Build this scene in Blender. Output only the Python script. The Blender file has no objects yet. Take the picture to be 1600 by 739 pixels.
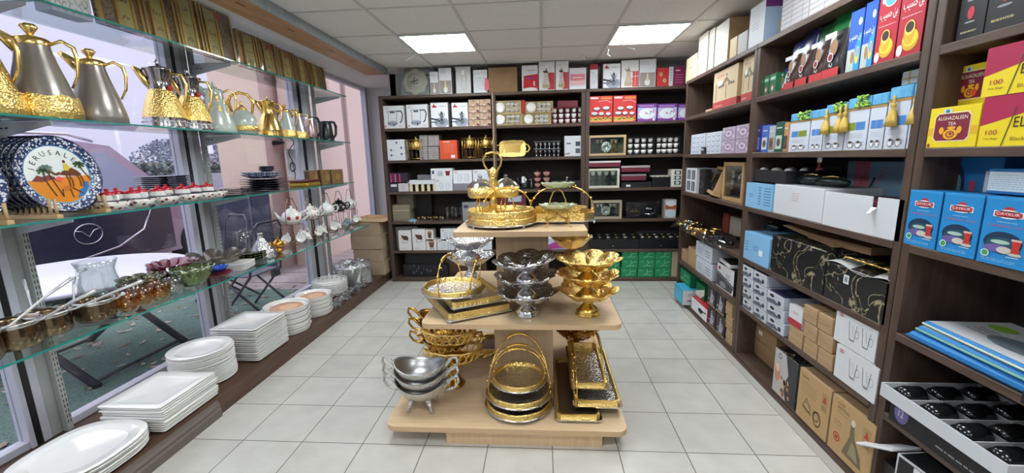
import bpy, bmesh, math, random
from mathutils import Vector, Matrix
from math import sin, cos, pi, radians
S = bpy.context.scene
COL = S.collection
random.seed(7)

# ---------------------------------------------------------------- camera, world, exposure
CH = 1.65
F_PX, YAW, PITCH, ROLL = 650.15, -0.075, 0.1842, -0.0232
_fwd = Vector((sin(YAW)*cos(PITCH), cos(YAW)*cos(PITCH), -sin(PITCH)))
_rt = Vector((cos(YAW), -sin(YAW), 0)); _up = _rt.cross(_fwd)
_r2 = _rt*cos(ROLL)+_up*sin(ROLL); _u2 = _up*cos(ROLL)-_rt*sin(ROLL)
cd = bpy.data.cameras.new('camera'); cam = bpy.data.objects.new('camera', cd); COL.objects.link(cam)
cam.matrix_world = Matrix(((_r2.x, _u2.x, -_fwd.x, 0), (_r2.y, _u2.y, -_fwd.y, 0), (_r2.z, _u2.z, -_fwd.z, CH), (0, 0, 0, 1)))
cd.sensor_fit = 'HORIZONTAL'; cd.sensor_width = 36; cd.lens = 36*F_PX/1600; cd.clip_start = 0.02
S.camera = cam
S.view_settings.view_transform = 'Standard'; S.view_settings.look = 'None'
S.view_settings.gamma = 1; S.view_settings.use_curve_mapping = False
S.view_settings.exposure = 0.82
W = bpy.data.worlds.new('sky'); S.world = W; W.use_nodes = True
_n = W.node_tree.nodes; _l = W.node_tree.links   # overcast sky: brighter overhead than at the horizon
_g = _n.new('ShaderNodeTexCoord'); _s = _n.new('ShaderNodeSeparateXYZ'); _r = _n.new('ShaderNodeValToRGB'); _l.new(_g.outputs['Generated'], _s.inputs[0]); _l.new(_s.outputs['Z'], _r.inputs[0])
_r.color_ramp.elements[0].position = .0; _r.color_ramp.elements[0].color = (.25, .25, .30, 1); _r.color_ramp.elements[1].position = .75; _r.color_ramp.elements[1].color = (.95, .94, .97, 1)
_m = _r.color_ramp.elements.new(.3); _m.color = (.31, .31, .37, 1)
_l.new(_r.outputs[0], _n['Background'].inputs[0]); _n['Background'].inputs[1].default_value = 2.0
S.cycles.max_bounces = 8; S.cycles.diffuse_bounces = 4; S.cycles.glossy_bounces = 4
S.cycles.transmission_bounces = 6; S.cycles.transparent_max_bounces = 24
S.cycles.caustics_reflective = False; S.cycles.caustics_refractive = False
S.cycles.use_denoising = True
S.cycles.sample_clamp_indirect = 6
LAMP_POWER = 12.0      # emission of the ceiling panels

def on(ax, val, px, py):
    """the point of the plane ax=val that stands at the photograph's pixel"""
    d = _r2*((px-800)/F_PX)+_u2*((369.5-py)/F_PX)+_fwd
    i = 'xyz'.index(ax); o = Vector((0, 0, CH)); return o+d*((val-o[i])/d[i])

# ---------------------------------------------------------------- materials
def lin(h):
    h = h.lstrip('#'); r = []
    if len(h) == 3: h = ''.join(c+c for c in h)
    for i in (0, 2, 4):
        c = int(h[i:i+2], 16)/255; r.append(c/12.92 if c <= .04045 else ((c+.055)/1.055)**2.4)
    return (*r, 1)
MATS = {}
def mat(name, col='#808080', rough=.5, metal=0, **k):
    if name in MATS: return MATS[name]
    m = bpy.data.materials.new(name); m.use_nodes = True; MATS[name] = m
    nt = m.node_tree; N = nt.nodes; L = nt.links; b = N['Principled BSDF']
    b.inputs['Base Color'].default_value = lin(col); b.inputs['Roughness'].default_value = rough; b.inputs['Metallic'].default_value = metal
    if 'spec' in k: b.inputs['Specular IOR Level'].default_value = k['spec']
    if 'emit' in k:
        b.inputs['Emission Color'].default_value = lin(k.get('ecol', col)); b.inputs['Emission Strength'].default_value = k['emit']
    if 'coat' in k: b.inputs['Coat Weight'].default_value = k['coat']; b.inputs['Coat Roughness'].default_value = .08
    tc = N.new('ShaderNodeTexCoord'); src = tc.outputs['Object']
    if 'scale' in k:
        mp = N.new('ShaderNodeMapping'); mp.inputs['Scale'].default_value = k['scale']; L.new(src, mp.inputs[0]); src = mp.outputs[0]
    kind = k.get('tex')
    if kind:
        if kind in ('noise', 'wood'):
            t = N.new('ShaderNodeTexNoise'); t.inputs['Scale'].default_value = k.get('ts', 8); t.inputs['Detail'].default_value = 5; out = t.outputs['Fac']
        elif kind == 'voronoi':
            t = N.new('ShaderNodeTexVoronoi'); t.inputs['Scale'].default_value = k.get('ts', 30); out = t.outputs['Distance']
        elif kind == 'vein':
            t = N.new('ShaderNodeTexNoise'); t.inputs['Scale'].default_value = k.get('ts', 4); t.inputs['Detail'].default_value = 3; t.inputs['Distortion'].default_value = 1.2
            a = N.new('ShaderNodeMath'); a.operation = 'SUBTRACT'; a.inputs[1].default_value = .5; L.new(t.outputs['Fac'], a.inputs[0])
            c = N.new('ShaderNodeMath'); c.operation = 'ABSOLUTE'; L.new(a.outputs[0], c.inputs[0]); out = c.outputs[0]
        elif kind == 'wave':
            t = N.new('ShaderNodeTexWave'); t.inputs['Scale'].default_value = k.get('ts', 8); t.inputs['Distortion'].default_value = k.get('dist', 3); t.inputs['Detail'].default_value = 3; out = t.outputs['Fac']
        elif kind == 'check':
            t = N.new('ShaderNodeTexChecker'); t.inputs['Scale'].default_value = k.get('ts', 30); out = t.outputs['Fac']
        if kind != 'check': L.new(src, t.inputs['Vector'])
        else: L.new(src, t.inputs['Vector'])
        if 'col2' in k:
            r = N.new('ShaderNodeValToRGB'); lo, hi = k.get('ramp', (.35, .65))
            r.color_ramp.elements[0].position = lo; r.color_ramp.elements[1].position = hi
            r.color_ramp.elements[0].color = lin(col); r.color_ramp.elements[1].color = lin(k['col2'])
            L.new(out, r.inputs[0]); L.new(r.outputs[0], b.inputs['Base Color'])
        if k.get('bump'):
            bp = N.new('ShaderNodeBump'); bp.inputs['Strength'].default_value = k['bump']; bp.inputs['Distance'].default_value = k.get('bd', .004)
            L.new(out, bp.inputs['Height']); L.new(bp.outputs[0], b.inputs['Normal'])
    return m
def glassy(name, tint='#ffffff', ior=1.45, rough=.02, refl=1.0):
    """thin pane: clear with a fresnel reflection"""
    if name in MATS: return MATS[name]
    m = bpy.data.materials.new(name); m.use_nodes = True; MATS[name] = m
    nt = m.node_tree; N = nt.nodes; L = nt.links; N.remove(N['Principled BSDF']); out = N['Material Output']
    t = N.new('ShaderNodeBsdfTransparent'); t.inputs[0].default_value = lin(tint)
    g = N.new('ShaderNodeBsdfGlossy'); g.inputs['Roughness'].default_value = rough
    f = N.new('ShaderNodeLayerWeight'); f.inputs[0].default_value = .5
    po = N.new('ShaderNodeMath'); po.operation = 'POWER'; po.inputs[1].default_value = 4; L.new(f.outputs['Facing'], po.inputs[0])
    r0 = ((ior-1)/(ior+1))**2*2
    mu = N.new('ShaderNodeMath'); mu.operation = 'MULTIPLY_ADD'; mu.inputs[1].default_value = .75*refl; mu.inputs[2].default_value = r0*refl; mu.use_clamp = True
    mx = N.new('ShaderNodeMixShader'); L.new(po.outputs[0], mu.inputs[0]); L.new(mu.outputs[0], mx.inputs[0]); L.new(t.outputs[0], mx.inputs[1]); L.new(g.outputs[0], mx.inputs[2])
    L.new(mx.outputs[0], out.inputs[0]); return m

def K(c, rough=.55, metal=0):   # plain printed or painted colour
    return mat('paint '+c+str(rough)+str(metal), c, rough, metal)
GOLD = mat('polished gold', '#f6ca6c', .24, 1, tex='voronoi', ts=60, bump=.25, bd=.003)
GOLDE = mat('engraved gold', '#f8d684', .3, 1, tex='voronoi', ts=95, bump=.6, bd=.006)
GOLDS = mat('smooth gold', '#f0cd80', .18, 1)
GOLDM = mat('matt gold', '#d7b36a', .35, 1)
BRZ = mat('antique bronze', '#b98a3a', .25, 1, tex='voronoi', ts=60, bump=.4, bd=.003)
SILV = mat('polished silver', '#d8d8da', .12, 1)
SILVE = mat('engraved silver', '#d4d4d6', .2, 1, tex='voronoi', ts=80, bump=.8, bd=.006)
SILVD = mat('dark engraved silver', '#c6c3c3', .22, 1, tex='voronoi', ts=70, bump=.9, bd=.006)
PEWT = mat('hammered pewter', '#cfcec8', .5, .8, tex='voronoi', ts=70, bump=1, bd=.006)
PEWTD = mat('smooth dark pewter', '#a4a4a4', .33, .9)
STEEL = mat('brushed steel', '#c9cac8', .25, 1)
DWOOD = mat('dark stained board', '#3f2d26', .5, 0, tex='noise', ts=3.5, col2='#57423a', ramp=(.3, .75), scale=(1, 9, 9), bump=.15)
DWOODX = mat('dark stained board upright', '#3f2d26', .5, 0, tex='noise', ts=3.5, col2='#57423a', ramp=(.3, .75), scale=(9, 9, 1), bump=.15)
BACKB = mat('dark backing board', '#231b18', .7, 0, tex='noise', ts=3, col2='#30261f')
BEECH = mat('beech laminate', '#d4b48c', .38, 0, tex='noise', ts=3, col2='#e0c39e', ramp=(.3, .7), scale=(1, 14, 14))
BEECHV = mat('beech laminate upright', '#cba983', .42, 0, tex='noise', ts=3, col2='#d8ba94', ramp=(.3, .7), scale=(14, 14, 1))
CARD = mat('brown cardboard', '#a98a66', .8, 0, tex='noise', ts=6, col2='#b79873')
CARDD = mat('shaded brown cardboard', '#8a6c4c', .8, 0, tex='noise', ts=6, col2='#987955')  # copy of the brown cardboard with shade put into its colour
WHITE = K('#e9e8e6'); BLACK = K('#151414', .4); PORC = mat('white porcelain', '#eceae6', .12, 0, coat=.5)
GLASSE = mat('green glass edge', '#2a8a80', .08, 0, spec=.8)
GL = glassy('clear glass', '#f4fbf8', 1.5)
GLT = glassy('clear tableware glass', '#f3f6f4', 1.5, .03, 1.1)
GLA = glassy('amber tinted glass', '#f4d9b0', 1.5, .03, 1.1)
CELLO = glassy('crinkled cellophane', '#f2f5f6', 1.5, .12, 1.1)
LIDG = glassy('frosted lid glass', '#c9cdd0', 1.7, .15, 1.6)
PLASTIC = glassy('clear plastic wrap', '#e6e9ea', 1.6, .3, 2.6)

# ---------------------------------------------------------------- mesh builder
class B:
    def __init__(s):
        s.v = []; s.f = []; s.mi = []; s.sm = []; s.mats = []; s.M = Matrix()
    def _m(s, m):
        if m not in s.mats: s.mats.append(m)
        return s.mats.index(m)
    def add(s, vs, fs, m, smooth=False):
        o = len(s.v); k = s._m(m); M = s.M
        s.v += [tuple(M @ Vector(p)) for p in vs]
        for f in fs: s.f.append([o+i for i in f]); s.mi.append(k); s.sm.append(smooth)
        return s
    def box(s, x0, x1, y0, y1, z0, z1, m, c=0):
        if x1 < x0: x0, x1 = x1, x0
        if y1 < y0: y0, y1 = y1, y0
        if c <= 0:
            return s.add([(x, y, z) for x in (x0, x1) for y in (y0, y1) for z in (z0, z1)],
                         [(0, 1, 3, 2), (4, 6, 7, 5), (0, 4, 5, 1), (2, 3, 7, 6), (0, 2, 6, 4), (1, 5, 7, 3)], m)
        c = min(c, (x1-x0)/2.1, (y1-y0)/2.1, (z1-z0)/2.1); vs = []; idx = {}
        for i, x in enumerate((x0, x1)):
            for j, y in enumerate((y0, y1)):
                for k, z in enumerate((z0, z1)):
                    sx, sy, sz = (c, -c)[i], (c, -c)[j], (c, -c)[k]
                    for a, p in enumerate(((x, y+sy, z+sz), (x+sx, y, z+sz), (x+sx, y+sy, z))):
                        idx[i, j, k, a] = len(vs); vs.append(p)
        I = lambda *q: idx[q]; fs = []
        for i in (0, 1):
            fs.append([I(i, 0, 0, 0), I(i, 1, 0, 0), I(i, 1, 1, 0), I(i, 0, 1, 0)][::-1 if i == 0 else 1])
            fs.append([I(0, i, 0, 1), I(1, i, 0, 1), I(1, i, 1, 1), I(0, i, 1, 1)][::1 if i == 0 else -1])
            fs.append([I(0, 0, i, 2), I(1, 0, i, 2), I(1, 1, i, 2), I(0, 1, i, 2)][::-1 if i == 0 else 1])
            for j in (0, 1):
                fs.append([I(i, j, 0, 0), I(i, j, 0, 1), I(i, j, 1, 1), I(i, j, 1, 0)])
                fs.append([I(i, 0, j, 0), I(i, 0, j, 2), I(i, 1, j, 2), I(i, 1, j, 0)])
                fs.append([I(0, i, j, 1), I(0, i, j, 2), I(1, i, j, 2), I(1, i, j, 1)])
                for k in (0, 1): fs.append([I(i, j, k, 0), I(i, j, k, 1), I(i, j, k, 2)])
        return s.add(vs, fs, m)
    def lathe(s, prof, m, seg=24, c=(0, 0, 0), mod=None, smooth=True, a0=0, a1=2*pi, sx=1, sy=1):
        full = abs(a1-a0-2*pi) < 1e-6; n = seg if full else seg+1; vs = []; fs = []
        for i, (r, z) in enumerate(prof):
            for j in range(n):
                a = a0+(a1-a0)*j/seg; k, dz = mod(a, i, r) if mod else (1, 0)
                vs.append((c[0]+r*k*cos(a)*sx, c[1]+r*k*sin(a)*sy, c[2]+z+dz))
        for i in range(len(prof)-1):
            for j in range(seg):
                j2 = (j+1) % n if full else j+1
                fs.append((i*n+j, i*n+j2, (i+1)*n+j2, (i+1)*n+j))
        return s.add(vs, fs, m, smooth)
    def tube(s, pts, r, m, seg=6, closed=False, smooth=True):
        P = [Vector(p) for p in pts]; n = len(P); vs = []; fs = []; prev = None
        for i, p in enumerate(P):
            t = (P[(i+1) % n]-P[i-1]) if closed else (P[min(i+1, n-1)]-P[max(i-1, 0)])
            t.normalize()
            if prev is None:
                a = t.orthogonal().normalized()
            else:
                a = (prev-t*prev.dot(t)); a = a.normalized() if a.length > 1e-6 else t.orthogonal().normalized()
            prev = a; b = t.cross(a); rr = r[i] if isinstance(r, (list, tuple)) else r
            for j in range(seg):
                w = 2*pi*j/seg; vs.append(p+a*cos(w)*rr+b*sin(w)*rr)
        for i in range(n if closed else n-1):
            i2 = (i+1) % n
            for j in range(seg): fs.append((i*seg+j, i*seg+(j+1) % seg, i2*seg+(j+1) % seg, i2*seg+j))
        if not closed: fs += [tuple(range(seg))[::-1], tuple((n-1)*seg+j for j in range(seg))]
        return s.add(vs, fs, m, smooth)
    def prism(s, poly, z0, z1, m, smooth=False, ms=None):
        n = len(poly); vs = [(x, y, z0) for x, y in poly]+[(x, y, z1) for x, y in poly]
        s.add(vs, [tuple(range(n))[::-1], tuple(range(n, 2*n))], m)
        return s.add(vs, [(i, (i+1) % n, n+(i+1) % n, n+i) for i in range(n)], ms or m, smooth)
    def ball(s, c, r, m, seg=10, sz=1, sx=1, sy=1):
        n = max(4, seg//2); return s.lathe([(r*sin(pi*i/n), -r*sz*cos(pi*i/n)) for i in range(n+1)], m, seg, c, sx=sx, sy=sy)
    def grid(s, fn, nu, nv, m, smooth=True, thick=None):
        vs = [fn(i/nu, j/nv) for i in range(nu+1) for j in range(nv+1)]
        fs = [(i*(nv+1)+j, (i+1)*(nv+1)+j, (i+1)*(nv+1)+j+1, i*(nv+1)+j+1) for i in range(nu) for j in range(nv)]
        return s.add(vs, fs, m, smooth)
    def build(s, name, parent=None, loc=None, rz=0, link=True):
        me = bpy.data.meshes.new(name); me.from_pydata([tuple(p) for p in s.v], [], s.f)
        for m in s.mats: me.materials.append(m)
        me.polygons.foreach_set('material_index', s.mi); me.polygons.foreach_set('use_smooth', s.sm)
        me.update()
        o = bpy.data.objects.new(name, me); COL.objects.link(o)
        if parent: o.parent = parent
        if loc is not None: o.location = loc
        if rz: o.rotation_euler.z = rz
        return o
_tc = {}
def text_mesh(t):
    if t not in _tc:
        c = bpy.data.curves.new('t', 'FONT'); c.body = t; c.align_x = 'CENTER'; c.align_y = 'CENTER'; c.resolution_u = 2
        o = bpy.data.objects.new('t', c); me = bpy.data.meshes.new_from_object(o)
        vs = [tuple(v.co) for v in me.vertices]; fs = [tuple(p.vertices) for p in me.polygons]
        bpy.data.objects.remove(o); bpy.data.curves.remove(c); bpy.data.meshes.remove(me)
        if vs:
            xs = [v[0] for v in vs]; ys = [v[1] for v in vs]; w = max(xs)-min(xs); h = max(ys)-min(ys); cx = (max(xs)+min(xs))/2; cy = (max(ys)+min(ys))/2
            vs = [((v[0]-cx), (v[1]-cy)) for v in vs]
        else: w = h = 1
        _tc[t] = (vs, fs, w, h)
    return _tc[t]
class Face:
    """a printed side of a box: u to the right 0..1, v up 0..1, seen from outside"""
    def __init__(s, b, o, u, v):
        s.b = b; s.o = Vector(o); s.u = Vector(u); s.v = Vector(v); s.n = s.u.cross(s.v).normalized(); s.w = s.u.length; s.h = s.v.length; s.L = 0
    def p(s, a, c): return s.o+s.u*a+s.v*c+s.n*(.0006+.0005*s.L)
    def poly(s, pts, m, l=0): s.L = l; s.b.add([s.p(*q) for q in pts], [tuple(range(len(pts)))], m); return s
    def rect(s, a, c, a2, c2, m, l=0): return s.poly([(a, c), (a2, c), (a2, c2), (a, c2)], m, l)
    def disc(s, a, c, ra, rc, m, l=1, n=16, a0=0, a1=2*pi): return s.poly([(a+ra*cos(a0+(a1-a0)*i/n), c+rc*sin(a0+(a1-a0)*i/n)) for i in range(n if a1-a0 > 6.2 else n+1)], m, l)
    def ring(s, a, c, ra, rc, t, m, l=1, n=20, a0=0, a1=2*pi):
        s.L = l
        for i in range(n):
            q = []
            for k, f in ((i, 1), (i+1, 1), (i+1, 1-t), (i, 1-t)):
                w = a0+(a1-a0)*k/n; q.append(s.p(a+ra*f*cos(w), c+rc*f*sin(w)))
            s.b.add(q, [(0, 3, 2, 1)] if False else [(0, 1, 2, 3)], m)
        return s
    def line(s, pts, t, m, l=1):
        s.L = l
        for (a, c), (a2, c2) in zip(pts, pts[1:]):
            d = Vector(((a2-a)*s.w, (c2-c)*s.h)); k = d.length
            if k < 1e-6: continue
            nx, ny = -d.y/k*t/2/s.w, d.x/k*t/2/s.h
            s.b.add([s.p(a-nx, c-ny), s.p(a2-nx, c2-ny), s.p(a2+nx, c2+ny), s.p(a+nx, c+ny)], [(0, 1, 2, 3)], m)
        return s
    def text(s, t, a, c, h, m, l=2, w=None, rot=0):
        """h is the glyph block height as a share of the face height, w limits the width share"""
        s.L = l; vs, fs, tw, th = text_mesh(t); k = h*s.h/th
        kx = k
        if w: kx = w*s.w/tw
        un = s.u.normalized(); vn = s.v.normalized(); o = s.p(a, c); cr, sr = cos(rot), sin(rot)
        s.b.add([o+un*(x*kx*cr-y*k*sr)+vn*(x*kx*sr+y*k*cr) for x, y in vs], fs, m); return s
    def scrib(s, a, c, a2, c2, rows, m, l=1, fill=.55):
        """lines of small print"""
        h = (c2-c)/rows
        for i in range(rows):
            x = a
            while x < a2:
                w = random.uniform(.04, .16)*(a2-a)*1.2
                s.rect(x, c+i*h+h*.25, min(a2, x+w), c+i*h+h*(.25+fill*.6), m, l); x += w+.03*(a2-a)
        return s
def tag(o, label, cat, group=None, kind=None):
    if label: o['label'] = label
    if cat: o['category'] = cat
    if group: o['group'] = group
    if kind: o['kind'] = kind
    return o
def thing(name, label, cat, loc=(0, 0, 0), rz=0, group=None):
    o = bpy.data.objects.new(name, None); COL.objects.link(o); o.location = loc; o.rotation_euler.z = rz; o.empty_display_size = .05
    return tag(o, label, cat, group)
def struct(b, name):
    return tag(b.build(name), None, None, kind='structure')
def dup(o, loc=None, rz=None, label=None, group=None, _p=None, scale=None):
    c = o.copy(); COL.objects.link(c)
    if _p: c.parent = _p
    if loc is not None: c.location = loc
    if rz is not None: c.rotation_euler.z = rz
    if scale is not None: c.scale = scale if hasattr(scale, '__len__') else (scale,)*3
    if label: c['label'] = label
    if group: c['group'] = group
    for ch in [x for x in o.children]:
        if x_ok(ch): dup(ch, _p=c)
    return c
def x_ok(ch): return True
def mv(o, loc, rz=0, rx=0, ry=0, s=None):
    o.location = loc; o.rotation_euler = (rx, ry, rz)
    if s is not None: o.scale = s if hasattr(s, '__len__') else (s,)*3
    return o
def arc(c, rx, rz, a0, a1, n, y=0):
    return [(c[0]+rx*cos(a0+(a1-a0)*i/n), c[1]+y, c[2]+rz*sin(a0+(a1-a0)*i/n)) for i in range(n+1)]
def carton(w, d, h, m, c=.003, front=None, side=None, top=None, back=None, mt=None, ms=None):
    """box standing at the origin, front at y=0 facing -y, x centred"""
    b = B(); b.box(-w/2, w/2, 0, d, 0, h, m, c)
    if ms:
        Face(b, (w/2, 0, 0), (0, d, 0), (0, 0, h)).rect(.01, .01, .99, .99, ms); Face(b, (-w/2, d, 0), (0, -d, 0), (0, 0, h)).rect(.01, .01, .99, .99, ms)
    if mt: Face(b, (-w/2, 0, h), (w, 0, 0), (0, d, 0)).rect(.01, .01, .99, .99, mt)
    if front: front(Face(b, (-w/2, 0, 0), (w, 0, 0), (0, 0, h)))
    if side:
        side(Face(b, (w/2, 0, 0), (0, d, 0), (0, 0, h))); side(Face(b, (-w/2, d, 0), (0, -d, 0), (0, 0, h)))
    if top: top(Face(b, (-w/2, 0, h), (w, 0, 0), (0, d, 0)))
    if back: back(Face(b, (w/2, d, 0), (-w, 0, 0), (0, 0, h)))
    return b
# ================================================================ the room
T = .3756
def tile_mat():
    m = bpy.data.materials.new('floor tiles'); m.use_nodes = True; nt = m.node_tree; N = nt.nodes; L = nt.links; b = N['Principled BSDF']
    g = N.new('ShaderNodeNewGeometry'); s = N.new('ShaderNodeSeparateXYZ'); L.new(g.outputs['Position'], s.inputs[0])
    def mth(op, a, v=None, **k):
        n = N.new('ShaderNodeMath'); n.operation = op
        for i, q in enumerate((a, v)):
            if q is None: continue
            if hasattr(q, 'links'): L.new(q, n.inputs[i])
            else: n.inputs[i].default_value = q
        return n.outputs[0]
    ds = []; cells = []
    for ax, o in (('X', -1.083), ('Y', 2.1447)):
        q = mth('DIVIDE', mth('SUBTRACT', s.outputs[ax], o), T); f = mth('FRACT', q); cells.append(mth('FLOOR', q))
        ds.append(mth('MINIMUM', f, mth('SUBTRACT', 1.0, f)))
    d = mth('MINIMUM', ds[0], ds[1]); gr = mth('LESS_THAN', d, .0068)
    w = N.new('ShaderNodeTexWhiteNoise'); c = N.new('ShaderNodeCombineXYZ'); L.new(cells[0], c.inputs[0]); L.new(cells[1], c.inputs[1]); L.new(c.outputs[0], w.inputs['Vector'])
    n = N.new('ShaderNodeTexNoise'); n.inputs['Scale'].default_value = 6; n.inputs['Detail'].default_value = 6; L.new(g.outputs['Position'], n.inputs['Vector'])
    mx = mth('ADD', mth('MULTIPLY', w.outputs['Value'], .25), mth('MULTIPLY', n.outputs['Fac'], .75))
    r = N.new('ShaderNodeValToRGB'); r.color_ramp.elements[0].position = .25; r.color_ramp.elements[1].position = .75
    r.color_ramp.elements[0].color = lin('#bdb9b1'); r.color_ramp.elements[1].color = lin('#cfccc4'); L.new(mx, r.inputs[0])
    m2 = N.new('ShaderNodeMix'); m2.data_type = 'RGBA'; L.new(gr, m2.inputs['Factor']); L.new(r.outputs[0], m2.inputs[6]); m2.inputs[7].default_value = lin('#5b544c')
    L.new(m2.outputs[2], b.inputs['Base Color'])
    ro = mth('ADD', mth('MULTIPLY', gr, .5), .22); L.new(ro, b.inputs['Roughness'])
    bp = N.new('ShaderNodeBump'); bp.inputs['Strength'].default_value = .4; bp.inputs['Distance'].default_value = .003; bp.invert = True; L.new(gr, bp.inputs['Height']); L.new(bp.outputs[0], b.inputs['Normal'])
    return m
CEILZ = 2.84; CT = .693; CX, CY = -1.382, 4.158
b = B(); b.box(-2.9, 2.1, -4, 7.1, -.08, 0, tile_mat()); struct(b, 'floor')
CEILM = mat('ceiling panel', '#e4e1dc', .9, 0, tex='noise', ts=160, col2='#efece7', ramp=(.4, .5), bump=.3, bd=.002)
TBAR = K('#cfccc8', .5)
b = B(); b.box(-2.9, 2.1, -4, 7.1, CEILZ, CEILZ+.1, CEILM)
for i in range(-1, 6):
    x = CX+i*CT; b.box(x-.012, x+.012, -3.9, 5.9, CEILZ-.008, CEILZ+.01, TBAR)
for j in range(-11, 3):
    y = CY+j*CT; b.box(-2.0, 2.04, y-.009, y+.009, CEILZ-.006, CEILZ+.01, TBAR)
struct(b, 'ceiling')
LAMP = mat('lit diffuser', '#ffffff', .5, 0, emit=LAMP_POWER, ecol='#f3fbff')
FRW = K('#d9dbdb', .4)
def ceiling_light(i, j, label):
    t = thing('ceiling_light', label, 'ceiling light', (CX+(i+.5)*CT, CY+(j+.5)*CT, CEILZ-.012), 0, 'square light panels in the ceiling')
    h = CT/2-.012; f = B()
    for q in ((-h, h, -h, -h+.018), (-h, h, h-.018, h), (-h, -h+.018, -h+.018, h-.018), (h-.018, h, -h+.018, h-.018)): f.box(*q, -.004, .01, FRW)
    f.build('frame', t); d = B(); d.box(-h+.018, h-.018, -h+.018, h-.018, 0, .008, LAMP); d.build('diffuser', t)
ceiling_light(0, 0, 'square lit ceiling panel over the aisle on the window side')
ceiling_light(3, 0, 'square lit ceiling panel over the aisle on the carton shelves side')
ceiling_light(0, -3, 'square lit ceiling panel above the visitor on the window side')
ceiling_light(3, -3, 'square lit ceiling panel above the visitor on the carton shelves side')
ceiling_light(0, -6, 'square lit ceiling panel behind the visitor on the window side')
ceiling_light(3, -6, 'square lit ceiling panel behind the visitor on the carton shelves side')
ceiling_light(0, -9, 'added square lit ceiling panel, unseen far behind the visitor on the window side')  # unseen far row of panels, added to brighten the shelf fronts
ceiling_light(3, -9, 'added square lit ceiling panel, unseen far behind the visitor on the carton shelves side')
# peeling tape on the ceiling
def tape(name, p, pts, lab):
    b = B(); b.tube([(q[0], q[1], q[2]) for q in pts], .006, K('#f2f4f6', .3), 5)
    tag(b.build(name, loc=p), lab, 'tape', 'scraps of tape hanging from the ceiling')
tape('tape_scrap', (-.74-.69, 4.9, CEILZ-.01), [(0, 0, 0), (-.03, .01, -.02), (-.1, .03, -.05), (-.12, .05, -.045)], 'scrap of clear tape hanging at the corner of the window side light panel')
tape('tape_scrap', (.72, 4.92, CEILZ-.01), [(0, 0, 0), (.02, 0, -.03), (.01, .02, -.07), (.04, .03, -.09)], 'scrap of clear tape dangling at the corner of the other light panel')
tape('tape_scrap', (.9, 4.95, CEILZ-.008), [(0, 0, 0), (.05, 0, -.01), (.1, .02, -.015), (.13, .01, -.03)], 'short strip of tape stuck along the edge of a light panel')
tape('tape_scrap', (.48, 5.2, CEILZ-.008), [(0, 0, 0), (.01, .02, -.03), (.03, .02, -.05), (.05, .03, -.03)], 'little curl of tape between ceiling grid bars near the back shelves')

PLAST = K('#d4d2cf', .7)
b = B(); b.box(-2.1, 2.1, 5.95, 6.05, 0, CEILZ, PLAST); b.box(-2.12, -2.02, 5.95, 7.1, 0, CEILZ, PLAST); b.box(-2.95, -2.02, 7.0, 7.1, 0, CEILZ, PLAST); struct(b, 'wall_back')
b = B(); b.box(2.05, 2.15, -4, 6.05, 0, CEILZ, PLAST); struct(b, 'wall_right')
b = B(); b.box(-2.95, 2.15, -4.1, -4, 0, CEILZ, PLAST); b.box(-2.95, -2.85, -4, -1.6, 0, CEILZ, PLAST); struct(b, 'wall_front')
# wooden header beam with a galvanised strip
PINE = mat('knotty pine board', '#b08460', .55, 0, tex='noise', ts=4, col2='#c99c74', ramp=(.3, .7), scale=(8, .8, 8), bump=.1)
GALV = mat('galvanised strip', '#8f9a9e', .45, .3, tex='noise', ts=25, col2='#a3acb0')
b = B(); b.box(-2.27, -2.005, -1.6, 5.58, 2.765, 2.835, PINE); b.box(-2.003, -1.993, -1.6, 5.58, 2.755, 2.838, GALV)
for y in (3.0, 3.6, 4.3, 4.75): b.box(-2.12, -2.1, y, y+.09, 2.7635, 2.766, K('#7a5a40'))
struct(b, 'trim_1')
# ledge under the window
b = B(); b.box(-2.88, -2.175, -1.6, 7.0, 0, .12, DWOOD2 if 'DWOOD2' in globals() else mat('dark ledge board', '#4a3328', .4, 0, tex='noise', ts=3, col2='#5a4032', scale=(9, 1, 9), bump=.08))
struct(b, 'trim_2')
b = B(); b.prism([(-2.175, 0), (-2.155, 0), (-2.155, .05), (-2.162, .06), (-2.158, .08), (-2.168, .095), (-2.175, .115)], 0, 1, mat('grey vinyl base', '#6a5f58', .5))
b.v = [(x, -1.6+z*3.98, y) for x, y, z in b.v]; struct(b, 'baseboard_left')
# window wall: mullions, rails, glass panes
ALU = K('#c9c9d6', .4); ALU2 = K('#a9abac', .45); GASK = K('#17171d', .5)
WP = glassy('shop window glass', '#f3f3f9', 1.4, .02, .6)
MY = [(1.87, 1.897, 1.925, 1.97, 2.035), (3.165, 3.22, 3.25, 3.30, 3.375), (4.81, 4.905, 4.965, 5.09, 5.17), (6.86, 6.9, 6.93, 6.99, 7.0), (-.1, -.06, -.03, .03, .09)]
def window_frame():
    for i, (a, g0, g1, c, d) in enumerate(MY):
        b = B(); b.box(-2.93, -2.85, a, g0, .12, 2.84, ALU, .004); b.box(-2.92, -2.849, g0, g1, .12, 2.84, GASK); b.box(-2.93, -2.85, g1, c, .12, 2.84, ALU, .004)
        if i != 3: b.box(-2.93, -2.855, c, d, .12, 2.84, ALU2, .003)
        struct(b, 'window_%d' % (i+6))
window_frame()
spans = [(-1.6, -.1), (.09, 1.87), (2.035, 3.165), (3.375, 4.81), (5.17, 6.86)]
for i, (a, c) in enumerate(spans):
    b = B(); b.box(-2.905, -2.897, a, c, .16, 2.8, WP); b.box(-2.93, -2.86, a, c, .12, .165, ALU, .003); b.box(-2.93, -2.86, a, c, 2.79, 2.84, ALU, .003)
    struct(b, 'window_%d' % (i+1))

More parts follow.
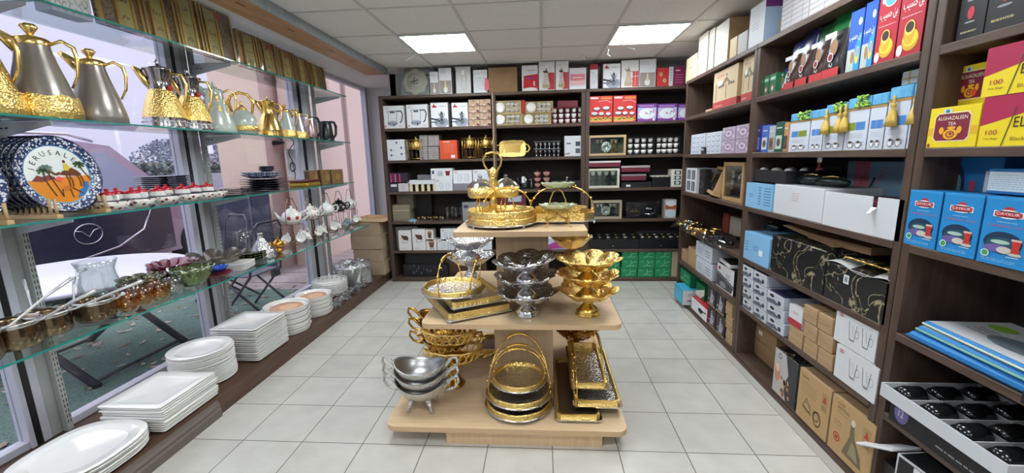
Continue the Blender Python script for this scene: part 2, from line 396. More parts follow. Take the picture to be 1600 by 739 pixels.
# ================================================================ outside
def ground():
    b = B(); b.box(-30, -2.95, -6, 40, -.12, -.02, mat('brown paving', '#8d8280', .85, 0, tex='noise', ts=2.2, col2='#b0a4a4', ramp=(.3, .7), scale=(1, .5, 1), bump=.5, bd=.02))
    for k in range(9):
        y = 5.5+k*.55; b.box(-9, -2.95, y, y+.012, -.022, -.0185, K('#3e3837', .9))
    struct(b, 'ground_paving')
    b = B(); b.box(-7.2, -2.96, -3, 5.15, -.02, -.004, mat('green turf mat', '#4f6b61', .95, 0, tex='noise', ts=90, col2='#768f84', ramp=(.35, .65), bump=.8, bd=.01)); struct(b, 'ground_turf')
ground()
LEAFM = [K('#b9a596', .8), K('#9c8878', .8), K('#cdbcae', .8), K('#84705f', .8)]
b = B()
rr = random.Random(3)
for i in range(420):
    x = rr.uniform(-6.5, -3.0); y = rr.uniform(1.2, 5.5); a = rr.uniform(0, 6.3); l = rr.uniform(.02, .055); w = l*rr.uniform(.25, .5)
    b.M = Matrix.Translation((x, y, 0 if y < 5.15 else -.016)) @ Matrix.Rotation(a, 4, 'Z') @ Matrix.Rotation(rr.uniform(-.3, .3), 4, 'X')
    b.add([(-l, 0, .006), (-l*.3, -w, .002), (l*.4, -w*.8, .004), (l, 0, .014), (l*.4, w*.8, .003), (-l*.3, w, .005), (0, 0, .012)], [(0, 1, 6), (1, 2, 6), (2, 3, 6), (3, 4, 6), (4, 5, 6), (5, 0, 6)], rr.choice(LEAFM))
b.M = Matrix()
tag(b.build('fallen_leaves'), 'dry brown leaves scattered over the turf and paving outside', 'leaves', kind='stuff')
# round table outside
def folding_table():
    t = thing('patio_table', 'round white folding patio table on crossed dark legs outside the window', 'table', (-3.92, 3.1, 0))
    b = B(); b.lathe([(0, .79), (.78, .79), (.8, .78), (.8, .765), (.78, .755), (0, .755)], K('#d9dbe6', .35), 40); b.build('tabletop', t)
    for k, (sx, sy) in enumerate(((-1, -1), (1, -1), (-1, 1), (1, 1))):
        b = B(); b.tube([(sx*.5, sy*.40, 0), (sx*.02, sy*.4, .38), (-sx*.45, sy*.4, .76)], .03, K('#34353c', .5), 6); b.build('leg', t)
    for pp in ([(-.46, -.4, .03), (-.46, .4, .03)], [(.46, -.4, .03), (.46, .4, .03)], [(0, -.4, .39), (0, .4, .39)]):
        b = B(); b.tube(pp, .014, K('#34353c', .5)); b.build('crossbar', t)
folding_table()
def patio_chair(loc, rz, label):
    t = thing('patio_chair', label, 'chair', loc, rz, 'folding chairs outside'); F = K('#4b4c57', .5)
    b = B()
    b.tube([(-.24, .22, .0), (-.24, -.18, .46), (-.23, -.26, .95), (-.15, -.28, 1.03), (.15, -.28, 1.03), (.23, -.26, .95), (.24, -.18, .46), (.24, .22, 0)], .014, F); b.build('frame', t)
    for s in (-1, 1):
        b = B(); b.tube([(s*.21, -.3, 0), (s*.21, .24, .46)], .014, F); b.build('leg', t)
    b = B(); b.box(-.22, .22, -.16, .24, .45, .465, K('#60616e', .6), .004); b.build('seat', t)
    b = B()
    for i in range(-8, 9):
        u = i*.026; b.tube([(u-.0, -.185, .52), (u, -.27, 1.0)], .004, F, 4)
        z = .54+(i+8)*.028; y = -.19-(z-.52)*.17; b.tube([(-.22, y, z), (.22, y, z)], .004, F, 4)
    b.build('backrest', t)
patio_chair((-4.0, 4.75, 0), 2.75, 'dark mesh backed patio chair behind the round table')
patio_chair((-3.3, 4.35, 0), 1.5, 'dark folding chair close to the glass with its legs crossed')
# sport utility vehicle
def suv():
    P = mat('mauve grey car paint', '#a092ac', .3, .3, coat=.6); D = K('#2a2c3a', .45); G = mat('car glass', '#8b93ad', .08, 0, coat=.3); CH_ = mat('chrome', '#c8c8d2', .15, 1)
    t = thing('suv', 'mauve grey sport utility vehicle parked along the window', 'car', (-6.9, 7.75, -.02), pi)
    # local: front at y=0 facing -y, x centred, length +y
    hw = 1.02
    prof = [(0.05, .35), (0, .55), (.02, .95), (.12, 1.12), (1.5, 1.28), (2.15, 1.98), (2.7, 2.05), (4.7, 2.0), (5.25, 1.4), (5.3, .45), (5.2, .35)]
    b = B(); n = len(prof)
    def sec(k, ins, zz=1): return [(k*(hw-ins*max(0, (z-1.15)/.9)*.24 - (.06 if y < .05 or y > 5.1 else 0)), y, z) for y, z in prof]
    L_, R_ = sec(-1, 1), sec(1, 1)
    b.add(L_+R_, [(i, i+1, n+i+1, n+i) for i in range(n-1)]+[(n-1, 0, n, 2*n-1)], P)
    b.add(L_, [tuple(range(n))[::-1]], P); b.add(R_, [tuple(range(n))], P); b.build('body', t)
    b = B(); q = lambda s, y, z, o=.012: (s*(hw+o-max(0, (z-1.15)/.9)*.24), y, z)
    for s in (-1, 1):
        for pts in ([(1.75, 1.33), (2.25, 1.88), (2.95, 1.93), (2.98, 1.33)], [(3.07, 1.33), (3.04, 1.93), (3.95, 1.92), (4.0, 1.33)], [(4.1, 1.33), (4.05, 1.9), (4.6, 1.86), (4.85, 1.4)]):
            b.add([q(s, *p) for p in pts], [(0, 1, 2, 3)], G)
    b.add([(-.86, 1.53, 1.33), (.86, 1.53, 1.33), (.76, 2.1, 1.945), (-.76, 2.1, 1.945)], [(0, 1, 2, 3)], G); b.build('windows', t)
    b = B(); b.box(-.8, .8, -.03, .08, .42, .9, D, .02); b.box(-1.0, 1.0, -.02, .3, .3, .45, D, .03)
    for s in (-1, 1): b.box(s*.7, s*.95, -.015, .05, .46, .62, K('#1d1e28'), .01)
    b.build('grille', t)
    e = B(); X = -1.04; e.tube([(X, 2.85+.17*cos(a), .84+.13*sin(a)) for a in [k*pi/12 for k in range(24)]], .008, CH_, 5, True)  # reflection of another car's front, built as emblem and chrome line
    e.tube([(X, 2.69, .9), (X, 2.78, .88), (X, 2.85, .80), (X, 2.92, .88), (X, 3.01, .9)], .008, CH_, 5); e.build('emblem', t)
    b = B(); b.tube([(X, 1.95, 1.05), (X, 2.1, .78), (X, 2.5, .6), (X, 3.2, .5), (X, 4.2, .5)], .014, CH_, 6); b.build('chrome_reflection', t)
    b = B(); b.box(-1.035, -1.02, 1.6, 4.0, .42, 1.12, mat('dark door reflection', '#34354a', .25, .2, coat=.6), .004); b.build('door_reflection', t)  # dark reflection on the doors, put into the colour of this sheet
    for s in (-1, 1):
        b = B(); b.box(s*.72, s*1.0, -.012, .3, .88, 1.02, mat('headlight glass', '#c8ccd8', .1, .6), .02); b.build('headlight', t)
        b = B(); b.box(s*1.02, s*1.3, 1.75, 1.95, 1.3, 1.5, P, .05); b.box(s*1.06, s*1.27, 1.94, 1.955, 1.33, 1.47, G); b.build('mirror', t)
        for y in (1.1, 4.3):
            w = B(); w.M = Matrix.Translation((s*.9, y, .38)) @ Matrix.Rotation(pi/2, 4, 'Y')
            w.lathe([(0, -.13), (.3, -.13), (.38, -.1), (.4, 0), (.38, .1), (.3, .13), (0, .13)], K('#17171b', .8), 28)
            w.lathe([(0, s*.135), (.27, s*.135), (.285, s*.12)], CH_, 24)
            w.build('wheel', t)
        w = B(); w.tube([(s*.72, 2.3, 2.04), (s*.72, 2.6, 2.12), (s*.72, 4.4, 2.09), (s*.72, 4.65, 2.0)], .02, CH_); w.build('roof_rail', t)
suv()
# building outside: pillar and wall in pink render
b = B(); b.box(-4.97, -4.2, 6.2, 6.93, -.02, 4, mat('beige render', '#e2cbb6', .85)); b.box(-4.201, -4.198, 6.2, 6.93, -.02, 4, mat('pink render', '#d8bcb4', .85)); struct(b, 'pillar_outside')
b = B(); PR = mat('pink wall render', '#dbc3b4', .85); b.box(-4.1, -3.8, 6.5, 8.0, -.02, 4, PR); b.box(-4.1, -3.84, 8.0, 8.22, -.02, 4, mat('groove', '#94807c', .9)); b.box(-4.1, -3.8, 8.22, 14, -.02, 4, PR); struct(b, 'wall_outside')
t = thing('dark_panel', 'dark slate coloured flat panel outside near the pillar', 'board', (-4.5, 5.8, -.02))
b = B(); b.box(-.55, .5, 0, .04, .12, 1.32, mat('slate board', '#3b3e50', .6)); b.box(.2, .24, -.01, 0, .12, 1.32, K('#565a6c')); b.build('panel', t)  # flat dark panel with one paler upright strip
for x in (-.5, .4): b = B(); b.box(x, x+.05, 0, .15, 0, .12, K('#222')); b.build('foot', t)
# paper notice and cable on the pane
t = thing('spot_lamp', 'small black spot lamp fixed to the side of the outside pillar', 'lamp', (-4.18, 6.4, 1.98))
b = B(); b.M = Matrix.Rotation(1.2, 4, 'Y'); b.lathe([(.0, 0), (.04, .01), (.07, .12), (.065, .13), (0, .12)], BLACK, 14); b.build('lamp_head', t)
b = B(); b.box(-.02, .03, -.03, .03, -.03, .03, BLACK); b.build('mount', t)
t = thing('paper_notice', 'white paper notice taped to the window behind a tangled black cable', 'paper', (-2.89, 4.66, 1.72)); b = B(); b.box(0, .002, -.05, .13, -.22, .1, K('#dcdce8')); b.build('sheet', t)
b = B(); b.tube([(.02+.02*sin(k*1.3), .02+.05*sin(k*.9), .25-.045*k) for k in range(12)], .005, BLACK, 5); b.tube([(.02, .02+.05*cos(a), -.1+.05*sin(a)) for a in [k*.6 for k in range(12)]], .005, BLACK, 5); b.build('cable', t)
# far across the road
def shrub(name, loc, r, h, lab, seed, col):
    t = thing(name, lab, 'tree', loc); rg = random.Random(seed); b = B(); m = K(col, .95)
    for k in range(int(700*h)):
        a = rg.uniform(0, 6.28); q = r*rg.random()**.45; z = h*.15+h*.85*rg.random(); f = (1-(z/h-.5)**2*2); c = Vector((q*f*cos(a), q*f*sin(a), z)); u = Vector([rg.gauss(0, 1) for _ in range(3)]).normalized()*.15; w = u.orthogonal().normalized()*.11
        b.add([c-u, c-w, c+u, c+w], [(0, 1, 2, 3)], m)
    b.build('crown', t); b = B(); b.tube([(0, 0, 0), (.05, 0, h*.5)], [.12, .08], K('#5a5048', .9)); b.build('trunk', t)
shrub('street_tree', (-36, 41, 0), 4.8, 4.3, 'hazy round tree across the road seen over the car roof', 1, '#77808c')
shrub('street_tree', (-36, 28, 0), 3.4, 3.2, 'low hazy tree across the road left of the rounder tree', 2, '#7f8791')
shrub('street_tree', (-20, 33, 0), 2.2, 3.4, 'small hazy tree across the road beside the beige pillar', 4, '#747d88')
b = B(); rg = random.Random(12)
for k in range(5200):
    c = Vector((-27.5+rg.uniform(-1, .6), rg.uniform(2, 36), rg.random()**.7*1.9)); u = Vector([rg.gauss(0, 1) for _ in range(3)]).normalized()*.2; w = u.orthogonal().normalized()*.15
    b.add([c-u, c-w, c+u, c+w], [(0, 1, 2, 3)], K('#6f7a78', .95))
tag(b.build('hedge'), 'long grey green hedge across the road', 'hedge')
b = B(); b.box(-25, -24.6, 0, 40, -.1, 1.1, K('#9a9aa6', .9)); tag(b.build('roadside_barrier'), 'pale grey roadside barrier in front of the hedge', 'barrier')
for k, (x, y, h) in enumerate(((-17, 12.5, 3.4), (-17, 16, 4.0), (-15, 17.5, 3.6))):
    t = thing('street_pole', ['thin pale pole across the road, leftmost of three', 'thin pale pole across the road, middle one of three', 'pale pole with a small white sign across the road'][k], 'pole', (x, y, 0))
    b = B(); b.tube([(0, 0, 0), (0, 0, h)], .06, K('#d5d5de')); b.build('post', t)
    if k == 2:
        b = B(); b.box(-.02, .02, .1, .9, 2.2, 3.0, K('#e4e4ec')); b.box(.02, .025, .2, .5, 2.3, 2.5, K('#8a4a5a')); b.build('sign', t)
# ================================================================ dark shelving along the back and the right
BZ = [2.485, 2.075, 1.665, 1.25, .845, .44, .05]     # back unit shelf tops
RZ = [2.43, 2.05, 1.655, 1.25, .85, .46, .05]        # right unit shelf tops
TH = .036; YB = 5.48; XR = 1.57
SHW = mat('shelf timber', '#46332b', .5, 0, tex='noise', ts=3, col2='#63503f', ramp=(.3, .8), scale=(1.5, 12, 12), bump=.2)
SHWY = mat('shelf timber lengthways', '#46342c', .5, 0, tex='noise', ts=3, col2='#5f4c40', ramp=(.3, .8), scale=(12, 1.5, 12), bump=.2)
SHV = mat('upright timber', '#43322a', .5, 0, tex='noise', ts=3, col2='#5c493d', ramp=(.3, .8), scale=(12, 12, 1.5), bump=.2)
GSTR = K('#b59a75', .6)
def back_unit(x0, x1, label, nm='shelf_unit', strip=None, zoff=0, left=True, right=True):
    t = thing(nm, label, 'shelving', ((x0+x1)/2, YB, 0), 0, 'dark shelving units along the back wall'); c = (x0+x1)/2
    for q in ((x0-c,) if left else ())+((x1-.05-c,) if right else ()): b = B(); b.box(q, q+.05, 0, .4, 0, BZ[0]-TH+zoff, SHV, .003); b.build('side_panel', t)
    b = B(); b.box(x0-c, x1-c, .4, .415, 0, BZ[0]+zoff, BACKB); b.build('back_panel', t)
    b = B(); b.box(x0-c, x1-c, .02, .4, 0, .014, SHW); b.box(x0-c, x1-c, 0, .02, 0, .014, SHW); b.build('plinth', t)
    for z in BZ:
        b = B(); l = 0 if z == BZ[0] or not left else .05; r = 0 if z == BZ[0] or not right else .05
        b.box(x0-c+l, x1-c-r, -.004, .398, z-TH+zoff, z+zoff, SHW, .003); b.build('shelf', t)
    return t
back_unit(-2.105, -.585, 'dark wooden shelving unit at the back left beside the window wall', right=True)
back_unit(-.583, .55, 'middle dark wooden shelving unit at the back behind the display stand', left=False, zoff=0)
back_unit(.552, 2.03, 'dark wooden shelving unit at the back right in the corner', right=False, zoff=0)
b = B(); b.box(-.625, -.612, -.012, -.006, 0, 2.48, GSTR); tag(b.build('edging_strip', loc=(0, YB, 0)), 'thin pale wooden edging strip standing on the front of the back shelving', 'trim strip')
def right_unit(y0, y1, label, l=True):
    t = thing('shelf_unit', label, 'shelving', (XR, (y0+y1)/2, 0), 0, 'dark shelving units along the carton wall'); c = (y0+y1)/2
    for y in ((y0, y0+.04),)+(((y1-.04, y1),) if l else ()):
        b = B(); b.box(0, .45, y[0]-c, y[1]-c, 0, RZ[0]-TH, SHV, .003); b.build('side_panel', t)
    b = B(); b.box(.45, .465, y0-c, y1-c, 0, 2.43, BACKB); b.build('back_panel', t)
    b = B(); b.box(.01, .44, y0+.041-c, y1-.041-c, 0, .014, SHWY); b.build('plinth', t)
    for z in RZ:
        top = z == RZ[0]
        b = B(); b.box(-.003, .448, y0-c+(0 if top else .041), y1-c-(0 if top else .041), z-TH, z, SHWY, .003); b.build('shelf', t)
    return t
right_unit(3.34, 4.86, 'dark wooden shelving unit along the carton wall, farthest of the three')
right_unit(1.91, 3.335, 'dark wooden shelving unit along the carton wall, middle of the three')
right_unit(.35, 1.905, 'dark wooden shelving unit along the carton wall, nearest of the three with tea boxes')
b = B(); b.box(1.5, 1.56, 1.9, 4.86, 0, .008, K('#b0aca4', .5)); b.box(1.556, 1.568, .3, 4.86, 0, .03, SHWY); struct(b, 'baseboard_right')

# ================================================================ glass shelves at the window
GS = [(2.465, -2.42), (1.905, -2.42), (1.405, -2.42), (.845, -2.26)]
def glass_shelves():
    XB = -2.83
    for k, (z, xf) in enumerate(GS):
        nm = ['topmost', 'second from the top', 'third from the top', 'lowest and deepest'][k]
        t = thing('glass_shelf', 'long green edged glass shelf at the window, '+nm, 'glass shelf', (0, 0, z), 0, 'glass shelves at the window')
        for (a, c) in ((-.6, 2.03), (2.035, 3.375), (3.38, 5.25)):
            b = B(); b.box(XB+.015, xf-.004, a, c, -.010, 0, GL); b.box(xf-.004, xf, a, c, -.010, 0, GLASSE); b.box(XB+.015, xf-.004, c-.003, c-.0005, -.0098, -.0002, GLASSE); b.build('glass_pane', t)
        for y in (.06, 2.01, 3.36, 5.19):
            b = B(); P = [(XB+.02, -.012), (xf-.06, -.012), (xf-.06, -.03), (XB+.02, -.095)]
            b.prism(P, -.004, .004, K('#b9bcc0', .4)); b.v = [(x, y+w, zz) for x, zz, w in b.v]
            for q in (.06, .09): b.box(XB+q, XB+q+.018, y-.005, y+.005, -.045, -.038, BLACK)
            b.build('bracket', t)
glass_shelves()
def standard(y, label):
    t = thing('slotted_upright', label, 'upright', (-2.84, y, .12), 0, 'slotted steel uprights')
    b = B(); b.box(-.012, .022, -.016, .016, 0, 2.66, K('#b4b7b5', .4), .002); b.build('channel', t)
    b = B()
    for i in range(78):
        z = .05+i*.033
        for s in (-1, 1): b.box(.0215, .0226, s*.007-.0022, s*.007+.0022, z, z+.019, K('#2d2f30'))
    b.build('slots', t)
for y, l in ((2.01, 'slotted grey steel upright nearest the visitor'), (3.36, 'slotted grey steel upright in the middle of the window'), (5.19, 'slotted grey steel upright farthest along the window'), (.06, 'slotted grey steel upright beside the visitor')): standard(y+.03, l)

# ================================================================ display stand of three tiers
def rr_poly(x0, x1, y0, y1, r, n=6):
    P = []
    for cx, cy, a in ((x1-r, y0+r, -pi/2), (x1-r, y1-r, 0), (x0+r, y1-r, pi/2), (x0+r, y0+r, pi)):
        P += [(cx+r*cos(a+pi/2*k/n), cy+r*sin(a+pi/2*k/n)) for k in range(n+1)]
    return P
DX, DY = -.135, 2.84
def display():
    t = thing('display_stand', 'three tiered pale beech display stand in the middle of the aisle', 'display stand', (0, 0, 0))
    EDGE = mat('beech edge band', '#c9a882', .45, 0)
    b = B(); b.box(-.58, .33, 2.17, 3.5, 0, .09, BEECHV); b.build('plinth', t)
    for z0, z1, x0, x1, y0, y1, r in ((.09, .122, -.94, .472, 2.14, 3.54, .06), (.675, .705, -.73, .452, 2.27, 3.455, .06), (1.18, 1.212, -.56, .275, 2.5, 3.15, .04)):
        b = B(); b.prism(rr_poly(x0, x1, y0, y1, r), z0, z1, BEECH, False, EDGE); b.build('tier_board', t)
    b = B(); b.box(-.335, .063, 2.65, 3.05, .122, .675, BEECHV, .002); b.build('column', t)
    b = B(); b.box(-.31, .037, 2.69, 3.01, .705, 1.18, BEECHV, .002); b.build('column', t)
display()
Z1, Z2, Z3 = .122, .705, 1.212
# ================================================================ things on the display stand
def scal(n, amp, wav=0, lim=2, pw=1):
    """scalloped, wavy rim; stronger toward the outside of the profile"""
    def f(a, i, r):
        k = abs(cos(n*a/2))**.6
        return (1+amp*(k-.5)*(1 if i >= lim else 0), wav*(k-.5)*(1 if i >= lim else 0))
    return f
def footed_bowl(label, loc, r, hf, hb, m, mf, n=8, group=None, tilt=(0, 0), amp=.16, wav=.02, rz=0, cat='footed bowl'):
    t = thing('footed_bowl', label, cat, loc, rz, group); t.rotation_euler = (tilt[0], tilt[1], rz)
    b = B(); q = r*.42
    b.lathe([(0, 0), (q, 0), (q, hf*.08), (q*.92, hf*.18), (q*.95, hf*.26), (q*.7, hf*.45), (q*.35, hf*.7), (q*.28, hf*.85), (q*.4, hf)], mf, 28); b.build('foot', t)
    b = B(); P = [(r*.1, hf), (r*.35, hf+hb*.08), (r*.6, hf+hb*.3), (r*.85, hf+hb*.75), (r, hf+hb), (r*.985, hf+hb*1.03), (r*.82, hf+hb*.82), (r*.58, hf+hb*.4), (r*.3, hf+hb*.2), (0, hf+hb*.17)]
    b.lathe(P, m, n*8, mod=scal(n, amp, wav))
    if amp > .1:
        for k in range(n):      # embossed shells round the bowl
            a = 2*pi*(k)/n; c = (r*.72*cos(a), r*.72*sin(a), hf+hb*.55); b.M = Matrix.Translation(c) @ Matrix.Rotation(a, 4, 'Z') @ Matrix.Rotation(-.75, 4, 'Y')
            b.ball((0, 0, 0), r*.24, m, 10, sz=.22, sx=1.1, sy=.85)
        b.M = Matrix()
    b.build('bowl', t)
    return t
for k, l in enumerate(('lowest of the three dark silver footed bowls, its chrome foot on the middle tier', 'middle of the three dark silver footed bowls nested in front of the column', 'topmost of the three nested dark silver footed bowls, tilted to one side')):
    footed_bowl(l, (-.1, 2.44, Z2+.102*k), .185, .09, .062, SILVD, SILV, 7, 'stacked dark silver footed bowls', (0, (0, -.04, -.09)[k]), rz=.3*k, amp=.12, wav=.012)
for k, l in enumerate(('lowest of the gold footed bowls with its round gold foot on the middle tier', 'middle gold footed bowl of its stack beside the dark silver bowls', 'topmost wide gold scalloped bowl of the gold stack')):
    footed_bowl(l, (.27, 2.45, Z2+.098*k), (.178, .18, .192)[k], .1, .06, GOLDE, GOLD, 8, 'stacked gold footed bowls', (0, 0), rz=.25*k, amp=.13, wav=.014)
footed_bowl('small gold fluted bowl with a thin foot behind the tall gold stack', (.2, 2.92, Z2), .145, .31, .085, GOLDE, GOLD, 10, amp=.07, wav=.015)
for z, hf, l in ((Z2, .145, 'lower of the two pale silver ruffled bowls at the back of the middle tier'), (Z2+.205, .065, 'upper of the two pale silver ruffled bowls at the back of the middle tier')):
    footed_bowl(l, (-.56, 3.1, z), .185 if z == Z2 else .18, hf, .078, SILVE, SILVE, 9, 'pale silver ruffled bowls', amp=.08, wav=.016, rz=z)
footed_bowl('dark gold scalloped bowl with dense relief under the middle tier, behind the rectangular trays', (.26, 3.12, Z1), .2, .12, .12, BRZ, BRZ, 8, 'gold bowls under the middle tier')
footed_bowl('dark gold scalloped bowl stacked on top of another under the middle tier', (.26, 3.12, Z1+.16), .2, .1, .1, BRZ, BRZ, 8, 'gold bowls under the middle tier')

def vine(b, pts, r, m, leaf=.012, step=3, rg=random.Random(5)):
    b.tube(pts, r, m, 6)
    for i in range(1, len(pts)-1, step):
        p = pts[i]; b.ball((p[0]+rg.uniform(-.01, .01), p[1]+rg.uniform(-.01, .01), p[2]+rg.uniform(-.006, .012)), leaf*rg.uniform(.7, 1.2), m, 7, sz=.7)
def bail(parent, p0, p1, h, lean=(0, 0), grip=True, m=GOLD, n=28):
    """arched handle from p0 to p1 rising h, leaning"""
    a = Vector(p0); c = Vector(p1); d = (c-a)/2; o = (a+c)/2; L_ = Vector((lean[0], lean[1], 0)); P = []
    for k in range(n+1):
        w = pi*k/n; P.append(o-d*cos(w)+Vector((0, 0, h*sin(w)**.8))+L_*sin(w))
    b = B(); k1, k2 = int(n*.38), int(n*.62)
    vine(b, P[:k1+1], .0038, m, .0095); b.build('handle', parent); b = B(); vine(b, P[k2:], .0038, m, .0095); b.build('handle', parent)
    if grip:
        b = B(); G_ = P[k1:k2+1]; q = []
        for i in range(len(G_)-1):
            for f in (0, .33, .66): q.append(G_[i].lerp(G_[i+1], f))
        b.tube(q, [.0105 if i % 2 else .0085 for i in range(len(q))], m, 8); b.build('grip', parent)
def round_tray(label, loc, r, h, floor=SILVE, bailh=.2, lean=(0, 0), group=None, along='x', nrim=1, tilt=0, feet=True, sy=1):
    t = thing('round_tray', label, 'tray', loc, 0, group); t.rotation_euler.x = tilt
    b = B(); b.lathe([(0, .012), (r, .012), (r+.012, .016), (r+.016, .024), (r+.008, .026), (0, .02)], SILV, 40, sy=sy); b.build('base', t)
    b = B(); b.lathe([(0, .0265), (r-.01, .0265)], floor, 40, sy=sy); b.build('tray_floor', t)
    for k in range(nrim):
        b = B(); z = .02+k*h*1.12; b.lathe([(r-.012, z), (r, z), (r+.004, z+h*.3), (r-.002, z+h*.5), (r+.004, z+h*.8), (r, z+h), (r-.008, z+h), (r-.012, z)], GOLDE, 48, sy=sy, mod=lambda a, i, q: (1, (.003*abs(sin(a*20)) if i in (5, 6) else 0))); b.build('rim', t)
    for a in (.8, 2.3, 3.9, 5.5):
        if feet: b = B(); b.ball((r*cos(a), r*sin(a)*sy, .009), .0095, SILV, 8); b.build('foot', t)
    if bailh:
        if along == 'x': bail(t, (-r, 0, h*nrim), (r, 0, h*nrim), bailh, lean)
        elif along == 'xx':
            for s in (-1, 1): bail(t, (-r*.6, s*r*.6*sy, h), (r*.6, s*r*.6*sy, h), bailh, (0, s*.03))
        else:
            for s in (-1, 1): bail(t, (s*r*.55, -r*.75*sy, h), (s*r*.55, r*.75*sy, h), bailh, (s*.02, 0))
    return t
def rect_tray(label, loc, w, d, h, rz=0, floor=SILVE, handles=None, group=None, tilt=0, ch=.02, outer=True):
    t = thing('rectangular_tray', label, 'tray', loc, rz, group); t.rotation_euler.x = tilt
    b = B()
    P = lambda e: [(-w/2-e+ch, -d/2-e), (w/2+e-ch, -d/2-e), (w/2+e, -d/2-e+ch), (w/2+e, d/2+e-ch), (w/2+e-ch, d/2+e), (-w/2-e+ch, d/2+e), (-w/2-e, d/2+e-ch), (-w/2-e, -d/2-e+ch)]
    b.prism(P(.012), .012, .02, SILV); b.build('base', t)
    b = B(); b.prism(P(-.012), .02, .0215, floor); b.build('tray_floor', t)
    b = B(); A, C = P(0), P(-.01)
    for i in range(8):
        j = (i+1) % 8; q = [A[i], A[j], C[j], C[i]]
        b.add([(x, y, z) for z in (.02, .02+h) for x, y in q], [(0, 1, 5, 4), (2, 3, 7, 6), (4, 5, 6, 7)], GOLDE)
    b.build('rim', t)
    for sx in (-1, 1):
        for sy in (-1, 1): b = B(); b.ball((sx*(w/2-.005), sy*(d/2-.005), .009), .01, SILV, 8); b.build('foot', t)
    for hd in (handles or ()): bail(t, *hd)
    return t
# ---- lower tier
round_tray('lowest of three round gold rimmed trays stacked at the front of the bottom tier', (-.16, 2.385, Z1), .198, .032, bailh=.36, lean=(0, .2), group='round trays on the bottom tier')
round_tray('middle of three stacked round gold rimmed trays with a bright silver floor', (-.16, 2.41, Z1+.058), .195, .032, bailh=.25, lean=(0, .12), group='round trays on the bottom tier', feet=True)
round_tray('topmost and smallest of three stacked round trays with a wrapped gold handle', (-.16, 2.45, Z1+.125), .165, .03, bailh=.17, lean=(0, .05), group='round trays on the bottom tier')
HB = mat('dull bronze tray floor', '#6f5b48', .3, .7)
rect_tray('long narrow tray with a dull bronze floor beside the round trays on the bottom tier', (.2, 2.57, Z1), .25, .7, .028, floor=HB, group='rectangular trays on the bottom tier')
rect_tray('widest rectangular gold rimmed tray at the edge of the bottom tier', (.318, 2.64, Z1+.05), .27, .72, .032, floor=SILVE, handles=[((-.12, -.33, .03), (-.12, .33, .03), .2, (0, 0))], group='rectangular trays on the bottom tier')
rect_tray('small rectangular gold tray stacked on the wide one with flowered handles', (.285, 2.68, Z1+.105), .215, .58, .03, floor=SILVE, handles=[((.085, -.27, .03), (.085, .27, .03), .19, (0, 0)), ((-.1, -.27, .03), (-.1, .27, .03), .13, (0, 0))], group='rectangular trays on the bottom tier')
# ---- pewter bowls with loop handles
def loop_bowl(label, loc, m, mi, w=.18, feet=True, group=None, rz=0):
    t = thing('handled_bowl', label, 'bowl', loc, rz, group); z0 = .07 if feet else .0
    def md(a, i, r): return (1, .03*abs(cos(a))**3 - .012*abs(sin(a))**4 if i >= 3 else 0)
    b = B(); b.lathe([(0, z0), (w*.45, z0+.005), (w*.75, z0+.035), (w*.95, z0+.075), (w, z0+.1)], m, 40, sy=.72, mod=md); b.build('bowl', t)
    b = B(); b.lathe([(w, z0+.1), (w*.97, z0+.102), (w*.9, z0+.078), (w*.7, z0+.04), (w*.4, z0+.014), (0, z0+.01)], mi, 40, sy=.72, mod=lambda a, i, r: md(a, 9 if i < 3 else 0, r)); b.build('lining', t)
    for s in (-1, 1):
        b = B(); b.tube([(s*(w*.86), 0, z0+.07), (s*(w*1.02), 0, z0+.105), (s*(w*1.22), 0, z0+.145), (s*(w*1.4), 0, z0+.15), (s*(w*1.44), 0, z0+.115), (s*(w*1.3), 0, z0+.075), (s*(w*1.08), 0, z0+.06), (s*(w*.9), 0, z0+.055)], [.012, .012, .01, .009, .009, .009, .01, .012], m, 8); b.build('handle', t)
    if feet:
        for sx in (-1, 1):
            for sy in (-1, 1):
                b = B(); b.tube([(sx*w*.3, sy*w*.3, z0+.015), (sx*w*.42, sy*w*.34, .03), (sx*w*.46, sy*w*.36, .005)], [.018, .009, .012], m, 8); b.build('foot', t)
    return t
for k, l in enumerate(('lowest of the three grey pewter bowls, standing on its little feet', 'middle of the three stacked grey pewter bowls with loop handles', 'topmost of the three stacked grey pewter bowls with loop handles')):
    loop_bowl(l, (-.765, 2.335, Z1+(0 if k == 0 else .07+.062*(k-0))-(.0 if k else 0)), PEWT, PEWTD, .165, k == 0, 'stacked pewter bowls')
for k, l in enumerate(('lowest antique gold bowl with loop handles behind the pewter bowls', 'middle antique gold bowl with loop handles behind the pewter bowls', 'topmost antique gold bowl with loop handles tucked under the middle tier')):
    loop_bowl(l, (-.76, 3.0, Z1+(.0 if k == 0 else .09+.085*k)), BRZ, BRZ, .2, k == 0, 'stacked antique gold bowls')
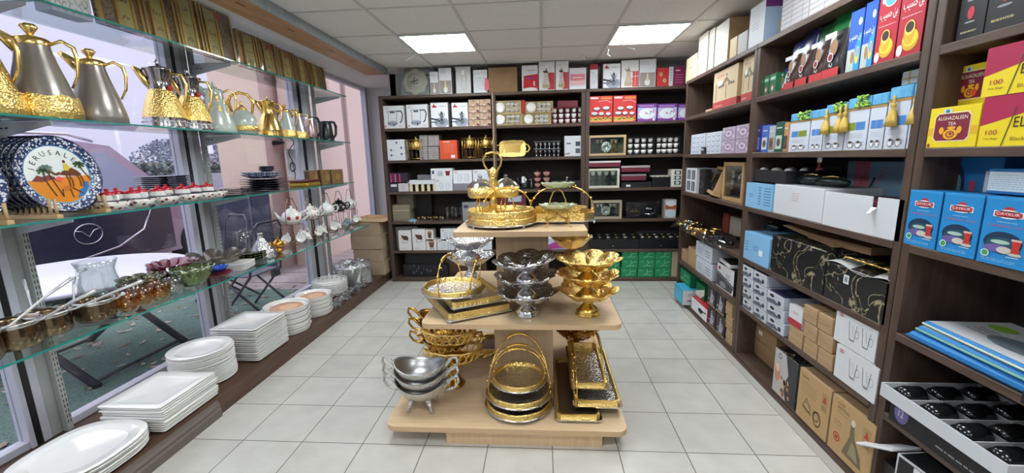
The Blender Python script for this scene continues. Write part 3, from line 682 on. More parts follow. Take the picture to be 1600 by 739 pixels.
def filigree_basket(label, loc, rz=0):
    t = thing('filigree_basket', label, 'basket', loc, rz); w = .17
    b = B(); b.lathe([(0, .02), (w*.75, .02), (w*.8, .03), (w*.9, .05), (w*.88, .05), (w*.74, .03), (0, .03)], GOLDS, 36, sy=.6); b.build('bowl', t)
    b = B(); n = 20
    for i in range(n):
        a = 2*pi*i/n
        P = []
        for q in range(11):
            u = 2*pi*q/10; aa = a+pi/n*.95*sin(u)*1.0; zz = .075+.03*cos(u); rr_ = w*(.92+.12*(zz-.045)/.06); P.append((rr_*cos(aa), rr_*.6*sin(aa), zz))
        b.tube(P, .006, GOLDE, 5)
    b.tube([(w*1.06*cos(2*pi*i/60), w*.64*sin(2*pi*i/60), .112+.006*abs(sin(i*.53))) for i in range(60)], .008, GOLDE, 6, True)
    b.build('pierced_rim', t)
    for s in (-1, 1):
        b = B(); rg = random.Random(9+s)
        for i in range(9):
            b.M = Matrix.Translation((s*(w*1.0+rg.uniform(-.01, .07)), rg.uniform(-.05, .05), .07+rg.uniform(-.02, .04))) @ Matrix.Rotation(rg.uniform(0, 6), 4, 'Z') @ Matrix.Rotation(rg.uniform(-.7, .7), 4, 'Y')
            b.ball((0, 0, 0), .026, GOLDE, 8, sz=.25, sy=.6)
        b.M = Matrix(); b.build('leaf_handle', t)
    b = B(); b.lathe([(0, 0), (w*.5, 0), (w*.55, .01), (w*.3, .022), (0, .022)], GOLD, 24, sy=.6); b.build('foot', t)
    return t
filigree_basket('oval pierced gold basket with leafy handles between the pewter and antique gold bowls', (-.64, 2.62, Z1+.285))
filigree_basket('oval pierced gold basket below another, its leaves sticking out beside the pewter bowls', (-.6, 2.6, Z1+.16), .15)
b = B(); b.lathe([(0, 0), (.07, 0), (.075, .01), (.05, .03), (.03, .1), (.03, .14), (.07, .155), (.08, .168), (0, .165)], BRZ, 24); tag(b.build('pedestal', loc=(-.62, 2.62, Z1-.0)), 'short antique gold pedestal carrying the leafy gold baskets', 'pedestal')
rect_tray('small rectangular tray in the shade under the middle tier near the column', (-.42, 3.2, Z1), .2, .3, .03, floor=HB)
# ---- middle tier trays
rect_tray('lower of two rectangular gold trays set askew on the middle tier', (-.505, 2.61, Z2), .41, .53, .035, rz=.52, group='square trays on the middle tier')
rect_tray('upper of two rectangular gold trays set askew on the middle tier', (-.5, 2.62, Z2+.057), .35, .46, .03, rz=.52, group='square trays on the middle tier')
t = round_tray('oval gold rimmed tray with a hammered silver floor lying on the askew trays', (-.575, 2.53, Z2+.112), .19, .03, bailh=0, feet=True, sy=.95)
bail(t, (-.05, -.18, .03), (.02, .17, .03), .21, (-.02, 0)); bail(t, (.13, -.14, .03), (.15, .12, .03), .2, (.03, 0))
# ---- top tier
bigt = round_tray('wide round gold tray with a double rim on the top tier', (-.28, 2.78, Z3), .225, .042, nrim=2, bailh=0, feet=True)
bt = thing('candy_dish', 'gold two bowled candy dish with glass lids and a tall loop handle', 'dish', (-.33, 2.8, Z3+.03))
b = B(); b.lathe([(0, 0), (.07, 0), (.075, .01), (.03, .03), (.022, .09), (.03, .13), (.02, .16)], GOLD, 20); b.build('base', bt)
b = B(); b.tube([(-.018, 0, .28), (-.03, 0, .33), (-.055, 0, .37), (-.062, 0, .41), (-.04, 0, .445), (0, 0, .455), (.04, 0, .445), (.062, 0, .41), (.055, 0, .37), (.03, 0, .33), (.018, 0, .28)], .007, GOLDM, 8); b.build('loop_handle', bt)
b = B(); b.lathe([(.018, .12), (.02, .2), (.03, .24), (.024, .3), (.035, .33), (0, .36)], GOLDE, 16); b.build('stem', bt)
for s, dy in ((-1, 0), (1, .03)):
    c = (s*.085, dy, 0); q = B(); q.lathe([(0, .155), (.075, .155), (.088, .17), (.09, .225), (.084, .225), (.08, .17), (0, .165)], GOLDE, 28, c=c); bw = q.build('bowl', bt)
    q = B(); q.lathe([(.09, .226), (.075, .25), (.04, .275), (.012, .283), (.01, .29), (.016, .3), (0, .308)], LIDG, 24, c=c); q.build('lid', bw)
    q = B()
    for k in range(3): a = k*2.1+.4; q.tube([(c[0]+.03*cos(a), c[1]+.03*sin(a), .155), (c[0]+.055*cos(a), c[1]+.055*sin(a), .1), (c[0]+.05*cos(a), c[1]+.05*sin(a), .04), (c[0]+.068*cos(a), c[1]+.068*sin(a), 0.004)], .005, GOLD, 6)
    q.build('wire_legs', bt)
bail(bigt, (-.1, -.2, .09), (.21, -.1, .09), .17)
bt2 = rect_tray('long eight sided gold tray with a wrapped arched handle on the top tier', (.12, 2.93, Z3), .46, .28, .05, handles=[((-.21, 0, .05), (.24, 0, .05), .2, (0, 0))], ch=.07)
rect_tray('smaller gold tray stacked inside the eight sided tray', (.13, 2.94, Z3+.024), .36, .19, .055, ch=.05)
# two tier cake stand with pale leaf plates
PALEG = mat('pale green gilt glass', '#c4cba6', .2, .55, tex='voronoi', ts=70, bump=.8)
cs = thing('cake_stand', 'two tier cake stand with pale green leaf shaped plates on gold wire', 'cake stand', (.1, 2.72, Z3))
def leafplate(z, w, d, nm):
    b = B(); b.lathe([(0, z), (w*.6, z+.003), (w*.9, z+.018), (w, z+.034), (w*.97, z+.036), (w*.88, z+.024), (w*.58, z+.009), (0, z+.006)], PALEG, 56, sy=d, mod=scal(11, .09, .008, 1)); b.build('plate', cs)
leafplate(.105, .122, .75, 0); leafplate(.245, .108, .7, 1)
b = B()
for s in (-1, 1):
    for k in (-1, 1):
        b.tube([(s*.06, k*.05, .1), (s*.075, k*.06, .04), (s*.062, k*.055, .02), (s*.075, k*.062, .006), (s*.09, k*.07, .004)], .0035, GOLDM, 5)
        b.tube([(0, k*.05, .085), (s*.03, k*.055, .045), (s*.06, k*.06, .03)], .0035, GOLDM, 5)
    b.tube([(s*.055, 0, .115), (s*.05, 0, .17), (s*.03, 0, .22), (0, 0, .245)], .004, GOLDM, 6)
b.build('wire_frame', cs)
# ================================================================ prints for cartons
P_ = K
def g_kettle(F, a, c, w, h, col='#1b2740'):
    k = P_(col); F.line([(a-w*.4, c-h*.4), (a-w*.38, c+h*.3), (a-w*.45, c+h*.42), (a+w*.15, c+h*.42), (a+w*.1, c-h*.4), (a-w*.4, c-h*.4)], .005, k, 2)
    F.line([(a+w*.12, c+h*.4), (a+w*.42, c+h*.42), (a+w*.5, c+h*.2), (a+w*.42, c-h*.2), (a+w*.3, c-h*.3)], .014, k, 2)
    F.disc(a-w*.15, c-h*.32, w*.24, h*.1, P_('#8d99ad'), 2); F.ring(a-w*.15, c-h*.32, w*.3, h*.15, .12, k, 3); F.rect(a-w*.1, c-h*.5, a-w*.04, c-h*.35, k, 3)
    F.rect(a-w*.28, c+h*.3, a+w*.02, c+h*.4, P_('#4a566e'), 2)
def g_teapot(F, a, c, w, h, col='#22242a', fill='#6b6f78'):
    k = P_(col); F.disc(a, c-h*.08, w*.3, h*.3, P_(fill), 2); F.disc(a, c+h*.18, w*.2, h*.1, k, 3); F.disc(a, c+h*.32, w*.05, h*.07, k, 3)
    F.line([(a-w*.28, c-h*.1), (a-w*.42, c+.12*h), (a-w*.5, c+h*.18)], .008, k, 2); F.ring(a+w*.34, c-h*.02, w*.16, h*.2, .3, k, 2, 12, -1.6, 1.6)
def g_thermos(F, a, c, w, h, body='#c9c3bb', lid='#4a3c38', base='#b8a878'):
    F.poly([(a-w*.3, c-h*.45), (a+w*.3, c-h*.45), (a+w*.38, c-h*.3), (a+w*.2, c+h*.15), (a+w*.2, c+h*.3), (a-w*.2, c+h*.3), (a-w*.2, c+h*.15), (a-w*.38, c-h*.3)], P_(body), 2)
    F.rect(a-w*.38, c-h*.42, a+w*.38, c-h*.26, P_(base), 3); F.poly([(a-w*.22, c+h*.3), (a+w*.22, c+h*.3), (a+w*.1, c+h*.42), (a-w*.35, c+h*.4)], P_(lid), 3); F.disc(a, c+h*.46, w*.06, h*.05, P_(lid), 3)
    F.line([(a+w*.2, c+h*.3), (a+w*.48, c+h*.28), (a+w*.44, c), (a+w*.3, c-h*.15)], .006, P_(lid), 3)
def g_flask(F, a, c, w, h, col='#d8cf9c'):
    F.disc(a, c-h*.22, w*.4, h*.24, P_('#e2e0da'), 2); F.poly([(a-w*.18, c-h*.1), (a+w*.18, c-h*.1), (a+w*.1, c+h*.4), (a-w*.1, c+h*.4)], P_(col), 3); F.disc(a, c+h*.42, w*.1, h*.08, P_(col), 3)
def g_glass(F, a, c, w, h, col='#9aa0a8'):
    k = P_(col); F.line([(a-w*.4, c+h*.5), (a-w*.3, c-h*.5), (a+w*.3, c-h*.5), (a+w*.4, c+h*.5), (a-w*.4, c+h*.5)], .004, k, 2); F.ring(a+w*.5, c, w*.25, h*.25, .2, k, 2, 10, -1.7, 1.7)
def g_logo(F, a, c, r, m=None):
    m = m or P_('#c22f3a'); F.ring(a, c, r, r*F.w/F.h, .3, m, 2, 12); F.ring(a+r*1.3, c, r, r*F.w/F.h, .3, m, 2, 12)
def flaps(F, col='#00000'): F.line([(.5, 0), (.5, 1)], .003, P_('#8a7050'), 1)
def tape_seam(F): F.rect(0, .44, 1, .56, P_('#bfa078', .35), 1); F.line([(0, .5), (1, .5)], .002, P_('#6f5638'), 2)
def f_kettle(F):
    F.rect(.02, .02, .98, .98, P_('#e4e6e8'), 0); g_kettle(F, .55, .46, .75, .72); F.scrib(.08, .84, .3, .94, 2, P_('#8a97a6'), 1); F.disc(.1, .1, .03, .04, P_('#d03a3a'), 2)
    F.scrib(.72, .06, .92, .16, 2, P_('#c99'), 1)
def f_tetpot(F):
    F.rect(.02, .02, .98, .98, P_('#e6e7ea'), 0); F.poly([(.12, .84), (.2, .96), (.3, .84)], P_('#c8303c'), 2); F.rect(.1, .8, .36, .86, P_('#c8303c'), 2); F.scrib(.48, .82, .9, .88, 1, P_('#777'), 1)
    F.disc(.6, .2, .42, .2, P_('#9da4b4'), 1); g_teapot(F, .62, .5, .36, .42); g_teapot(F, .62, .24, .42, .36); F.line([(0, .36), (.4, .3), (.5, .24)], .02, P_('#30333c'), 2); F.line([(0, .22), (.4, .2)], .015, P_('#596074'), 2)
def f_thermos(F):
    F.rect(0, 0, 1, 1, P_('#e8e8e8'), 0); F.rect(.55, .03, .98, .62, P_('#c7384a'), 1); F.scrib(.1, .86, .4, .9, 1, P_('#555'), 1); g_thermos(F, .46, .4, .62, .72)
def f_thermos_w(F):
    F.rect(0, 0, 1, 1, P_('#e3e4e2'), 0); F.rect(.66, .03, .98, .6, P_('#d8383f'), 1); g_thermos(F, .42, .38, .6, .72, '#c9b4a2', '#8a8078', '#b9a289'); F.line([(.66, .4), (.98, .42)], .004, P_('#fff'), 3); F.line([(.8, .05), (.82, .6)], .003, P_('#fff'), 3)
def f_flask(F):
    F.rect(0, 0, 1, 1, P_('#dfe0e4'), 0); F.rect(.04, .02, .96, .52, P_('#9b8f8a'), 1); F.scrib(.08, .8, .6, .92, 3, P_('#9a9ca4'), 1); g_flask(F, .5, .28, .42, .5)
def f_carafe(F):
    F.rect(0, 0, 1, 1, P_('#c9c6c4'), 0); k = P_('#9b9a98'); F.disc(.5, .78, .12, .1, P_('#efeeea'), 2); F.line([(.42, .8), (.35, .3), (.45, .15), (.7, .15), (.72, .3), (.6, .8)], .005, k, 2); F.line([(.6, .8), (.75, .5)], .006, k, 2)
def f_glasses(F):
    F.rect(0, 0, 1, 1, P_('#d9dadf'), 0); F.scrib(.1, .8, .9, .9, 2, P_('#8f95a0'), 1); F.disc(.95, .35, .18, .3, P_('#d95a72'), 1)
    for i in range(4): g_glass(F, .2+i*.19, .4, .14, .5, '#a9abb4')
def f_pinkw(F):
    F.rect(0, 0, 1, 1, P_('#dfe0e4'), 0); F.rect(.06, .2, .94, .72, P_('#d8808a'), 1); F.rect(.06, .2, .94, .42, P_('#e8b9bb'), 2); F.scrib(.2, .52, .8, .6, 1, P_('#fff'), 2); F.rect(.02, .03, .98, .14, P_('#f0f0f2'), 1)
def f_redw(F):
    F.rect(0, 0, 1, 1, P_('#e1e0e2'), 0); F.poly([(.08, .12), (1, .05), (1, .66), (.12, .6)], P_('#c8202c'), 1); F.scrib(.35, .78, .85, .84, 1, P_('#444'), 1); F.rect(.72, .2, .8, .38, P_('#e8e2e2'), 2); F.rect(.3, .48, .8, .54, P_('#7a4aa0'), 2); F.disc(.55, .08, .4, .06, P_('#f0ece8'), 2)
def f_redtop(F): F.rect(0, 0, 1, 1, P_('#dcdde1'), 0); F.rect(0, .78, 1, 1, P_('#a8202c'), 1); g_glass(F, .5, .4, .4, .35); F.scrib(.2, .62, .6, .68, 1, P_('#777'), 1)
def f_goldfl(F):
    F.rect(0, 0, 1, 1, P_('#cf2f34'), 0)
    for x, y in ((.35, .66), (.68, .32)):
        for k in range(6): F.disc(x+.1*cos(k*1.05), y+.07*sin(k*1.05), .07, .05, P_('#dcbf86'), 2, 8)
        F.disc(x, y, .05, .04, P_('#8a6a30'), 3, 8)
def f_strip(F): F.rect(0, 0, 1, 1, P_('#dfdfe3'), 0); F.scrib(.25, .25, .8, .9, 5, P_('#3a3a44'), 1)
def f_magenta(F):
    F.rect(0, 0, 1, 1, P_('#8f1b50'), 0); F.rect(.15, .78, .6, .84, P_('#e8d0da'), 1)
    for i in range(4): F.rect(.12, .18+i*.13, .9, .2+i*.13, P_('#d99ab8'), 1)
def f_flor(F):
    F.rect(0, 0, 1, 1, P_('#bfa48c'), 0); r = random.Random(int(F.o.x*1000)+int(F.o.z*100))
    for i in range(14): F.disc(r.uniform(.06, .94), r.uniform(.1, .9), r.uniform(.05, .11), r.uniform(.08, .17), P_(r.choice(['#a8434c', '#e3d3b4', '#7c4a52', '#caa878', '#d8c8b0'])), 1, 8)
    F.line([(0, .02), (1, .02)], .004, P_('#7a3a36'), 2); F.line([(0, .5), (.45, .52)], .004, P_('#c33'), 2)
def f_potset(F):
    F.rect(0, 0, 1, 1, P_('#d2302c'), 0); F.rect(.04, .9, .38, .96, P_('#f0ecec'), 2); F.rect(.5, .88, .96, .95, P_('#d88a2c'), 2); F.line([(.4, .8), (.75, .83), (.97, .74)], .005, P_('#f4c8c0'), 1)
    F.rect(.02, .05, .98, .2, P_('#d8b04a'), 1)
    for x, y, w in ((.32, .52, .15), (.72, .54, .16), (.22, .34, .15), (.52, .33, .12), (.82, .32, .11)):
        F.disc(x, y-.02, w, .075, P_('#15161c'), 2); F.disc(x, y+.01, w*.9, .055, P_('#e4e4e8'), 3); F.disc(x, y-.012, w*.7, .04, P_('#c4c8d0'), 4); F.rect(x-w*1.2, y, x-w*.95, y+.02, P_('#15161c'), 3); F.rect(x+w*.95, y, x+w*1.2, y+.02, P_('#15161c'), 3)
    r = random.Random(4)
    for i in range(12): F.disc(.06+i*.08, .15+r.uniform(-.03, .03), .04, .03, P_(r.choice(['#4a7a2c', '#b83a20', '#2c2c20', '#e0a030'])), 3, 8)
    F.scrib(.06, .02, .9, .06, 1, P_('#f0e0c0'), 3)
def f_purple(F):
    F.rect(0, 0, 1, 1, P_('#7a3c9a'), 0); F.rect(.02, .16, .98, .78, P_('#a9bfdd'), 1); F.disc(.5, .44, .42, .3, P_('#dfe6ee'), 2); F.ring(.5, .44, .46, .34, .08, P_('#e9a0c0'), 3)
    r = random.Random(2)
    for i in range(7): F.disc(.4+r.uniform(0, .45), .4+r.uniform(0, .2), .035, .04, P_(r.choice(['#c8426a', '#7d5aa8', '#5f9a6c'])), 4, 8)
    F.scrib(.1, .84, .85, .94, 1, P_('#e7d3f0'), 2); F.disc(.86, .1, .06, .07, P_('#f0e8f4'), 3)
def cupgrid(F, nx, ny, bg, cup='#efefec', pad=.06, plate=False, rim='#6c5646'):
    F.rect(0, 0, 1, 1, P_(bg), 0)
def f_line(F): F.rect(0, 0, 1, 1, P_('#dfe2e6'), 0); g_glass(F, .33, .42, .2, .5, '#9aa6b6'); g_glass(F, .7, .42, .2, .5, '#9aa6b6'); g_logo(F, .12, .84, .045)
def f_linered(F): F.rect(0, 0, 1, 1, P_('#dfe1e5'), 0); F.rect(.3, .3, .55, .75, P_('#b0b8c4'), 1); F.poly([(.66, .75), (.9, .75), (.85, .32), (.7, .32)], P_('#7d1c2a'), 1); F.rect(.05, .5, .15, .8, P_('#3c4458'), 1)
def f_stool(F):
    F.rect(0, 0, 1, 1, P_('#e6e3e2'), 0); F.poly([(.2, .76), (.72, .72), (.8, .6), (.74, .5), (.42, .52), (.3, .62)], P_('#5a3a2e'), 2); F.line([(.3, .55), (.32, .38), (.75, .42), (.72, .55)], .006, P_('#8a8480'), 2); F.scrib(.15, .08, .5, .14, 1, P_('#777'), 1)
    F.disc(.2, .62, .03, .03, P_('#333'), 2)
def f_cup(F): F.rect(0, 0, 1, 1, P_('#e2ddd9'), 0); F.poly([(.25, .8), (.8, .8), (.7, .25), (.36, .25)], P_('#6e4a38'), 2); F.disc(.52, .8, .28, .1, P_('#b08a6a'), 3); F.rect(.3, .1, .75, .16, P_('#888'), 1)
def f_orange(F): F.rect(0, 0, 1, 1, P_('#d9522c'), 0); F.rect(.2, .9, .6, .94, P_('#f6d8c8'), 1); F.scrib(.22, .35, .8, .85, 8, P_('#e9906c'), 1, .4); F.rect(.64, .07, .86, .22, P_('#efe9e4'), 1)
def f_jug(F):
    F.rect(0, 0, 1, 1, P_('#dfe3e6'), 0)
    for x, y in ((.22, .25), (.22, .5), (.55, .85), (.8, .6), (.8, .3)): F.disc(x, y, .06, .06, P_('#5f6d7c'), 1, 8); F.scrib(x+.07, y-.04, x+.2, y+.03, 2, P_('#aab'), 1)
def f_teacup_grey(F):
    F.rect(0, 0, 1, 1, P_('#8f8a88'), 0); F.rect(.03, .03, .97, .97, P_('#a5a09d'), 1); F.line([(.5, 0), (.5, 1)], .003, P_('#55504e'), 2); F.line([(0, .5), (1, .5)], .003, P_('#55504e'), 2)
    for x in (.25, .75):
        for y in (.25, .75): F.ring(x, y, .14, .12, .2, P_('#5f5a58'), 2, 10); F.disc(x, y-.02, .08, .06, P_('#c4beb8'), 2, 8)
def f_green(F):
    F.rect(0, 0, 1, 1, P_('#18804f'), 0); F.rect(.03, .05, .97, .95, P_('#1a8a58'), 1); k = P_('#a9d3b6'); F.line([(.1, .72), (.3, .78)], .004, k, 2); F.line([(.55, .9), (.62, .6), (.9, .72)], .005, k, 2); F.line([(.62, .6), (.5, .3), (.3, .2)], .005, k, 2); F.line([(.5, .3), (.85, .25)], .004, k, 2)
def f_window(F):
    F.rect(0, 0, 1, 1, P_('#e2dfd2'), 0)
    for i in range(3): F.rect(.3, .12+i*.29, .9, .34+i*.29, P_('#16161a'), 1); F.disc(.6, .23+i*.29, .2, .09, P_('#cfd4d6'), 2)

def bb(label, px0, px1, pt, z, d, col, front=None, name='carton', cat='box', group=None, dy=.02, side=None, top=None, rot=0, ex=0):
    Y = YB+dy; xm = (px0+px1)/2; a = on('y', Y, px0, pt+5).x; c = on('y', Y, px1, pt+5).x; h = min(on('y', Y, xm, pt).z, 2.828)-z
    b = carton(abs(c-a)-.003, d, h-.002, P_(col) if isinstance(col, str) else col, .002, front, side, top)
    o = b.build(name, loc=((a+c)/2, Y, z+.001), rz=rot); return tag(o, label, cat, group)
Z = BZ
NTH = 'first second third fourth fifth sixth seventh eighth ninth tenth eleventh twelfth thirteenth fourteenth fifteenth sixteenth seventeenth eighteenth nineteenth twentieth'.split()
# ---- row on top of the back shelving
bb('tall slim grey and white flask carton on the back unit, left of a taller twin', 671, 684.5, 112, Z[0], .14, '#b9b6b4', f_flask, group='flask cartons on top of the back unit')
bb('taller grey and white flask carton with a yellow bottle picture on the back unit', 685, 705, 106, Z[0], .16, '#a9a4a2', f_flask, group='flask cartons on top of the back unit')
bb('plain grey carafe carton on top of the back unit beside the flask cartons', 711.5, 735, 104, Z[0], .18, '#8f8682', f_carafe)
bb('white carton with a row of drinking glasses and a pink corner on the back unit', 739, 761, 109, Z[0], .18, '#cfcfd3', f_glasses)
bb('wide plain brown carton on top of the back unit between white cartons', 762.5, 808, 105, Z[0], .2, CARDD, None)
bb('red and white appliance carton on the back unit left of the flask jug cartons', 815, 840.5, 102, Z[0], .22, '#dedee0', f_redw, rot=.0)
bb('tallest white carton with a thermos jug on a red panel', 841.5, 867, 90, Z[0], .18, '#dedee0', f_thermos, group='thermos jug cartons on top of the back unit')
bb('slightly shorter white carton with a thermos jug, right of the tallest one', 868, 888.5, 94, Z[0], .18, '#dedee0', f_thermos, group='thermos jug cartons on top of the back unit')
bb('white carton with a soft pink panel on top of the back unit', 889.5, 916, 106, Z[0], .18, '#dcdde0', f_pinkw)
bb('small white carton with a dark red lid above the back right shelves', 922, 934.5, 100, Z[0], .15, '#a8202c', f_redtop)
bb('white teapot carton with a red emblem above the back right shelves', 942, 970, 99, Z[0], .18, '#9d9697', f_tetpot)
bb('white carton picturing a pale thermos jug on a red strip', 971, 998.5, 94, Z[0], .16, '#dcdcde', f_thermos_w)
bb('tall grey and white carton with a pale flask above the back right shelves', 999.5, 1025.5, 92, Z[0], .16, '#cfcfd2', f_flask)
bb('red carton printed with gold flowers above the back right shelves', 1026.5, 1045, 106, Z[0], .16, '#b8282e', f_goldfl)
bb('slim white carton with dark vertical lettering beside the magenta carton', 1045.6, 1052.5, 104, Z[0], .15, '#d0d0d4', f_strip)
bb('magenta carton with pale lines at the corner above the back right shelves', 1053, 1070, 104, Z[0], .15, '#7d1846', f_magenta)
def relief_plaque():
    x = on('y', 5.52, 646, 125).x; t = thing('relief_plaque', 'square grey plaque with a cream round relief of script, wrapped in clear plastic', 'wall plaque', (x, 5.54, Z[0]), 0)
    t.rotation_euler.x = -.12; t.rotation_euler.y = .03
    b = B(); b.box(-.19, .19, 0, .03, 0, .34, mat('slate board grey', '#7d8488', .5, 0, tex='noise', ts=9, col2='#979d9f'), .004); b.build('board', t)
    b = B(); b.M = Matrix.Translation((0, 0, .175)) @ Matrix.Rotation(pi/2, 4, 'X'); C1 = mat('cream plaster relief', '#cfc9b6', .5, 0, tex='voronoi', ts=60, bump=.9, bd=.006)
    b.lathe([(.165, 0), (.16, .012), (.12, .016), (.105, .008), (.1, .02), (0, .024)], C1, 48, mod=lambda a, i, r: (1+(.06*cos(8*a) if i < 2 else 0), 0)); b.build('relief_ring', t)
    b = B(); b.M = Matrix.Translation((0, -.03, .175)); k = P_('#3b3a38')
    b.tube([(-.05, 0, -.03), (-.01, 0, -.01), (.01, 0, .05)], .004, k, 5); b.tube([(-.05, 0, -.005), (0, 0, .0), (.06, 0, .01)], .004, k, 5); b.tube([(.0, 0, -.045), (.01, 0, 0), (.05, 0, .035)], .004, k, 5); b.tube([(.02, 0, -.03), (.055, 0, -.02)], .005, k, 5); b.build('script', t)
    b = B(); b.grid(lambda u, v: (-.23+.46*u+.012*sin(17*v), -.035-.015*abs(sin(u*9+v*5))-.01*sin(v*23), -.0+.36*v-.0), 14, 10, CELLO); b.build('wrapping', t)
relief_plaque()
bb('dark red carton hidden behind the flask cartons beside the wrapped plaque', 663, 671, 116, Z[0], .12, '#5c2a30', None, dy=.09)

# ---- second row
for k, (a, c, t_) in enumerate(((597, 631, 165), (634, 668, 163))): bb(['white glass kettle carton at the end of the shelf near the window wall', 'white glass kettle carton second along the shelf'][k], a, c, t_, Z[1], .22, '#c9c6c4', f_kettle, group='kettle cartons')
for k, (a, c, t_) in enumerate(((672, 700, 160), (705, 731, 160))): bb(['white teapot carton with a torn top beside the kettle cartons', 'white teapot carton with a red emblem beside the flowered boxes'][k], a, c, t_, Z[1], .22, '#a9a4a4', f_tetpot, group='teapot cartons')
x0, x1 = on('y', YB+.03, 732, 175).x, on('y', YB+.03, 767, 175).x; hw = (x1-x0)/2
for i in range(2):
    for j in range(4):
        b = carton(hw-.004, .2, .08, P_('#9a7a66'), .002, f_flor); b.f and None
        lab = 'flowered pink and gold box, '+['lowest', 'second from below', 'third from below', 'topmost'][j]+' of the '+['first', 'second'][i]+' stack beside the teapot carton'
        tag(b.build('flowered_box', loc=(x0+hw*(i+.5), YB+.03+.002*j, Z[1]+.001+j*.084)), lab, 'box', 'flowered boxes')
def coffee_set(label, px0, px1, pt, pb, z):
    Y = YB+.02; a, c = on('y', Y, px0, pt).x, on('y', Y, px1, pt).x; w = c-a; h = on('y', Y, px0, pt).z-z-.003
    t = thing('coffee_cup_set', label, 'cup set', ((a+c)/2, Y, z+.001), 0, 'boxed coffee cup sets')
    b = B(); b.box(-w/2, w/2, .02, .16, 0, h, P_('#c7b48c'), 0); 
    for q in ((-w/2, w/2, 0, .02, 0, .008), (-w/2, w/2, 0, .02, h-.008, h), (-w/2, -w/2+.008, 0, .02, .008, h-.008), (w/2-.008, w/2, 0, .02, .008, h-.008), (-w*.1-.004, -w*.1, 0, .02, .008, h-.008)): b.box(*q, P_('#c9b078'))
    b.build('tray_box', t)
    b = B(); b.M = Matrix.Translation((-w*.3, .018, h/2)) @ Matrix.Rotation(pi/2, 4, 'X'); r = min(h*.44, w*.19); b.lathe([(0, .002), (r*.6, .002), (r, .012), (r, .015), (r*.6, .006), (0, .006)], PORC, 24); b.build('saucer', t)
    for i in range(3):
        for j in range(2):
            b = B(); b.M = Matrix.Translation((w*(.0+i*.165), .01, h*(.3+j*.42))) @ Matrix.Rotation(pi/2, 4, 'X'); rr_ = w*.078
            b.lathe([(rr_*.5, -.004), (rr_*.8, -.002), (rr_, .008)], PORC, 14); b.M = Matrix(); b.box(w*(i*.165)-.002, w*(i*.165)+.002, -.0, .004, h*(.3+j*.42)-.012, h*(.3+j*.42)+.012, P_('#5a4a3a')); b.lathe([(0, 0), (rr_*.9, .0), (rr_*.9, .012)], PORC, 12, c=(w*i*.165, .008, h*(.24+j*.42))); b.build('cup', t)
coffee_set('boxed coffee cup set with one saucer, lower left of the four stacked sets', 772, 816, 178, 195, Z[1])
coffee_set('boxed coffee cup set with one saucer, upper left of the four stacked sets', 772, 814, 158, 178, Z[1]+.142)
coffee_set('boxed coffee cup set with one saucer, lower right of the four stacked sets', 817, 861, 178, 195, Z[1])
coffee_set('boxed coffee cup set with one saucer, upper right of the four stacked sets', 821, 864, 159, 178, Z[1]+.142)
bb('narrow bright red box squeezed between the stacked coffee cup sets', 815, 820.4, 156, Z[1]+.142, .12, '#b5252e', None)
def cup_tray(name, label, loc, w, d, h, nx, ny, tray, cup, group=None, rx=0, frame=None, face='y', cr=.46, fill=None):
    """an open display box seen from the front with cups standing in rows"""
    t = thing(name, label, 'cup set', loc, 0, group); t.rotation_euler.x = rx
    b = B(); b.box(-w/2, w/2, d-.01, d, 0, h, P_(tray)); b.box(-w/2, w/2, 0, d-.01, 0, .008, P_(tray)); b.box(-w/2, w/2, 0, d-.01, h-.006, h, P_(tray)); b.box(-w/2, -w/2+.006, 0, d-.01, .008, h-.006, P_(tray)); b.box(w/2-.006, w/2, 0, d-.01, .008, h-.006, P_(tray))
    if frame:
        f = .025
        for q in ((-w/2, w/2, 0, f), (-w/2, w/2, h-f, h), (-w/2, -w/2+f, f, h-f), (w/2-f, w/2, f, h-f)): b.box(q[0], q[1], -.012, 0, q[2], q[3], P_(frame))
    b.build('box', t)
    for i in range(nx):
        for j in range(ny):
            x = -w/2+w*(i+.5)/nx; z = h*(j+.5)/ny; r = min(w/nx, h/ny)*cr
            b = B(); b.lathe([(0, -r*.8), (r*.6, -r*.8), (r*.9, 0), (r, r*.8), (r*.9, r*.8), (r*.7, -r*.4)], cup, 14, c=(x, max(r+.004, d*.4), z)); b.build('cup', t)
    return t
def bxy(px, Y=None, py=200): return on('y', Y or YB+.02, px, py).x
cup_tray('cup_set', 'white espresso cups in an open dark red box beside the coffee cup sets', (bxy(887), YB+.02, Z[1]), .41, .14, .2, 5, 3, '#7a2434', PORC)
bb('dark red lidded box lying on top of the white espresso cups', 871, 903, 157, Z[1]+.203, .16, '#6d1f2c', None)
for k, (a, c, t_) in enumerate(((921, 957.5, 150), (958.5, 994.5, 149))): bb(['bright red carton picturing five black pots, next to the middle unit', 'bright red carton picturing five black pots, next to the purple cartons'][k], a, c, t_, Z[1], .2, '#a8242a', f_potset, group='red pot set cartons')
for k, (a, c) in enumerate(((996, 1026.5), (1027.5, 1058.5), (1059.5, 1088))): bb(['purple and pale blue plate set carton next to the red cartons', 'purple and pale blue plate set carton, middle of three', 'purple and pale blue plate set carton partly hidden in the corner'][k], a, c, 162, Z[1], .22, '#5d2c7c', f_purple, group='purple plate set cartons')

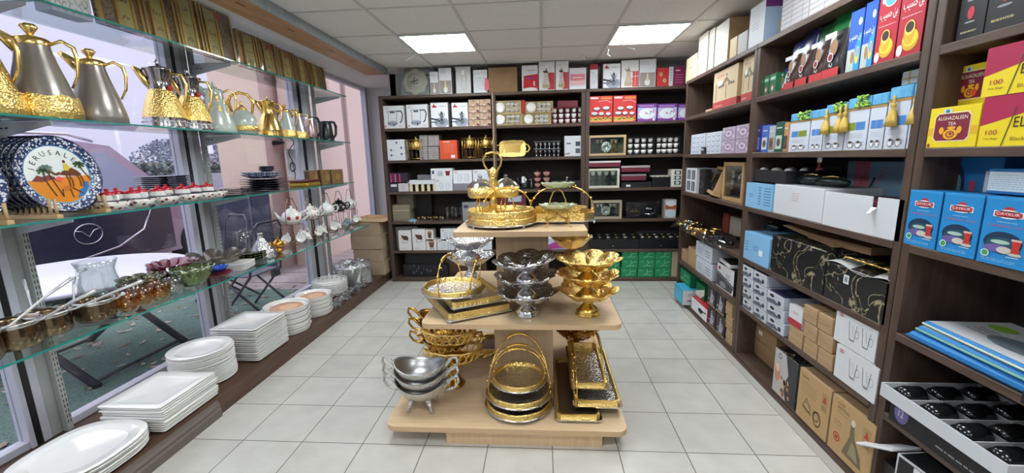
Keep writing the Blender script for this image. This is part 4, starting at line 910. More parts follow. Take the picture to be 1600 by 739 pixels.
# ---- third row
bb('white jug carton with small pictures on the third shelf by the window wall', 604, 632, 218, Z[2], .2, '#b7b3b0', f_jug)
for k, (a, c, t_, z) in enumerate(((655, 668, 229, Z[2]), (668.5, 686, 229, Z[2]), (655, 668, 211, Z[2]+.176), (668.5, 686, 211, Z[2]+.176))):
    bb('grey carton of little cups behind the gold stands, '+['lower left', 'lower right', 'upper left', 'upper right'][k]+' of four', a, c, t_, z, .18, '#85807d', f_teacup_grey, dy=.08, group='grey cup cartons')
bb('bright orange carton with white small print on the third shelf', 686.5, 714, 219, Z[2], .18, '#c24a28', f_orange)
def tea_rack(label, px, w, h, z, dy=.06, m=GOLD):
    t = thing('tea_glass_rack', label, 'tea set', (bxy(px), YB+dy+.06, z), 0, 'gold racks of tea glasses')
    b = B()
    for s in (-1, 1):
        for q in (-1, 1): b.tube([(s*w/2, q*w/2.4, 0), (s*w/2, q*w/2.4, h*.85)], .004, m, 5)
    for zz in (.02, h*.45, h*.85):
        b.tube([(-w/2, -w/2.4, zz), (w/2, -w/2.4, zz), (w/2, w/2.4, zz), (-w/2, w/2.4, zz)], .004, m, 5, True)
    for k in range(7): b.tube([(-w/2+w*k/6, -w/2.4, h*.45), (-w/2+w*k/6+.01, -w/2.4-.01, h*.65), (-w/2+w*k/6, -w/2.4, h*.85)], .0035, m, 4)
    b.build('wire_rack', t)
    b = B(); b.lathe([(0, h*.47), (w*.36, h*.47), (w*.42, h*.6), (w*.3, h*.78), (w*.12, h*.86), (.01, h*.9), (.014, h*.95), (0, h)], GOLDE if m is GOLD else m, 18); b.build('teapot', t)
    for s in (-1, 0, 1): b = B(); b.lathe([(0, .025), (w*.1, .025), (w*.13, .06), (w*.1, .09), (w*.14, .12)], GLA, 12, c=(s*w*.3, 0, 0)); b.build('tea_glass', t)
tea_rack('gold wire rack of tea glasses standing in front of grey cup cartons', 645, .2, .31, Z[2])
tea_rack('gold wire rack of tea glasses right of the orange carton', 731, .18, .31, Z[2])
tea_rack('gold wire rack of tea glasses beside the pale edging strip', 757, .18, .31, Z[2])
def ornate_tray():
    t = thing('ornate_tray', 'gold tray with a scalloped rim and two handles standing upright on the shelf', 'tray', (bxy(800), YB+.05, Z[2]+.115), 0); t.rotation_euler.x = 1.42
    n = 60; b = B()
    def sq(a, w, h, e=.35): c, s = cos(a), sin(a); return (w*abs(c)**e*(1 if c > 0 else -1), h*abs(s)**e*(1 if s > 0 else -1))
    P = [];  Q = []; R_ = []
    for i in range(n):
        a = 2*pi*i/n; x, y = sq(a, .17, .105); k = 1+.03*cos(a*20); P.append((x*k, y*k, .02)); x, y = sq(a, .125, .068); Q.append((x, y, .004)); x, y = sq(a, .135, .077); R_.append((x, y, .012))
    b.add(P+R_+Q, [(i, (i+1) % n, n+(i+1) % n, n+i) for i in range(n)]+[(n+i, n+(i+1) % n, 2*n+(i+1) % n, 2*n+i) for i in range(n)]+[tuple(range(2*n, 3*n))], GOLDE, True); b.build('tray_plate', t)
    b = B(); b.box(-.1, .1, -.045, .045, .006, .009, P_('#a88a4c', .3, .8)); b.build('tray_centre', t)
    for s in (-1, 1): b = B(); b.tube([(s*.16, -.05, .02), (s*.2, -.045, .02), (s*.225, 0, .02), (s*.2, .045, .02), (s*.16, .05, .02)], .009, GOLDE, 8); b.build('handle', t)
ornate_tray()
def glass_rack_box(label, px, w):
    t = thing('goblet_set', label, 'glass set', (bxy(px), YB+.04, Z[2]), 0, 'dark boxes of small goblets'); b = B()
    b.box(-w/2, w/2, .14, .15, 0, .2, P_('#17171a')); b.box(-w/2, w/2, 0, .14, 0, .01, P_('#17171a')); b.box(-w/2, w/2, 0, .14, .1, .106, P_('#8e9096')); b.box(-w/2, w/2, 0, .14, .195, .2, P_('#6e7076')); b.build('box', t)
    for j in (0, 1):
        for s in (-1, 1):
            b = B(); b.lathe([(0, .012), (w*.15, .012), (.004, .02), (.004, .045), (w*.16, .06), (w*.2, .088)], SILV, 12, c=(s*w*.24, .05, j*.096)); b.build('goblet', t)
for k, px in enumerate((841, 855, 869)): glass_rack_box('dark open box of small silver goblets beside the upright gold tray, '+['first', 'second', 'third'][k]+' of three', px, .115)
bb('white carton with dark kitchenware pictures at the end of the middle unit', 882, 911, 212, Z[2], .16, '#cfd0d4', lambda F: (F.rect(.1, .6, .35, .66, P_('#555'), 1), F.rect(.6, .5, .85, .72, P_('#3a3d46'), 1), F.rect(.6, .15, .85, .38, P_('#50545e'), 1), F.line([(0, .1), (.3, .16)], .01, P_('#333'), 1)))
def framed_set(label, px0, px1, pt, z, dy=.02, fr='#c6ab80', saucer=True):
    Y = YB+dy; a, c = bxy(px0, Y), bxy(px1, Y); w = c-a; h = on('y', Y, px0, pt).z-z
    t = thing('framed_cup_set', label, 'cup set', ((a+c)/2, Y, z), 0); b = B(); f = .028
    for q in ((-w/2, w/2, 0, f), (-w/2, w/2, h-f, h), (-w/2, -w/2+f, f, h-f), (w/2-f, w/2, f, h-f)): b.box(q[0], q[1], 0, .1, q[2], q[3], P_(fr), .002)
    b.build('wooden_frame', t); b = B(); b.box(-w/2+f, w/2-f, .08, .095, f, h-f, P_('#1d1f27')); b.build('lining', t)
    if saucer:
        b = B(); b.M = Matrix.Translation((0, .07, h*.42)) @ Matrix.Rotation(pi/2, 4, 'X'); r = h*.27; b.lathe([(0, .005), (r*.35, .005), (r*.4, .012), (r*.6, .01), (r, .02), (r*1.02, .016), (r*.6, 0)], SILVE, 28); b.build('saucer', t)
        for s in (-1.6, -.9, .9, 1.6): b = B(); b.lathe([(0, 0), (r*.3, 0), (r*.36, .03), (r*.42, .045)], SILV, 14, c=(s*r*1.05, .045, h*.62)); b.build('cup', t)
        for s in (-1.5, 1.5): b = B(); b.lathe([(0, 0), (r*.3, 0), (r*.36, .03), (r*.42, .045)], P_('#2c2f3c', .2), 14, c=(s*r, .045, h*.2)); b.build('cup', t)
    else:
        for i in range(4):
            for j in range(3): b = B(); b.lathe([(0, 0), (w*.05, 0), (w*.075, .03), (w*.08, .05)], GLT if j < 2 else PORC, 12, c=(-w*.32+i*w*.21, .04, h*.15+j*h*.25)); b.build('glass', t)
    b = B(); b.box(-w/2+f, w/2-f, .004, .006, f, h-f, GL); b.build('window', t)
framed_set('wooden framed cup set with a round silver saucer on the third shelf', 919, 979, 212, Z[2])
for k, (a, c) in enumerate(((981, 1024), (1026.5, 1064))):
    cup_tray('cup_set', ['black box holding twelve white cups beside the wooden framed set', 'black box holding twelve white cups near the corner'][k], ((bxy(a)+bxy(c))/2, YB+.02, Z[2]), bxy(c)-bxy(a), .12, .215, 4, 3, '#17171b', PORC, 'black boxes of white cups', cr=.46)
# ---- fourth row
bb('small pink and dark patterned box on top of two little boxes', 608, 637, 270, Z[3]+.11, .14, '#2c2430', lambda F: [F.rect(.05+i*.12, .1, .12+i*.12, .9, P_(['#c8407c', '#7a2a5c', '#d86a9a', '#53243e'][i % 4]), 1) for i in range(5)])
bb('tiny dark box with a white label under the pink patterned box', 608, 621.5, 284, Z[3], .14, '#3a3c4a', lambda F: F.rect(.2, .5, .9, .75, P_('#d8dae0'), 1))
bb('tiny white box under the pink patterned box', 622, 638, 284, Z[3], .14, '#cfcbd0', lambda F: F.scrib(.3, .2, .7, .8, 3, P_('#c99'), 1))
def cup_columns():
    a, c = bxy(640, None, 290), bxy(680, None, 290); t = thing('cup_holder_box', 'white box of cups standing behind cream pillars on the fourth shelf', 'box', ((a+c)/2, YB+.02, Z[3])); w = c-a
    b = B(); b.box(-w/2, w/2, 0, .14, .095, .15, P_('#dcdde0')); b.box(-w/2, w/2, .1, .14, 0, .095, P_('#4a3c34')); b.build('box', t)
    for i in range(5): x = -w/2+.015+i*(w-.03)/4; b = B(); b.prism([(x-.02, .01), (x+.02, .01), (x+.012, .05), (x-.012, .05)], 0, .095, P_('#e4d6ae')); b.build('pillar', t)
cup_columns()
bb('low grey box lying on the white box with cream pillars', 652, 679, 273, Z[3]+.152, .12, '#6f6c74', None, dy=.05)
bb('white glass carton with a dark red tumbler picture', 673, 707, 263, Z[3]+.155, .16, '#c5c6ca', f_linered)
bb('white drinking glass carton under the one with a red tumbler', 680, 707, 279.5, Z[3], .16, '#c9cacf', f_line)
bb('white drinking glass carton with line drawings, left of the pair on a grey box', 707.5, 737.5, 266, Z[3]+.095, .16, '#c9cacf', f_line, group='drinking glass cartons')
bb('low grey box under the white drinking glass cartons', 708, 742, 286, Z[3], .16, '#85828c', None)
bb('white drinking glass carton with a red logo behind the loop handle', 738.5, 769, 265, Z[3]+.095, .16, '#c9cacf', f_line, group='drinking glass cartons')
bb('another low grey box under the white carton with a red logo', 743, 769, 286, Z[3], .16, '#7b7882', None)
GRG = glassy('green tea glass', '#8fb5a0', 1.6, .05, 2)
def tea_set(label, px, w, group='green glass tea sets'):
    t = thing('glass_tea_set', label, 'tea set', (bxy(px, None, 275), YB+.12, Z[3]), 0, group)
    b = B(); b.box(-w/2, w/2, -.1, .1, 0, .018, P_('#121214', .3), .003); b.build('tray', t)
    b = B(); b.lathe([(0, .02), (w*.2, .02), (w*.26, .07), (w*.2, .13), (w*.1, .16), (w*.12, .17)], GRG, 18); b.lathe([(w*.12, .172), (w*.05, .19), (0, .21)], SILV, 14); b.tube([(w*.22, 0, .12), (w*.36, 0, .13), (w*.34, 0, .07), (w*.24, 0, .05)], .006, SILV, 6); b.tube([(-w*.22, 0, .07), (-w*.34, 0, .12), (-w*.4, 0, .15)], .008, GRG, 6); b.build('teapot', t)
    for s in (-1, 0, 1): b = B(); b.lathe([(0, .019), (.016, .019), (.02, .04), (.015, .055), (.022, .075)], GRG, 12, c=(s*w*.36, -.07, 0)); b.build('tea_glass', t)
tea_set('green glass tea set on a black tray behind the pale edging strip', 787, .22)
tea_set('green glass tea set with a white tag on a black tray', 819, .26)
b = B(); b.box(0, .035, 0, .002, 0, .08, P_('#e0e4e6')); tag(b.build('price_tag', loc=(bxy(815, None, 268), YB+.012, Z[3]+.09)), 'white price tag standing in front of a green glass tea set', 'tag')
for k, px in enumerate((839.5, 854)):
    t = thing('cup_stand', ['pink cups stacked on a stand, left one of the pair', 'pink cups stacked on a stand, right one of the pair'][k], 'cup set', (bxy(px, None, 270), YB+.08, Z[3]), 0, 'stands of pink cups')
    b = B(); b.tube([(0, .03, 0), (0, .03, .26)], .005, BLACK); b.lathe([(0, 0), (.05, 0), (.05, .012), (0, .014)], P_('#4a3032'), 16); b.build('stand', t)
    for j in range(3): b = B(); b.lathe([(0, 0), (.02, 0), (.04, .025), (.045, .05)], P_('#d9a09a', .2), 14, c=(0, 0, .02+j*.075)); b.lathe([(.01, .052), (.03, .056), (0, .066)], P_('#9a5a52', .3), 12, c=(0, 0, .02+j*.075)); b.build('cup', t)
b = B(); b.lathe([(0, 0), (.02, 0), (.008, .012), (.014, .05), (.007, .07), (.02, .085), (.022, .09)], SILV, 12); tag(b.build('candle_holder', loc=(bxy(886, None, 265), YB+.05, Z[3]+.06)), 'tiny silver candle holder alone on a dark box', 'candle holder')
bb('low black box at the back of the shelf under the silver candle holder', 862, 909, 282, Z[3], .2, '#141214', None, dy=.03)
framed_set('cream framed box of clear glasses on the fourth shelf in the corner unit', 918.5, 970, 264, Z[3], fr='#d6d2c0', saucer=False)
def lid_box(label, px0, px1, pt, z, d=.2, dy=.02, lid='#e2dfdf'):
    Y = YB+dy; a, c = bxy(px0, Y, pt), bxy(px1, Y, pt); h = on('y', Y, px0, pt).z-z; w = c-a
    t = thing('lidded_box', label, 'box', ((a+c)/2, Y, z), 0, 'dark red boxes with pale lids'); b = B(); b.box(-w/2+.003, w/2-.003, .003, d-.003, 0, h*.7, P_('#6d1e35'), .001); b.build('base', t); b = B(); b.box(-w/2, w/2, 0, d, h*.7, h, P_(lid), .002); b.build('lid', t)
lid_box('dark red box with a white lid on top of the cream framed box', 918.5, 970, 252, Z[3]+.272)
bb('flat black box with a small white label under the dark red boxes', 971, 1018, 284.5, Z[3], .2, '#17151a', lambda F: F.rect(.15, .15, .3, .55, P_('#dfe3e6'), 1))
lid_box('lower dark red box with a pale lid next to the cream framed box', 971, 1010, 272.5, Z[3]+.093, lid='#8d8288')
lid_box('upper dark red box with a pale lid next to the cream framed box', 971, 1016, 259.5, Z[3]+.2, lid='#b0a8aa')
def open_cup_box(label, px0, px1, pb, z, n, lidh=.05, d=.2, cups=None, group='open black boxes of cups', h=.12, rows=2, Y=None):
    Y = Y or YB+.02; a, c = bxy(px0, Y, pb), bxy(px1, Y, pb); w = c-a
    t = thing('open_cup_box', label, 'cup set', ((a+c)/2, Y, z), 0, group); b = B(); k = P_('#18181d', .4)
    b.box(-w/2, w/2, 0, .006, 0, h, k); b.box(-w/2, w/2, d-.006, d, 0, h+lidh, k); b.box(-w/2, -w/2+.006, .006, d-.006, 0, h, k); b.box(w/2-.006, w/2, .006, d-.006, 0, h, k); b.box(-w/2, w/2, .006, d-.006, h-.04, h-.035, P_('#3d3e46')); b.build('box', t)
    for j in range(rows):
        for i in range(n): b = B(); b.lathe([(0, 0), (.014, 0), (.024, .012), (.028, .05), (.025, .05), (.02, .015)], cups or P_('#b8aaa0', .2), 14, c=(-w/2+w*(i+.5)/n, .05+j*.09, h-.033)); b.build('cup', t)
    return t
open_cup_box('open black box with rows of pale cups on the fourth shelf', 1019, 1047, 290, Z[3], 4, h=.13)
bb('cream box with three dark windows at the corner end of the fourth shelf', 1049, 1066, 264.5, Z[3], .16, '#d8d4c6', f_window)
# ---- fifth row
bb('upper of two old beige cartons on the fifth shelf', 619, 645, 302, Z[4]+.16, .14, '#75695a', None, dy=.14)
bb('lower beige carton with a pale stripe beside the glass cups', 613, 640, 320, Z[4], .18, '#8a7f6c', lambda F: F.rect(0, .62, 1, .68, P_('#b0a68f'), 1), dy=.05)
bb('beige carton supporting another at the back of the fifth shelf', 618, 647, 321, Z[4], .14, '#6b6052', None, dy=.24)
b = B(); b.add([(0, 0, .004), (.11, -.03, .002), (.13, .04, .01), (.03, .06, .03)], [(0, 1, 2, 3)], P_('#6fa8c8', .3)); b.add([(0, 0, .004), (.11, -.03, .002), (.1, -.045, -.03)], [(0, 1, 2)], P_('#a8ccdd', .3)); tag(b.build('plastic_scrap', loc=(bxy(628), YB+.03, Z[4]+.003)), 'crumpled pale blue plastic scrap at the edge of the fifth shelf', 'plastic')
for k in range(9):
    b = B(); r = .021; b.lathe([(0, 0), (r*.8, 0), (r, .01), (r*1.05, .06), (r*.98, .06), (r*.9, .01)], GLT if k % 3 else GLA, 14); b.lathe([(r*1.06, .045), (r*1.06, .055)], GOLDS, 14)
    tag(b.build('small_tumbler', loc=(bxy(644+k*4.9), YB+.05+.05*(k % 2), Z[4])), 'small gilt tumbler in the row on the fifth shelf, '+NTH[k]+' from the beige cartons', 'glass', 'small gilt tumblers')
for k in range(5):
    b = B(); r = .03+.008*(k % 2); b.lathe([(0, 0), (r*.5, 0), (r*.2, .02), (r*.25, .05), (r, .08), (r*1.05, .14), (r*.85, .18)], GLT, 16)
    tag(b.build('stemmed_glass', loc=(bxy(691+k*7), YB+.06+.06*(k % 2), Z[4])), 'clear stemmed glass, '+NTH[k]+' of five between the small tumblers and the grey carton', 'glass', 'clear stemmed glasses')
bb('light grey carton with a dark label behind the round gold trays', 722, 768, 316, Z[4], .2, '#8b8c92', lambda F: F.rect(.05, .7, .2, .85, P_('#3a3c44'), 1))
bb('tall black carton at the back of the fifth shelf behind glasses', 648, 674, 303, Z[4], .12, '#0f0e10', None, dy=.26)
bb('dark red carton with a pale label seen behind the leafy tray handle', 775, 822, 304, Z[4], .2, '#5e1a2a', lambda F: F.rect(.4, .72, .85, .95, P_('#aab4c0'), 1))
framed_set('greyish wooden framed cup set with a silver saucer on the fifth shelf', 925, 975, 314, Z[4], fr='#a89a82')
def black_case():
    a, c = bxy(982), bxy(1035); w = c-a; t = thing('black_gift_case', 'shiny black gift case under clear film with silver and gold pieces', 'gift set', ((a+c)/2, YB+.04, Z[4])); t.rotation_euler.x = -.15
    b = B(); b.box(-w/2, w/2, 0, .04, 0, .21, P_('#131316', .25), .006); b.build('case', t)
    for x in (-.1, .09): b = B(); b.M = Matrix.Translation((x, -.002, .11)) @ Matrix.Rotation(pi/2, 4, 'X'); b.lathe([(.085, 0), (.09, .004), (.08, .008), (.075, 0)], P_('#4b4c52', .2, .8), 30); b.build('round_recess', t)
    b = B()
    for i in range(8): b.box(-.15+i*.014, -.142+i*.014, -.014, -.002, .08, .1+.012*(i % 3), GOLDS)
    b.build('gold_city_emblem', t)
    b = B(); b.tube([(.04, -.012, .06), (.1, -.014, .05), (.15, -.012, .07)], .01, SILV); b.tube([(.05, -.012, .13), (.12, -.012, .12)], .012, PEWT); b.build('silver_pieces', t)
    b = B(); b.grid(lambda u, v: (-w/2+w*u, -.022-.006*sin(u*31+v*9), .01+.21*v), 10, 6, CELLO); b.build('film', t)
black_case()
def bowl_box():
    t = thing('bowl_carton', 'narrow red and white carton with two bowl pictures on the fifth shelf', 'box', (bxy(1054), YB+.02, Z[4])); b = carton(.14, .16, .24, P_('#b9b4b2'), .002, lambda F: (F.rect(0, .5, 1, .72, P_('#a8502c'), 1), F.disc(.5, .8, .42, .16, P_('#cfd6dc'), 2), F.disc(.5, .25, .42, .2, P_('#bcd0dc'), 2), F.ring(.5, .25, .42, .2, .1, P_('#f0f0f0'), 3)))
    b.build('box', t)
bowl_box()
# ---- sixth row
bb('grey carton standing behind the white stool cartons', 618, 652, 354, Z[5], .12, '#8a8684', None, dy=.12)
bb('tall white carton with a brown stool picture, left of its twin', 622, 642, 360, Z[5], .11, '#d9d5d3', f_stool, group='white stool cartons')
bb('tall white carton with a brown stool picture, right of its twin', 643.5, 664, 358, Z[5], .11, '#d9d5d3', f_stool, group='white stool cartons')
bb('small white coffee cup carton below another', 665.5, 682, 374, Z[5], .16, '#d4cfcc', f_cup, group='coffee cup cartons')
bb('small white coffee cup carton on top of another', 664.5, 677, 359, Z[5]+.134, .16, '#d4cfcc', f_cup, group='coffee cup cartons')
bb('long white glassware carton with line drawings low on the left unit', 683, 710, 374, Z[5], .18, '#d4cfcc', f_line)
bb('grey glassware carton on top of the long white one', 688, 712, 357, Z[5]+.134, .18, '#a5a2a2', f_line)
bb('white carton with a brown picture seen beside the silver ruffled bowls', 711, 741, 362, Z[5], .16, '#cfcbca', f_cup)
bb('grey glassware carton half hidden behind the silver bowls', 742.5, 768, 356, Z[5], .16, '#b3b0b2', f_line)
bb('white and purple carton seen between the column and the gold bowls', 853, 890, 362, Z[5], .16, '#b8bcd0', lambda F: (F.poly([(0, .2), (.5, .5), (1, .3), (1, .1), (0, 0)], P_('#a43a8c'), 1), F.rect(.1, .6, .9, .9, P_('#dfe4f0'), 1)))
def long_cup_box(label, px0, px1, pt, n):
    Y = YB+.02; a, c = bxy(px0, Y, 385), bxy(px1, Y, 385); w = c-a; h0 = .13; ht = on('y', Y+.2, px0, pt).z-Z[5]
    t = thing('open_cup_box', label, 'cup set', ((a+c)/2, Y, Z[5]), 0, 'long black boxes of cups'); b = B(); k = P_('#15161a', .35)
    b.box(-w/2, w/2, 0, .006, 0, h0, k); b.box(-w/2, -w/2+.006, .006, .22, 0, h0+.02, k); b.box(w/2-.006, w/2, .006, .22, 0, h0+.02, k); b.box(-w/2, w/2, .22, .226, 0, ht, P_('#2b2c34')); b.add([(-w/2, .006, h0-.02), (w/2, .006, h0-.02), (w/2, .22, h0+.03), (-w/2, .22, h0+.03)], [(0, 1, 2, 3)], P_('#23242b')); b.build('box', t)
    for i in range(n):
        for j in range(2): b = B(); b.lathe([(0, 0), (.016, 0), (.028, .02), (.03, .04), (.026, .04)], [P_('#9a948c', .15, .6), P_('#6e6a48', .15, .6)][i % 2], 14, c=(-w/2+w*(i+.5)/n, .05+j*.1, h0-.01+.02*j)); b.build('cup', t)
    b = B(); b.ball((0, -.002, .04), .008, GOLDS, 8); b.build('clasp', t)
long_cup_box('long open black box of coffee cups with a gold clasp behind the gold bowls', 918, 998, 366, 6)
long_cup_box('long open black box of coffee cups near the corner', 999, 1066, 361, 6)
# ---- bottom row
bb('flat black crate on the lowest shelf of the left unit', 633, 694, 396, Z[6]+.16, .2, '#17161a', None, dy=.1)
def dotted(F):
    r = random.Random(8)
    for i in range(26): F.disc(r.uniform(.02, .98), r.uniform(.3, .9), .012, .12, P_(r.choice(['#4a4c50', '#6f7276', '#33353a'])), 1, 8)
bb('long black box with grey speckled print on the lowest shelf', 630, 700, 413, Z[6], .25, '#1b1a1d', dotted, dy=.08)
bb('brown carton at the back of the lowest shelf of the left unit', 690, 760, 400, Z[6], .2, '#5b4334', None, dy=.15)
a = bxy(971, None, 420); wb = (bxy(1049, None, 420)-a)/3
for j in range(3):
    for i in range(3):
        x = a+wb*(i+.5)+(.0 if j else -.01+.004*i)
        b = carton(wb-.006, .22, .122, P_('#14704a'), .002, f_green)
        lab = 'green carton with white swirls, '+['bottom', 'middle', 'top'][j]+' row of the corner pile, '+['first', 'second', 'third'][i]+' from the gold bowls'
        tag(b.build('green_carton', loc=(x, YB+.02, Z[6]+.001+j*.1235)), lab, 'box', 'green cartons on the lowest shelf')
bb('green carton glimpsed just behind the edge of the gold bowls', 950, 969, 405, Z[6], .2, '#14704a', f_green, dy=.06)
bb('slim cream carton standing in the corner beside the green cartons', 1050.5, 1062, 386, Z[6], .16, '#b8a68e', None)
# ================================================================ things on the right hand shelving
RP = -pi/2
def ry(px, py, X): return on('x', X, px, py).y
def rb(label, pl, pr, pt, z, d, col, front=None, name='carton', cat='box', group=None, dx=.03, side=None, top=None, h=None, rot=0, cardtop=None, lean=0):
    """pl, pr: far and near edge in the picture, pt: top of the far edge"""
    X = XR+dx; zp = 249+(1.65-z)*10  # rough row for reading y
    def yat(px):
        lo, hi = .3, 6
        for _ in range(30):
            m = (lo+hi)/2; v = Vector((X, m, z))-Vector((0, 0, CH)); q = 800+F_PX*v.dot(_r2)/v.dot(_fwd)
            if q > px: lo = m
            else: hi = m
        return m
    y1, y0 = yat(pl), yat(pr); w = y1-y0
    if h is None:
        lo, hi = z, z+1
        for _ in range(30):
            m = (lo+hi)/2; v = Vector((X, y1, m))-Vector((0, 0, CH)); q = 369.5-F_PX*v.dot(_u2)/v.dot(_fwd)
            if q < pt: hi = m
            else: lo = m
        h = m-z
    h = min(h, 2.82-z)
    b = carton(w-.004, d, h-.002, P_(col) if isinstance(col, str) else col, .002, front, side, top)
    o = b.build(name, loc=(X, (y0+y1)/2, z+.001), rz=RP+rot); o.rotation_euler.y = lean
    return tag(o, label, cat, group)
R = RZ
def bkpos(px, z, dx=.05):
    lo, hi = .3, 6
    for _ in range(30):
        m = (lo+hi)/2; v = Vector((XR+dx, m, z))-Vector((0, 0, CH)); q = 800+F_PX*v.dot(_r2)/v.dot(_fwd)
        if q > px: lo = m
        else: hi = m
    return m
KR = '#b89666'
# ---- far bay, top
rb('small cream carton at the far end on top of the carton wall shelves', 1071, 1088, 93, R[0], .16, '#cfc3a3', lambda F: F.scrib(.3, .5, .7, .6, 1, P_('#8a8068'), 1))
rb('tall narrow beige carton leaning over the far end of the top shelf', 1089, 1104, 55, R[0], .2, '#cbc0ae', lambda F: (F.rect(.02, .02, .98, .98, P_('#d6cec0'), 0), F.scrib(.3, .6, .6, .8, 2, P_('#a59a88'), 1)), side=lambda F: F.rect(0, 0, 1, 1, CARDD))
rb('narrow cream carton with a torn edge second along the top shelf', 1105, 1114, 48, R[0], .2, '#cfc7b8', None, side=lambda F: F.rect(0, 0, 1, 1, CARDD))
rb('tallest pale carton with a brown side on the far top shelf', 1115, 1136, 33, R[0], .3, '#c9c0b2', lambda F: F.rect(.02, .02, .98, .98, P_('#d2cabf'), 0), side=lambda F: F.rect(0, 0, 1, 1, CARD), h=.36)
rb('small tan carton in front on the far top shelf', 1139, 1150, 62, R[0], .14, '#c8ad80', None)
rb('small grey carton with dents beside the white and purple plate carton', 1151, 1166, 55, R[0], .16, '#a9a3a0', None)
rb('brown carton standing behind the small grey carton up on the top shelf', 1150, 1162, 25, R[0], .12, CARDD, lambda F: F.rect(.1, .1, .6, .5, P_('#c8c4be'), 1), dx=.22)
rb('large white carton with purple border and plate picture on its side, on top', 1168, 1192, 38, R[0], .38, '#d5dade', lambda F: F.scrib(.2, .4, .7, .6, 3, P_('#b0b6c0'), 1),
   side=lambda F: (F.rect(0, .82, 1, 1, P_('#6c2a72'), 1), F.rect(0, 0, 1, .82, P_('#9db0c8'), 1), F.disc(.6, .4, .36, .32, P_('#b8a89a'), 2), F.ring(.6, .4, .3, .26, .12, P_('#6a4a3c'), 3), F.disc(.6, .4, .2, .15, P_('#c89a80'), 3)), h=.3)
# textured paper packs
def f_pack(F):
    F.rect(0, 0, 1, 1, P_('#b3afb0'), 0)
    for i in range(12): F.rect(0, .04+i*.08, 1, .055+i*.08, P_('#8b888c'), 1)
    F.line([(.4, 0), (.42, 1)], .004, P_('#77747a'), 2); F.line([(.8, 0), (.8, 1)], .004, P_('#77747a'), 2)
rb('wide wrapped pack of grey paper sacks on top of the middle shelves, far one', 1219, 1262, 8, R[0], .3, '#a5a1a2', f_pack, group='wrapped paper packs', h=.37)
rb('wide wrapped pack of grey paper sacks on top of the middle shelves, near one', 1263, 1330, 0, R[0], .3, '#a5a1a2', f_pack, group='wrapped paper packs', h=.37)
# ---- far bay, second shelf
def f_tree(F):
    F.rect(0, 0, 1, 1, P_('#d0bb98'), 0); F.rect(0, 0, 1, .2, P_('#bd4b48'), 1); F.text('NOUKAY', .3, .86, .075, P_('#b8453e'), 2, w=.34); k = P_('#4c463e'); F.rect(.1, .25, .16, .68, P_('#a5906e'), 1); F.disc(.3, .66, .1, .08, P_('#f0ebe0'), 2)
    F.line([(.56, .25), (.56, .6)], .01, k, 2)
    for s in (-1, 1):
        for q in (.12, .22, .3): F.line([(.56, .82-q*.4), (.56+s*q*.6, .8-q*.7), (.56+s*q, .62-q*.1)], .005, k, 2); F.disc(.56+s*q, .58, .035, .04, P_('#6f675c'), 3, 8)
    F.disc(.57, .83, .025, .03, k, 3, 8); F.scrib(.08, .06, .45, .12, 1, P_('#e8c8b8'), 2)
rb('beige carton with a red base and branching candle stand picture, far one', 1113, 1150, 122, R[1], .3, '#b59a72', f_tree, group='beige candle stand cartons', side=lambda F: F.rect(0, 0, 1, .2, P_('#8c2f30'), 1), h=.33)
rb('beige carton with a red base and branching picture cut off by the post', 1157, 1177, 104, R[1], .3, '#b59a72', f_tree, group='beige candle stand cartons', h=.34, dx=.04)
rb('small flat tan carton at the far end of the second shelf', 1102, 1112, 172, R[1], .14, '#c2a782', None)
# ---- far bay, third
def f_cryst(F, bg='#c9cfda', k='#9098ac'):
    F.rect(0, 0, 1, 1, P_(bg), 0)
    for i in range(3):
        for j in range(4): F.disc(.2+i*.3, .15+j*.23, .1, .07, P_(k), 1, 8); F.disc(.2+i*.3, .17+j*.23, .06, .04, P_('#e6e9f0'), 2, 8)
def f_lilac(F):
    F.rect(0, 0, 1, 1, P_('#b7a6b8'), 0); F.line([(0, .5), (1, .5)], .006, P_('#8d7a92'), 2)
    for y in (.25, .75): F.ring(.5, y, .34, .17, .12, P_('#7c6a84'), 2); F.disc(.5, y, .24, .11, P_('#d9cdda'), 2); F.disc(.5, y, .12, .05, P_('#8f7c98'), 3); F.disc(.14, y+.1, .08, .06, P_('#d9cdda'), 2, 8); F.disc(.86, y-.1, .08, .06, P_('#d9cdda'), 2, 8)
rb('white box printed with small glasses, farthest on the third shelf', 1079, 1101, 211, R[2], .2, '#c9ced6', f_cryst, group='white glass boxes')
rb('white box printed with small glasses beside the lilac boxes', 1102, 1126, 208, R[2], .2, '#c9ced6', f_cryst, group='white glass boxes')
rb('lilac crystal bowl box, far one of the pair beside the post', 1127, 1147, 200, R[2], .2, '#a595a8', f_lilac, group='lilac crystal boxes')
rb('lilac crystal bowl box, nearer one of the pair beside the post', 1148, 1170, 196, R[2], .2, '#a595a8', f_lilac, group='lilac crystal boxes')
rb('tiny dark jar standing in front of the white glass boxes', 1095, 1100, 230, R[2], .02, '#2c2a2c', lambda F: F.rect(.1, .5, .9, .8, P_('#b0b4ba'), 1), name='jar', cat='jar', dx=.006)
